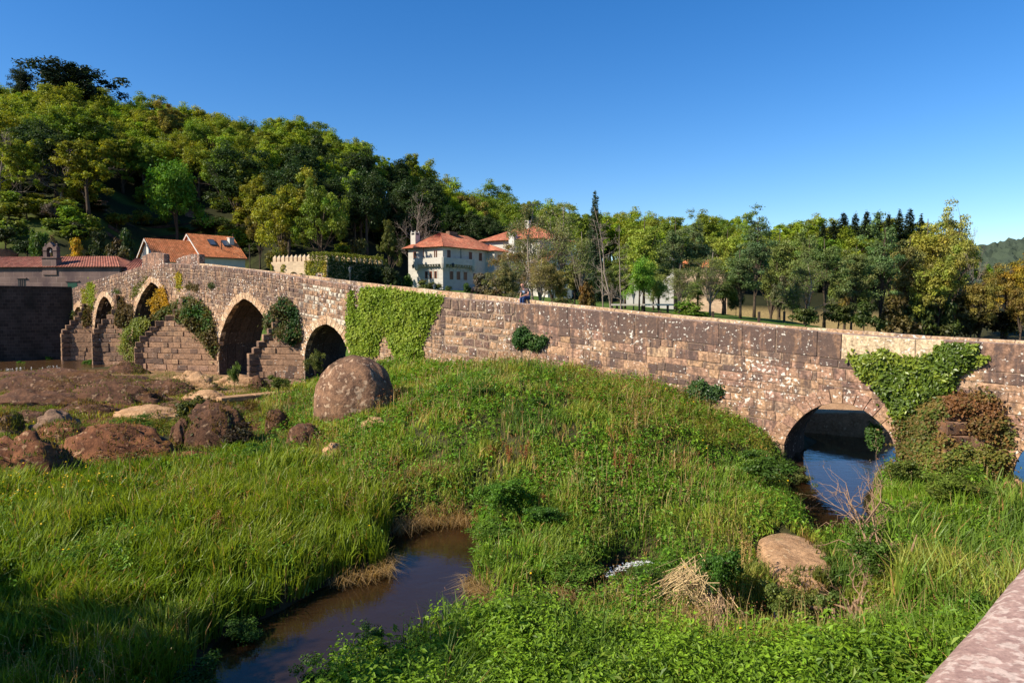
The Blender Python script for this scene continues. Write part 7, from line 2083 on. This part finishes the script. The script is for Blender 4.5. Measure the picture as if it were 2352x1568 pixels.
# straw hanging over the water's edge
def straw(pts, n, wpx, hr, seed, dirx=(0, -1)):
    rng = np.random.default_rng(seed); P = []
    for _ in range(n):
        t = rng.random() * (len(pts) - 1); i = int(min(t, len(pts) - 2)); f = t - i
        q = at_z(pts[i][0] + (pts[i + 1][0] - pts[i][0]) * f + rng.normal(0, wpx), pts[i][1] + (pts[i + 1][1] - pts[i][1]) * f + rng.normal(0, 5), .15); q[2] = max(gz(q[0], q[1]), .0); P.append(q)
    P = np.array(P); n = len(P)
    ln = np.stack((rng.normal(dirx[0] * .8, .6, n), rng.normal(dirx[1] * .8, .5, n)), 1)
    return P, rng.uniform(*hr, n), rng.uniform(.008, .016, n), ln, rng.uniform(0, 6.28, n), np.clip(np.array((.40, .27, .115)) * rng.uniform(.55, 1.35, (n, 1)), 0, .8)
allS = [straw([(905, 1212), (960, 1200), (1030, 1190), (1090, 1196)], 900, 8, (.25, .65), 1), straw([(760, 1335), (830, 1318), (885, 1308), (893, 1280)], 420, 6, (.2, .5), 2, (.6, -.6)), straw([(1080, 1330), (1110, 1360), (1135, 1380)], 420, 8, (.2, .5), 3, (-.8, -.4)),
        straw([(1240, 1368), (1290, 1356), (1335, 1346)], 420, 6, (.2, .45), 4), straw([(1500, 1440), (1560, 1460), (1620, 1470)], 260, 14, (.2, .6), 5), straw([(930, 1160), (980, 1150), (1040, 1160)], 300, 12, (.3, .6), 6), straw([(1240, 1070), (1300, 1075), (1350, 1090)], 120, 14, (.3, .5), 7)]
cat_ = [np.concatenate([s[i] for s in allS]) for i in range(6)]
V, F, C = blades(*cat_)
tag(mesh_np("dry_grass", V, F, M['grass'], C), "straw-coloured dead grass hanging over the stream edge", kind="stuff")

# short moss and grass growing on the riverside rocks
for i_, (W, mt) in enumerate(TUFT): pass
W = np.concatenate([w_[rng.integers(0, len(w_), min(len(w_) * 2, 2600))] for w_, m_ in TUFT if len(w_) > 20])
n = len(W); la = rng.uniform(0, 6.28, n)
mc = np.where((vnoise(W[:, 0] * .9, W[:, 1] * .9, 201, 2) > .5)[:, None], np.array((.17, .115, .025)), np.array((.13, .15, .025))) * rng.uniform(.5, 1.3, (n, 1))
V, F, C = blades(W + rng.normal(0, .03, W.shape) * (1, 1, 0), rng.uniform(.03, .16, n) * (1 + (rng.random(n) < .1)), rng.uniform(.015, .035, n), np.stack((np.cos(la), np.sin(la)), 1) * rng.uniform(.2, .9, (n, 1)), rng.uniform(0, 6.28, n), mc)
tag(mesh_np("moss", V, F, M['grass'], C), "rusty moss and short grass growing over the riverside rocks", kind="stuff")
P, px, py, rng = sample_pts(30000, 20, 48, .5, 251)
k = (in_poly(px, py, ZK) | in_poly(px, py, [(560, 890), (720, 900), (700, 1010), (580, 1010)])) & (vnoise(P[:, 0] * .5, P[:, 1] * .5, 252, 2) > .44); P = P[k]
leafy("riverside_weeds", "low green and rusty weeds between the riverside rocks", P, rng.uniform(.12, .4, len(P)), 12, rng.uniform(.04, .065, len(P)), [(.10, .17, .015), (.15, .20, .02), (.20, .15, .03), (.12, .15, .02)], 253, .22, .4)

# plants one can pick out
def gp_px(px, py, z): 
    P = at_z(px, py, z); P[2] = gz(P[0], P[1]); return P
def herb(kind, px, pyb, z, hpx, wpx, c_, label, cat="plant", name="bush"):
    P = gp_px(px, pyb, z); k = FPX / P[1]
    return plant(kind, P - (0, 0, .05), hpx / k, wpx / k, c_, label, cat, None, name)
for a in (('fine_bush', 1150, 1215, .3, 105, 170, (.07, .145, .014), "leafy green bush overhanging the head of the pool"), ('fine_bush', 1135, 1262, .15, 50, 150, (.085, .15, .016), "low grassy tuft leaning into the pool"),
          ('fine_bush', 1655, 1400, .2, 170, 150, (.045, .105, .012), "tall dark green herb bush beside the sandy slab"), ('fine_bush', 1480, 1390, .1, 80, 130, (.05, .10, .013), "dark herb mound in front of the white water"),
          ('fine_bush', 1760, 1110, .8, 110, 190, (.055, .105, .014), "dark green bush spilling down left of the right arch"), ('fine_bush', 1840, 1090, .3, 60, 90, (.09, .115, .03), "small brownish bush at the water under the right arch"),
          ('fine_bush', 1845, 1400, .0, 120, 120, (.13, .15, .03), "olive weed mat over the lower edge of the sandy slab"), ('fine_bush', 1795, 1425, .0, 150, 150, (.12, .15, .03), "olive weeds in front of the sandy slab"), ('fine_bush', 1890, 1415, .0, 135, 120, (.10, .14, .028), "weeds at the right front of the sandy slab"), ('fine_bush', 1745, 1290, .4, 36, 70, (.08, .13, .02), "small herb at the left corner of the sandy slab"), ('fine_bush', 1905, 1300, .4, 50, 60, (.075, .13, .018), "small green herb between slab and driftwood"), ('fine_bush', 2000, 1360, .3, 150, 160, (.055, .11, .014), "green bush tangled in the driftwood"), ('fine_bush', 2200, 1190, .5, 110, 240, (.085, .125, .018), "wide green bush under the right-hand pier"),
          ('fine_bush', 2070, 1130, .4, 90, 120, (.095, .12, .02), "olive-green bush at the left foot of the right-hand pier"), ('fine_bush', 2330, 1190, .5, 80, 90, (.19, .17, .02), "yellow fern clump at the right edge"),
          ('fine_bush', 2240, 1440, .8, 110, 180, (.06, .13, .012), "dark leafy clump beside the near parapet"), ('fine_bush', 1330, 1330, .3, 110, 190, (.075, .145, .016), "soft green herb mound beyond the narrow stream"),
          ('fine_bush', 1110, 1010, 1.2, 46, 90, (.05, .105, .014), "dark round herb clump in the middle of the slope"), ('fine_bush', 1230, 980, 1.9, 30, 60, (.055, .11, .015), "small dark herb clump on the upper slope"),
          ('fine_bush', 690, 1075, .8, 46, 120, (.06, .125, .014), "green herb clump below the stone left of the boulder"), ('fine_bush', 600, 1060, .7, 50, 120, (.055, .12, .014), "bright green clump at the edge of the left meadow"),
          ('bush', 500, 1020, .8, 104, 130, (.055, .06, .02), "bramble thicket on the dark rock mound"), ('bush', 435, 985, .8, 80, 90, (.085, .10, .022), "ivy tangle at the top left of the dark rock mound"), ('bush', 545, 1030, .8, 70, 100, (.05, .04, .022), "brown dead bramble on the right of the rock mound"),
          ('fine_bush', 300, 990, .9, 44, 190, (.07, .125, .016), "green herb patch between reddish dome and rock mound"), ('fine_bush', 640, 915, 1.0, 60, 80, (.085, .11, .02), "weedy green bush right of the stepped pier"), ('fine_bush', 540, 905, 1.0, 90, 40, (.085, .13, .02), "upright green weed at the left of the stepped pier"),
          ('fine_bush', 725, 900, 1.1, 90, 60, (.09, .105, .022), "weedy bush in front of the small arch"), ('fine_bush', 680, 875, 1.0, 30, 60, (.1, .11, .03), "small dry weed at the pier foot"), ('fine_bush', 55, 832, 1.0, 24, 46, (.06, .15, .012), "bright green tuft in the river, middle one"), ('fine_bush', 8, 830, 1.0, 20, 44, (.06, .14, .012), "bright green tuft in the river at the left edge"),
          ('fine_bush', 112, 826, 1.0, 18, 22, (.06, .14, .012), "small bright green tuft in the river, right one"), ('fine_bush', 208, 836, 1.0, 28, 44, (.06, .14, .012), "bright green tuft at the foot of the narrow pier"), ('fine_bush', 180, 815, 1.0, 10, 24, (.06, .13, .012), "tiny green tuft beside the farthest pier"),
          ('fine_bush', 450, 1560, .35, 150, 210, (.035, .085, .010), "dark leafy clump on the shaded left bank"), ('fine_bush', 330, 1640, .4, 130, 230, (.035, .08, .010), "dark clump in the bottom left corner of the bank"), ('fine_bush', 560, 1430, .3, 90, 150, (.045, .10, .012), "dark herb clump where the left bank dips to the water"),
          ('fine_bush', 860, 1500, .3, 130, 110, (.06, .13, .016), "feathery plant sprouting up before the pool"), ('fine_bush', 960, 1490, .3, 70, 90, (.06, .125, .016), "smaller feathery plant right of the sprouting one"), ('fine_bush', 740, 1585, .3, 130, 200, (.05, .10, .016), "feathery dark plant at the bottom left of the nettles"),
          ('fine_bush', 1250, 1230, .4, 70, 130, (.05, .11, .014), "dark leafy clump right of the bush at the pool head"), ('fine_bush', 2130, 1215, .5, 60, 120, (.065, .12, .016), "green mound above the reeds"), ('bush', 2290, 1060, .6, 60, 90, (.13, .10, .03), "brown scrub at the right corner of the pier")):
    herb(*a)
# rusty dock spikes
def dock(px, pyb, z, hpx, wpx, label, seed, c_=(.26, .10, .035)):
    P = gp_px(px, pyb, z); k = FPX / P[1]; h_ = hpx / k; w_ = wpx / k; rng = np.random.default_rng(seed)
    mb = MB(); tips = []
    for j in range(max(3, int(w_ / .09))):
        b_ = P + (rng.uniform(-.3, .3) * w_, rng.uniform(-.15, .15), 0); t_ = b_ + (rng.normal(0, .05), rng.normal(0, .05), h_ * rng.uniform(.75, 1.05))
        mb.tube([b_, (b_ + t_) / 2 + rng.normal(0, .02, 3), t_], [.009, .007, .003], 4, (*c_, 1)); tips.append((b_, t_))
    root = thing("dock_plant", P, label, "plant", "rusty dock plants on the bank")
    mb.build("stem", M['straw'], root)
    n = 150 * len(tips) // 2
    T = rng.integers(0, len(tips), n); f = rng.uniform(.35, 1, n)
    pos = np.array([tips[i][0] + (tips[i][1] - tips[i][0]) * q for i, q in zip(T, f)]) + rng.normal(0, .035, (n, 3)) * (1.6 - f)[:, None]
    V, F = leaf_quads(pos, sph(rng, n), rng.uniform(.012, .026, n), rng, .6)
    mesh_np("seed_head", V, F, M['leaf'], np.repeat(np.clip(np.array(c_) * rng.uniform(.6, 1.4, (n, 1)), 0, .8), 4, 0), False, root)["kind"] = "stuff"
for i, a in enumerate(((505, 1240, .6, 70, 36, "rust-red dock in the left meadow, the tallest there"), (560, 1165, .65, 40, 36, "faint brown dock in the left meadow behind the tall one"), (912, 1085, .9, 22, 20, "small rust dock at the left of the slope"), (970, 1100, .9, 28, 16, "small rust dock below the slope middle"), (1000, 1150, .7, 30, 22, "rust dock just above the pool grass"),
                       (1128, 1075, 1.2, 40, 26, "left rust dock of the slope row"), (1175, 1080, 1.2, 42, 30, "middle rust dock of the slope row"), (1205, 1082, 1.2, 48, 26, "right rust dock of the slope row, tallest of the three"), (1060, 1130, .9, 32, 20, "left of two rust docks above the leafy bush"), (1098, 1132, .9, 32, 20, "right of two rust docks above the leafy bush"),
                       (1325, 1080, 1.3, 44, 46, "large pale straw clump on the slope"), (1420, 1085, 1.3, 62, 34, "left of a tall pair of rust docks on the right slope"), (1446, 1088, 1.3, 62, 26, "right of a tall pair of rust docks on the right slope"), (1350, 1205, .6, 44, 22, "lone rust dock spike on the island tip"), (1245, 1165, .8, 30, 30, "brown dock left of the island tip"), (1705, 1330, .4, 110, 44, "tall golden dry plant beside the sandy slab"),
                       (1655, 1330, .4, 70, 16, "thin dry stalk left of the tall golden plant"), (2170, 1420, .7, 40, 20, "rusty dock near the near parapet"), (160, 1400, .6, 90, 40, "tall faded umbel plant in the left meadow"), (1460, 985, 2.1, 60, 10, "slender dry mullein stalk under the wall"))):
    dock(*a, i + 300, (.38, .26, .09) if i in (10, 15, 16, 18, 19) else (.27, .10, .035))
# broad dock leaves
def big_leaves(px, pyb, z, n, ls, label, seed):
    P = gp_px(px, pyb, z); rng = np.random.default_rng(seed); mb = MB()
    for j in range(n):
        a = rng.uniform(0, 6.28); d = np.array((math.cos(a), math.sin(a), 0)); s_ = np.array((-d[1], d[0], 0)); L = ls * rng.uniform(.7, 1.2); w_ = L * .24
        prev = None; e = rng.uniform(.5, 1.1)
        for q in range(7):
            t = q / 6; c0 = P + d * L * t * .8 + np.array((0, 0, L * e * t * (1.25 - t))); ww = w_ * math.sin(math.pi * min(.97, t * .9 + .08)) ** .8
            wob = .03 * math.sin(q * 2.1 + j)
            row = (c0 - s_ * ww + (0, 0, ww * .35 + wob), c0, c0 + s_ * ww + (0, 0, ww * .35 - wob))
            if prev: 
                c_ = np.array((.115, .225, .018)) * rng.uniform(.85, 1.15)
                mb.quad(prev[0], prev[1], row[1], row[0], tuple(c_)); mb.quad(prev[1], prev[2], row[2], row[1], tuple(c_))
            prev = row
    return tag(mb.build("broad_leaf_dock", M['gloss_leaf'], None, origin=P, smooth=True), label, "plant")
big_leaves(2100, 1520, .6, 6, .55, "big arching dock leaves left of the near parapet", 1); big_leaves(2255, 1540, .9, 5, .5, "broad dock leaves touching the near parapet", 2)
big_leaves(1720, 1400, .2, 7, .5, "bright broad leaves at the foot of the dark herb bush", 3); big_leaves(1600, 1420, .2, 5, .45, "broad leaves in the fallen reed clump", 4); big_leaves(1585, 1225, .5, 4, .35, "small broad leaves on the island tip", 5)
# iris-like reeds on the right bank and at the near water edge
P, px, py, rng = sample_pts(40000, 9, 24, .8, 61)
k = in_poly(px, py, ZR) & (rng.random(len(P)) < .35)
k |= in_poly(px, py, [(1150, 1440), (1260, 1400), (1340, 1470), (1480, 1500), (1560, 1520), (1400, 1540), (1200, 1500)]) & (rng.random(len(P)) < .30)
P = P[k]; n = len(P); la = rng.uniform(0, 6.28, n)
V, F, C = blades(P, rng.uniform(.45, 1.0, n), rng.uniform(.016, .03, n), np.stack((np.cos(la), np.sin(la)), 1) * np.abs(rng.normal(0, .3, n))[:, None], rng.uniform(0, 6.28, n), np.clip(np.array((.11, .185, .032)) * (1 + rng.normal(0, .2, (n, 1))), .01, .6))
tag(mesh_np("reeds", V, F, M['grass'], C), "tall iris-like reeds along the right bank and stream edge", kind="stuff")

# fallen pale reed stalks
base = gp_px(1600, 1440, .2); rng = np.random.default_rng(77)
fr_ = thing("fallen_reeds", base, "bleached stalks of a collapsed reed clump leaning over the stream", "dead reeds")
mb = MB()
for j in range(85):
    k_ = at_z(1590 + rng.normal(0, 22), 1296 + rng.normal(0, 14) + abs(rng.normal(0, 20)), .95 + rng.normal(0, .1)); tip = at_z(1500 + rng.normal(0, 40), 1380 + rng.normal(0, 28), .25 + rng.random() * .25)
    b_ = base + (rng.normal(.2, .25), rng.normal(.3, .25), 0); c_ = np.array((.52, .38, .19)) * rng.uniform(.6, 1.2)
    mb.tube([b_, (b_ + k_) / 2 + rng.normal(0, .06, 3), k_, k_ * .6 + tip * .4 + (0, 0, .05), tip], [.009, .009, .008, .007, .005], 4, (*c_, 1))
mb.build("stalk", M['straw'], fr_)["kind"] = "stuff"
b2 = MB()
for j in range(120):
    s0_ = at_z(1640 + rng.normal(0, 22), 1390 + rng.normal(0, 20), .75 + rng.normal(0, .06)); e_ = s0_ + (rng.normal(.05, .12), rng.normal(-.1, .1), -rng.uniform(.4, .8)); c_ = np.array((.30, .20, .12)) * rng.uniform(.6, 1.2)
    b2.tube([s0_, (s0_ + e_) / 2 + rng.normal(0, .05, 3), e_], [.007, .006, .003], 3, (*c_, 1))
b2.build("dead_leaf", M['straw'], fr_)["kind"] = "stuff"

# driftwood tangle
def driftwood(pxb, pyb, z, targets, label, seed, r0=.035):
    rng = np.random.default_rng(seed); B = gp_px(pxb, pyb, z) + (0, 0, .35)
    o = thing("driftwood", B - (0, 0, .35), label, "driftwood")
    for (tx, ty, tz) in targets:
        T = at_z(tx, ty, tz); mb = MB()
        def br_(p, q, r, lv):
            m = [p]; d = q - p; L = np.linalg.norm(d)
            for i in range(1, 6): m.append(p + d * i / 5 + rng.normal(0, .05 * L, 3) * (1 if i < 5 else .4) + np.array((0, 0, .10 * L * math.sin(math.pi * i / 5))))
            mb.tube(m, [r * (1 - .15 * i) for i in range(6)], 5 if lv == 0 else 4)
            if lv < 3:
                for _ in range(4 if lv < 2 else 2):
                    i = rng.integers(1, 5); e = m[i] + d * rng.uniform(.2, .45) + rng.normal(0, .16 * L, 3); e[2] = max(e[2], gz(e[0], e[1]) + .03)
                    br_(m[i], e, r * .55, lv + 1)
        br_(B + rng.normal(0, .12, 3), T, r0 * rng.uniform(.5, .8), 0)
        mb.build("branch", M['twig'], o)
    lump = MB()
    for j in range(16):
        a = B + rng.normal(0, .22, 3) * (1.2, .8, .7) - (0, 0, .1); e = a + rng.normal(0, .25, 3); e[2] = max(e[2], .1)
        lump.tube([a, (a + e) / 2 + rng.normal(0, .08, 3), e], [.035, .03, .012], 5)
    lump.build("root_mass", M['twig'], o)
driftwood(2030, 1330, .3, [(1905, 1160, .75), (1990, 1140, .8), (2040, 1170, .9), (1930, 1190, .6), (2075, 1250, .8), (1860, 1250, .55), (2080, 1300, .5), (2000, 1170, 1.0)], "bleached driftwood branches piled up by floods", 5)
driftwood(1975, 1420, .25, [(1890, 1350, .5), (1945, 1320, .75), (1990, 1330, .85), (2020, 1400, .5), (1930, 1440, .25)], "lower tangle of grey branches below the driftwood pile", 6, .028)
for i, (px, py) in enumerate(((150, 905), (1840, 1150))):
    B = gp_px(px, py, .9 if i == 0 else .2); mb = MB(); rng = np.random.default_rng(90 + i)
    for j in range(16):
        e = B + (rng.normal(0, .7), rng.normal(0, .3), rng.uniform(.3, 1.1)) if i == 0 else B + (rng.normal(0, .4), rng.normal(0, .3), rng.uniform(.1, .5))
        mb.tube([B + rng.normal(0, .1, 3), (B + e) / 2 + rng.normal(0, .08, 3), e], [.014, .01, .004], 4)
    tag(mb.build("dead_twigs", M['twig'], None, origin=B), ("thin bare twigs rising before the dark rock hump", "dry twigs at the water under the right arch")[i], "twigs")
# trees added out of view on the left bank to shade the near left corner
plant('big_oak', np.array((-14.4, 4.9, .7)), 9.6, 7.2, (.06, .10, .015), "added unseen tree on the left bank, shading the near corner", "tree", None, "added_shade_tree", 0)
plant('big_oak', np.array((-17.6, 6.0, .7)), 10.0, 7.0, (.06, .10, .015), "second added unseen tree on the left bank, farther from the photographer", "tree", None, "added_shade_tree", 1)
# ------------------------------------------------------------------ the man sitting on the far parapet
fx, fy = np.array((BN[0], BN[1], 0)), np.array((-BN[1], BN[0], 0))     # fx forward (towards the water side), fy to the right in the picture
if fy[0] < 0: fy = -fy
ps, pz = br(1213, 690.5, FOFF - .18)
seat = bpt(ps, FOFF - .18, zfar(ps))
man_ = thing("person", seat, "person in grey t-shirt and blue jeans sitting bent forward on the far parapet", "person")
def L_(x, y, z): return seat + fy * x + fx * y + np.array((0, 0, z))
def skin(name, pts, edges, mat, parent, sub=2, root=0):
    me = bpy.data.meshes.new(name); o = bpy.data.objects.new(name, me); COL.objects.link(o)
    base = world_loc(parent)
    me.from_pydata([tuple(L_(*p[:3]) - base) for p in pts], edges, []); me.update()
    o.parent = parent; me.materials.append(mat)
    md = o.modifiers.new("skin", 'SKIN'); md.use_smooth_shade = True
    for i, p in enumerate(pts):
        sv = me.skin_vertices[0].data[i]; r = p[3]
        sv.radius = (r, r) if not hasattr(r, '__len__') else r
        sv.use_root = (i == root)
    ss = o.modifiers.new("subdivision", 'SUBSURF'); ss.levels = sub; ss.render_levels = sub
    return o
M['skin'] = m_plain("sunlit_skin", (.50, .25, .17), .6, .06, 9, .05, .3)
M['shirt'] = m_plain("grey_tshirt", (.085, .07, .075), .9, .15, 14, .2)
M['jeans'] = m_plain("blue_jeans", (.016, .038, .11), .9, .2, 16, .2)
M['hair'] = m_plain("short_dark_hair", (.045, .025, .018), .8, .3, 30, .3)
M['print'] = m_plain("pale_blue_print", (.42, .55, .75), .8, .2, 20, .05)
pts = [(0, .04, .10, .12), (-.03, .10, .28, .12), (-.07, .18, .44, .13), (-.11, .25, .565, .055), (-.135, .30, .64, .056), (-.15, .345, .70, .078), (-.155, .35, .77, .085), (-.15, .335, .835, .055),   # 0-7 pelvis..crown
       (-.25, .22, .49, .055), (-.30, .26, .25, .040), (-.325, .30, .03, .030), (-.33, .32, -.03, .034),        # 8-11 right arm, hand on the parapet
       (.11, .17, .52, .055), (.20, .26, .29, .042), (.04, .46, .19, .030), (-.01, .50, .175, .034),            # 12-15 left arm, hand on the knee
       (-.10, .12, .09, .09), (-.16, .46, .09, .065), (-.17, .44, -.30, .045), (-.17, .46, -.42, .04),         # 16-19 right leg
       (.10, .12, .09, .09), (.03, .50, .085, .065), (.01, .46, -.30, .045), (.01, .48, -.42, .04)]            # 20-23 left leg
E = [(0, 1), (1, 2), (2, 3), (3, 4), (4, 5), (5, 6), (6, 7), (2, 8), (8, 9), (9, 10), (10, 11), (2, 12), (12, 13), (13, 14), (14, 15), (0, 16), (16, 17), (17, 18), (18, 19), (0, 20), (20, 21), (21, 22), (22, 23)]
pts += [(-.155, .425, .735, .016), (-.155, .43, .715, .014)]; E += [(5, 24), (24, 25)]         # nose
def fingers(k, c, dirs):
    for i, (dx, dy, dz, ln) in enumerate(dirs):
        a = np.array(c) + np.array((dx, dy, dz)) * .5; b = a + np.array((dx, dy, dz)) * ln * .6; e = b + np.array((dx * .7, dy * .7, dz - .02)) * ln * .5
        n_ = len(pts); pts.extend([(*a, .010), (*b, .009), (*e, .007)]); E.extend([(k, n_), (n_, n_ + 1), (n_ + 1, n_ + 2)])
fingers(11, pts[11][:3], [(-.035, .05, -.02, .9), (-.012, .062, -.02, 1.05), (.010, .062, -.02, 1.0), (.03, .055, -.02, .85), (.05, .01, -.01, .7)])
fingers(15, pts[15][:3], [(-.06, .035, -.03, .85), (-.055, .055, -.025, 1.0), (-.04, .065, -.025, 1.0), (-.015, .06, -.025, .8), (-.02, -.035, -.03, .7)])
body = skin("body", pts, E, M['skin'], man_)
sh = [(0, .04, .12, .15), (-.03, .10, .28, .148), (-.07, .18, .45, .155), (-.105, .24, .55, .075), (-.24, .215, .50, .078), (-.285, .245, .33, .062), (.10, .17, .525, .078), (.165, .225, .37, .064)]
skin("tshirt", sh, [(0, 1), (1, 2), (2, 3), (2, 4), (4, 5), (2, 6), (6, 7)], M['shirt'], body)
tr_ = [(0, .03, .10, .15), (-.10, .13, .10, .105), (-.16, .46, .09, .082), (-.17, .44, -.30, .062), (-.17, .44, -.40, .06), (.10, .13, .10, .105), (.03, .50, .085, .082), (.01, .46, -.30, .062), (.01, .46, -.40, .06)]
skin("jeans", tr_, [(0, 1), (1, 2), (2, 3), (3, 4), (0, 5), (5, 6), (6, 7), (7, 8)], M['jeans'], body)
hr = [(-.15, .27, .72, .06), (-.15, .285, .80, .075), (-.148, .315, .85, .06), (-.235, .32, .765, .016), (-.07, .32, .765, .016)]
skin("hair", hr, [(0, 1), (1, 2), (1, 3), (1, 4)], M['hair'], body)
for sx in (-.186, -.124):
    mb = MB(); c = L_(sx, .424, .772); mb.lathe(c - (0, 0, .008), [(.004, 0), (.012, .004), (.012, .012), (.004, .016)], 8); mb.build("eye", M['dark'], body)
mb = MB(); mb.tube([L_(-.185, .423, .692), L_(-.155, .43, .690), L_(-.125, .423, .692)], .006, 5); mb.build("mouth", M['wood'], body)
for sx in (-.245, -.062):
    mb = MB(); c = L_(sx, .345, .745); mb.lathe(c, [(.008, 0), (.016, .015), (.018, .04), (.008, .055)], 8); mb.build("ear", M['skin'], body)
mb = MB(); mb.hexa([L_(-.13, .30, .36), L_(.0, .30, .36), L_(.0, .31, .36), L_(-.13, .31, .36), L_(-.15, .345, .45), L_(-.02, .345, .45), L_(-.02, .355, .45), L_(-.15, .355, .45)]); mb.build("shirt_print", M['print'], body)
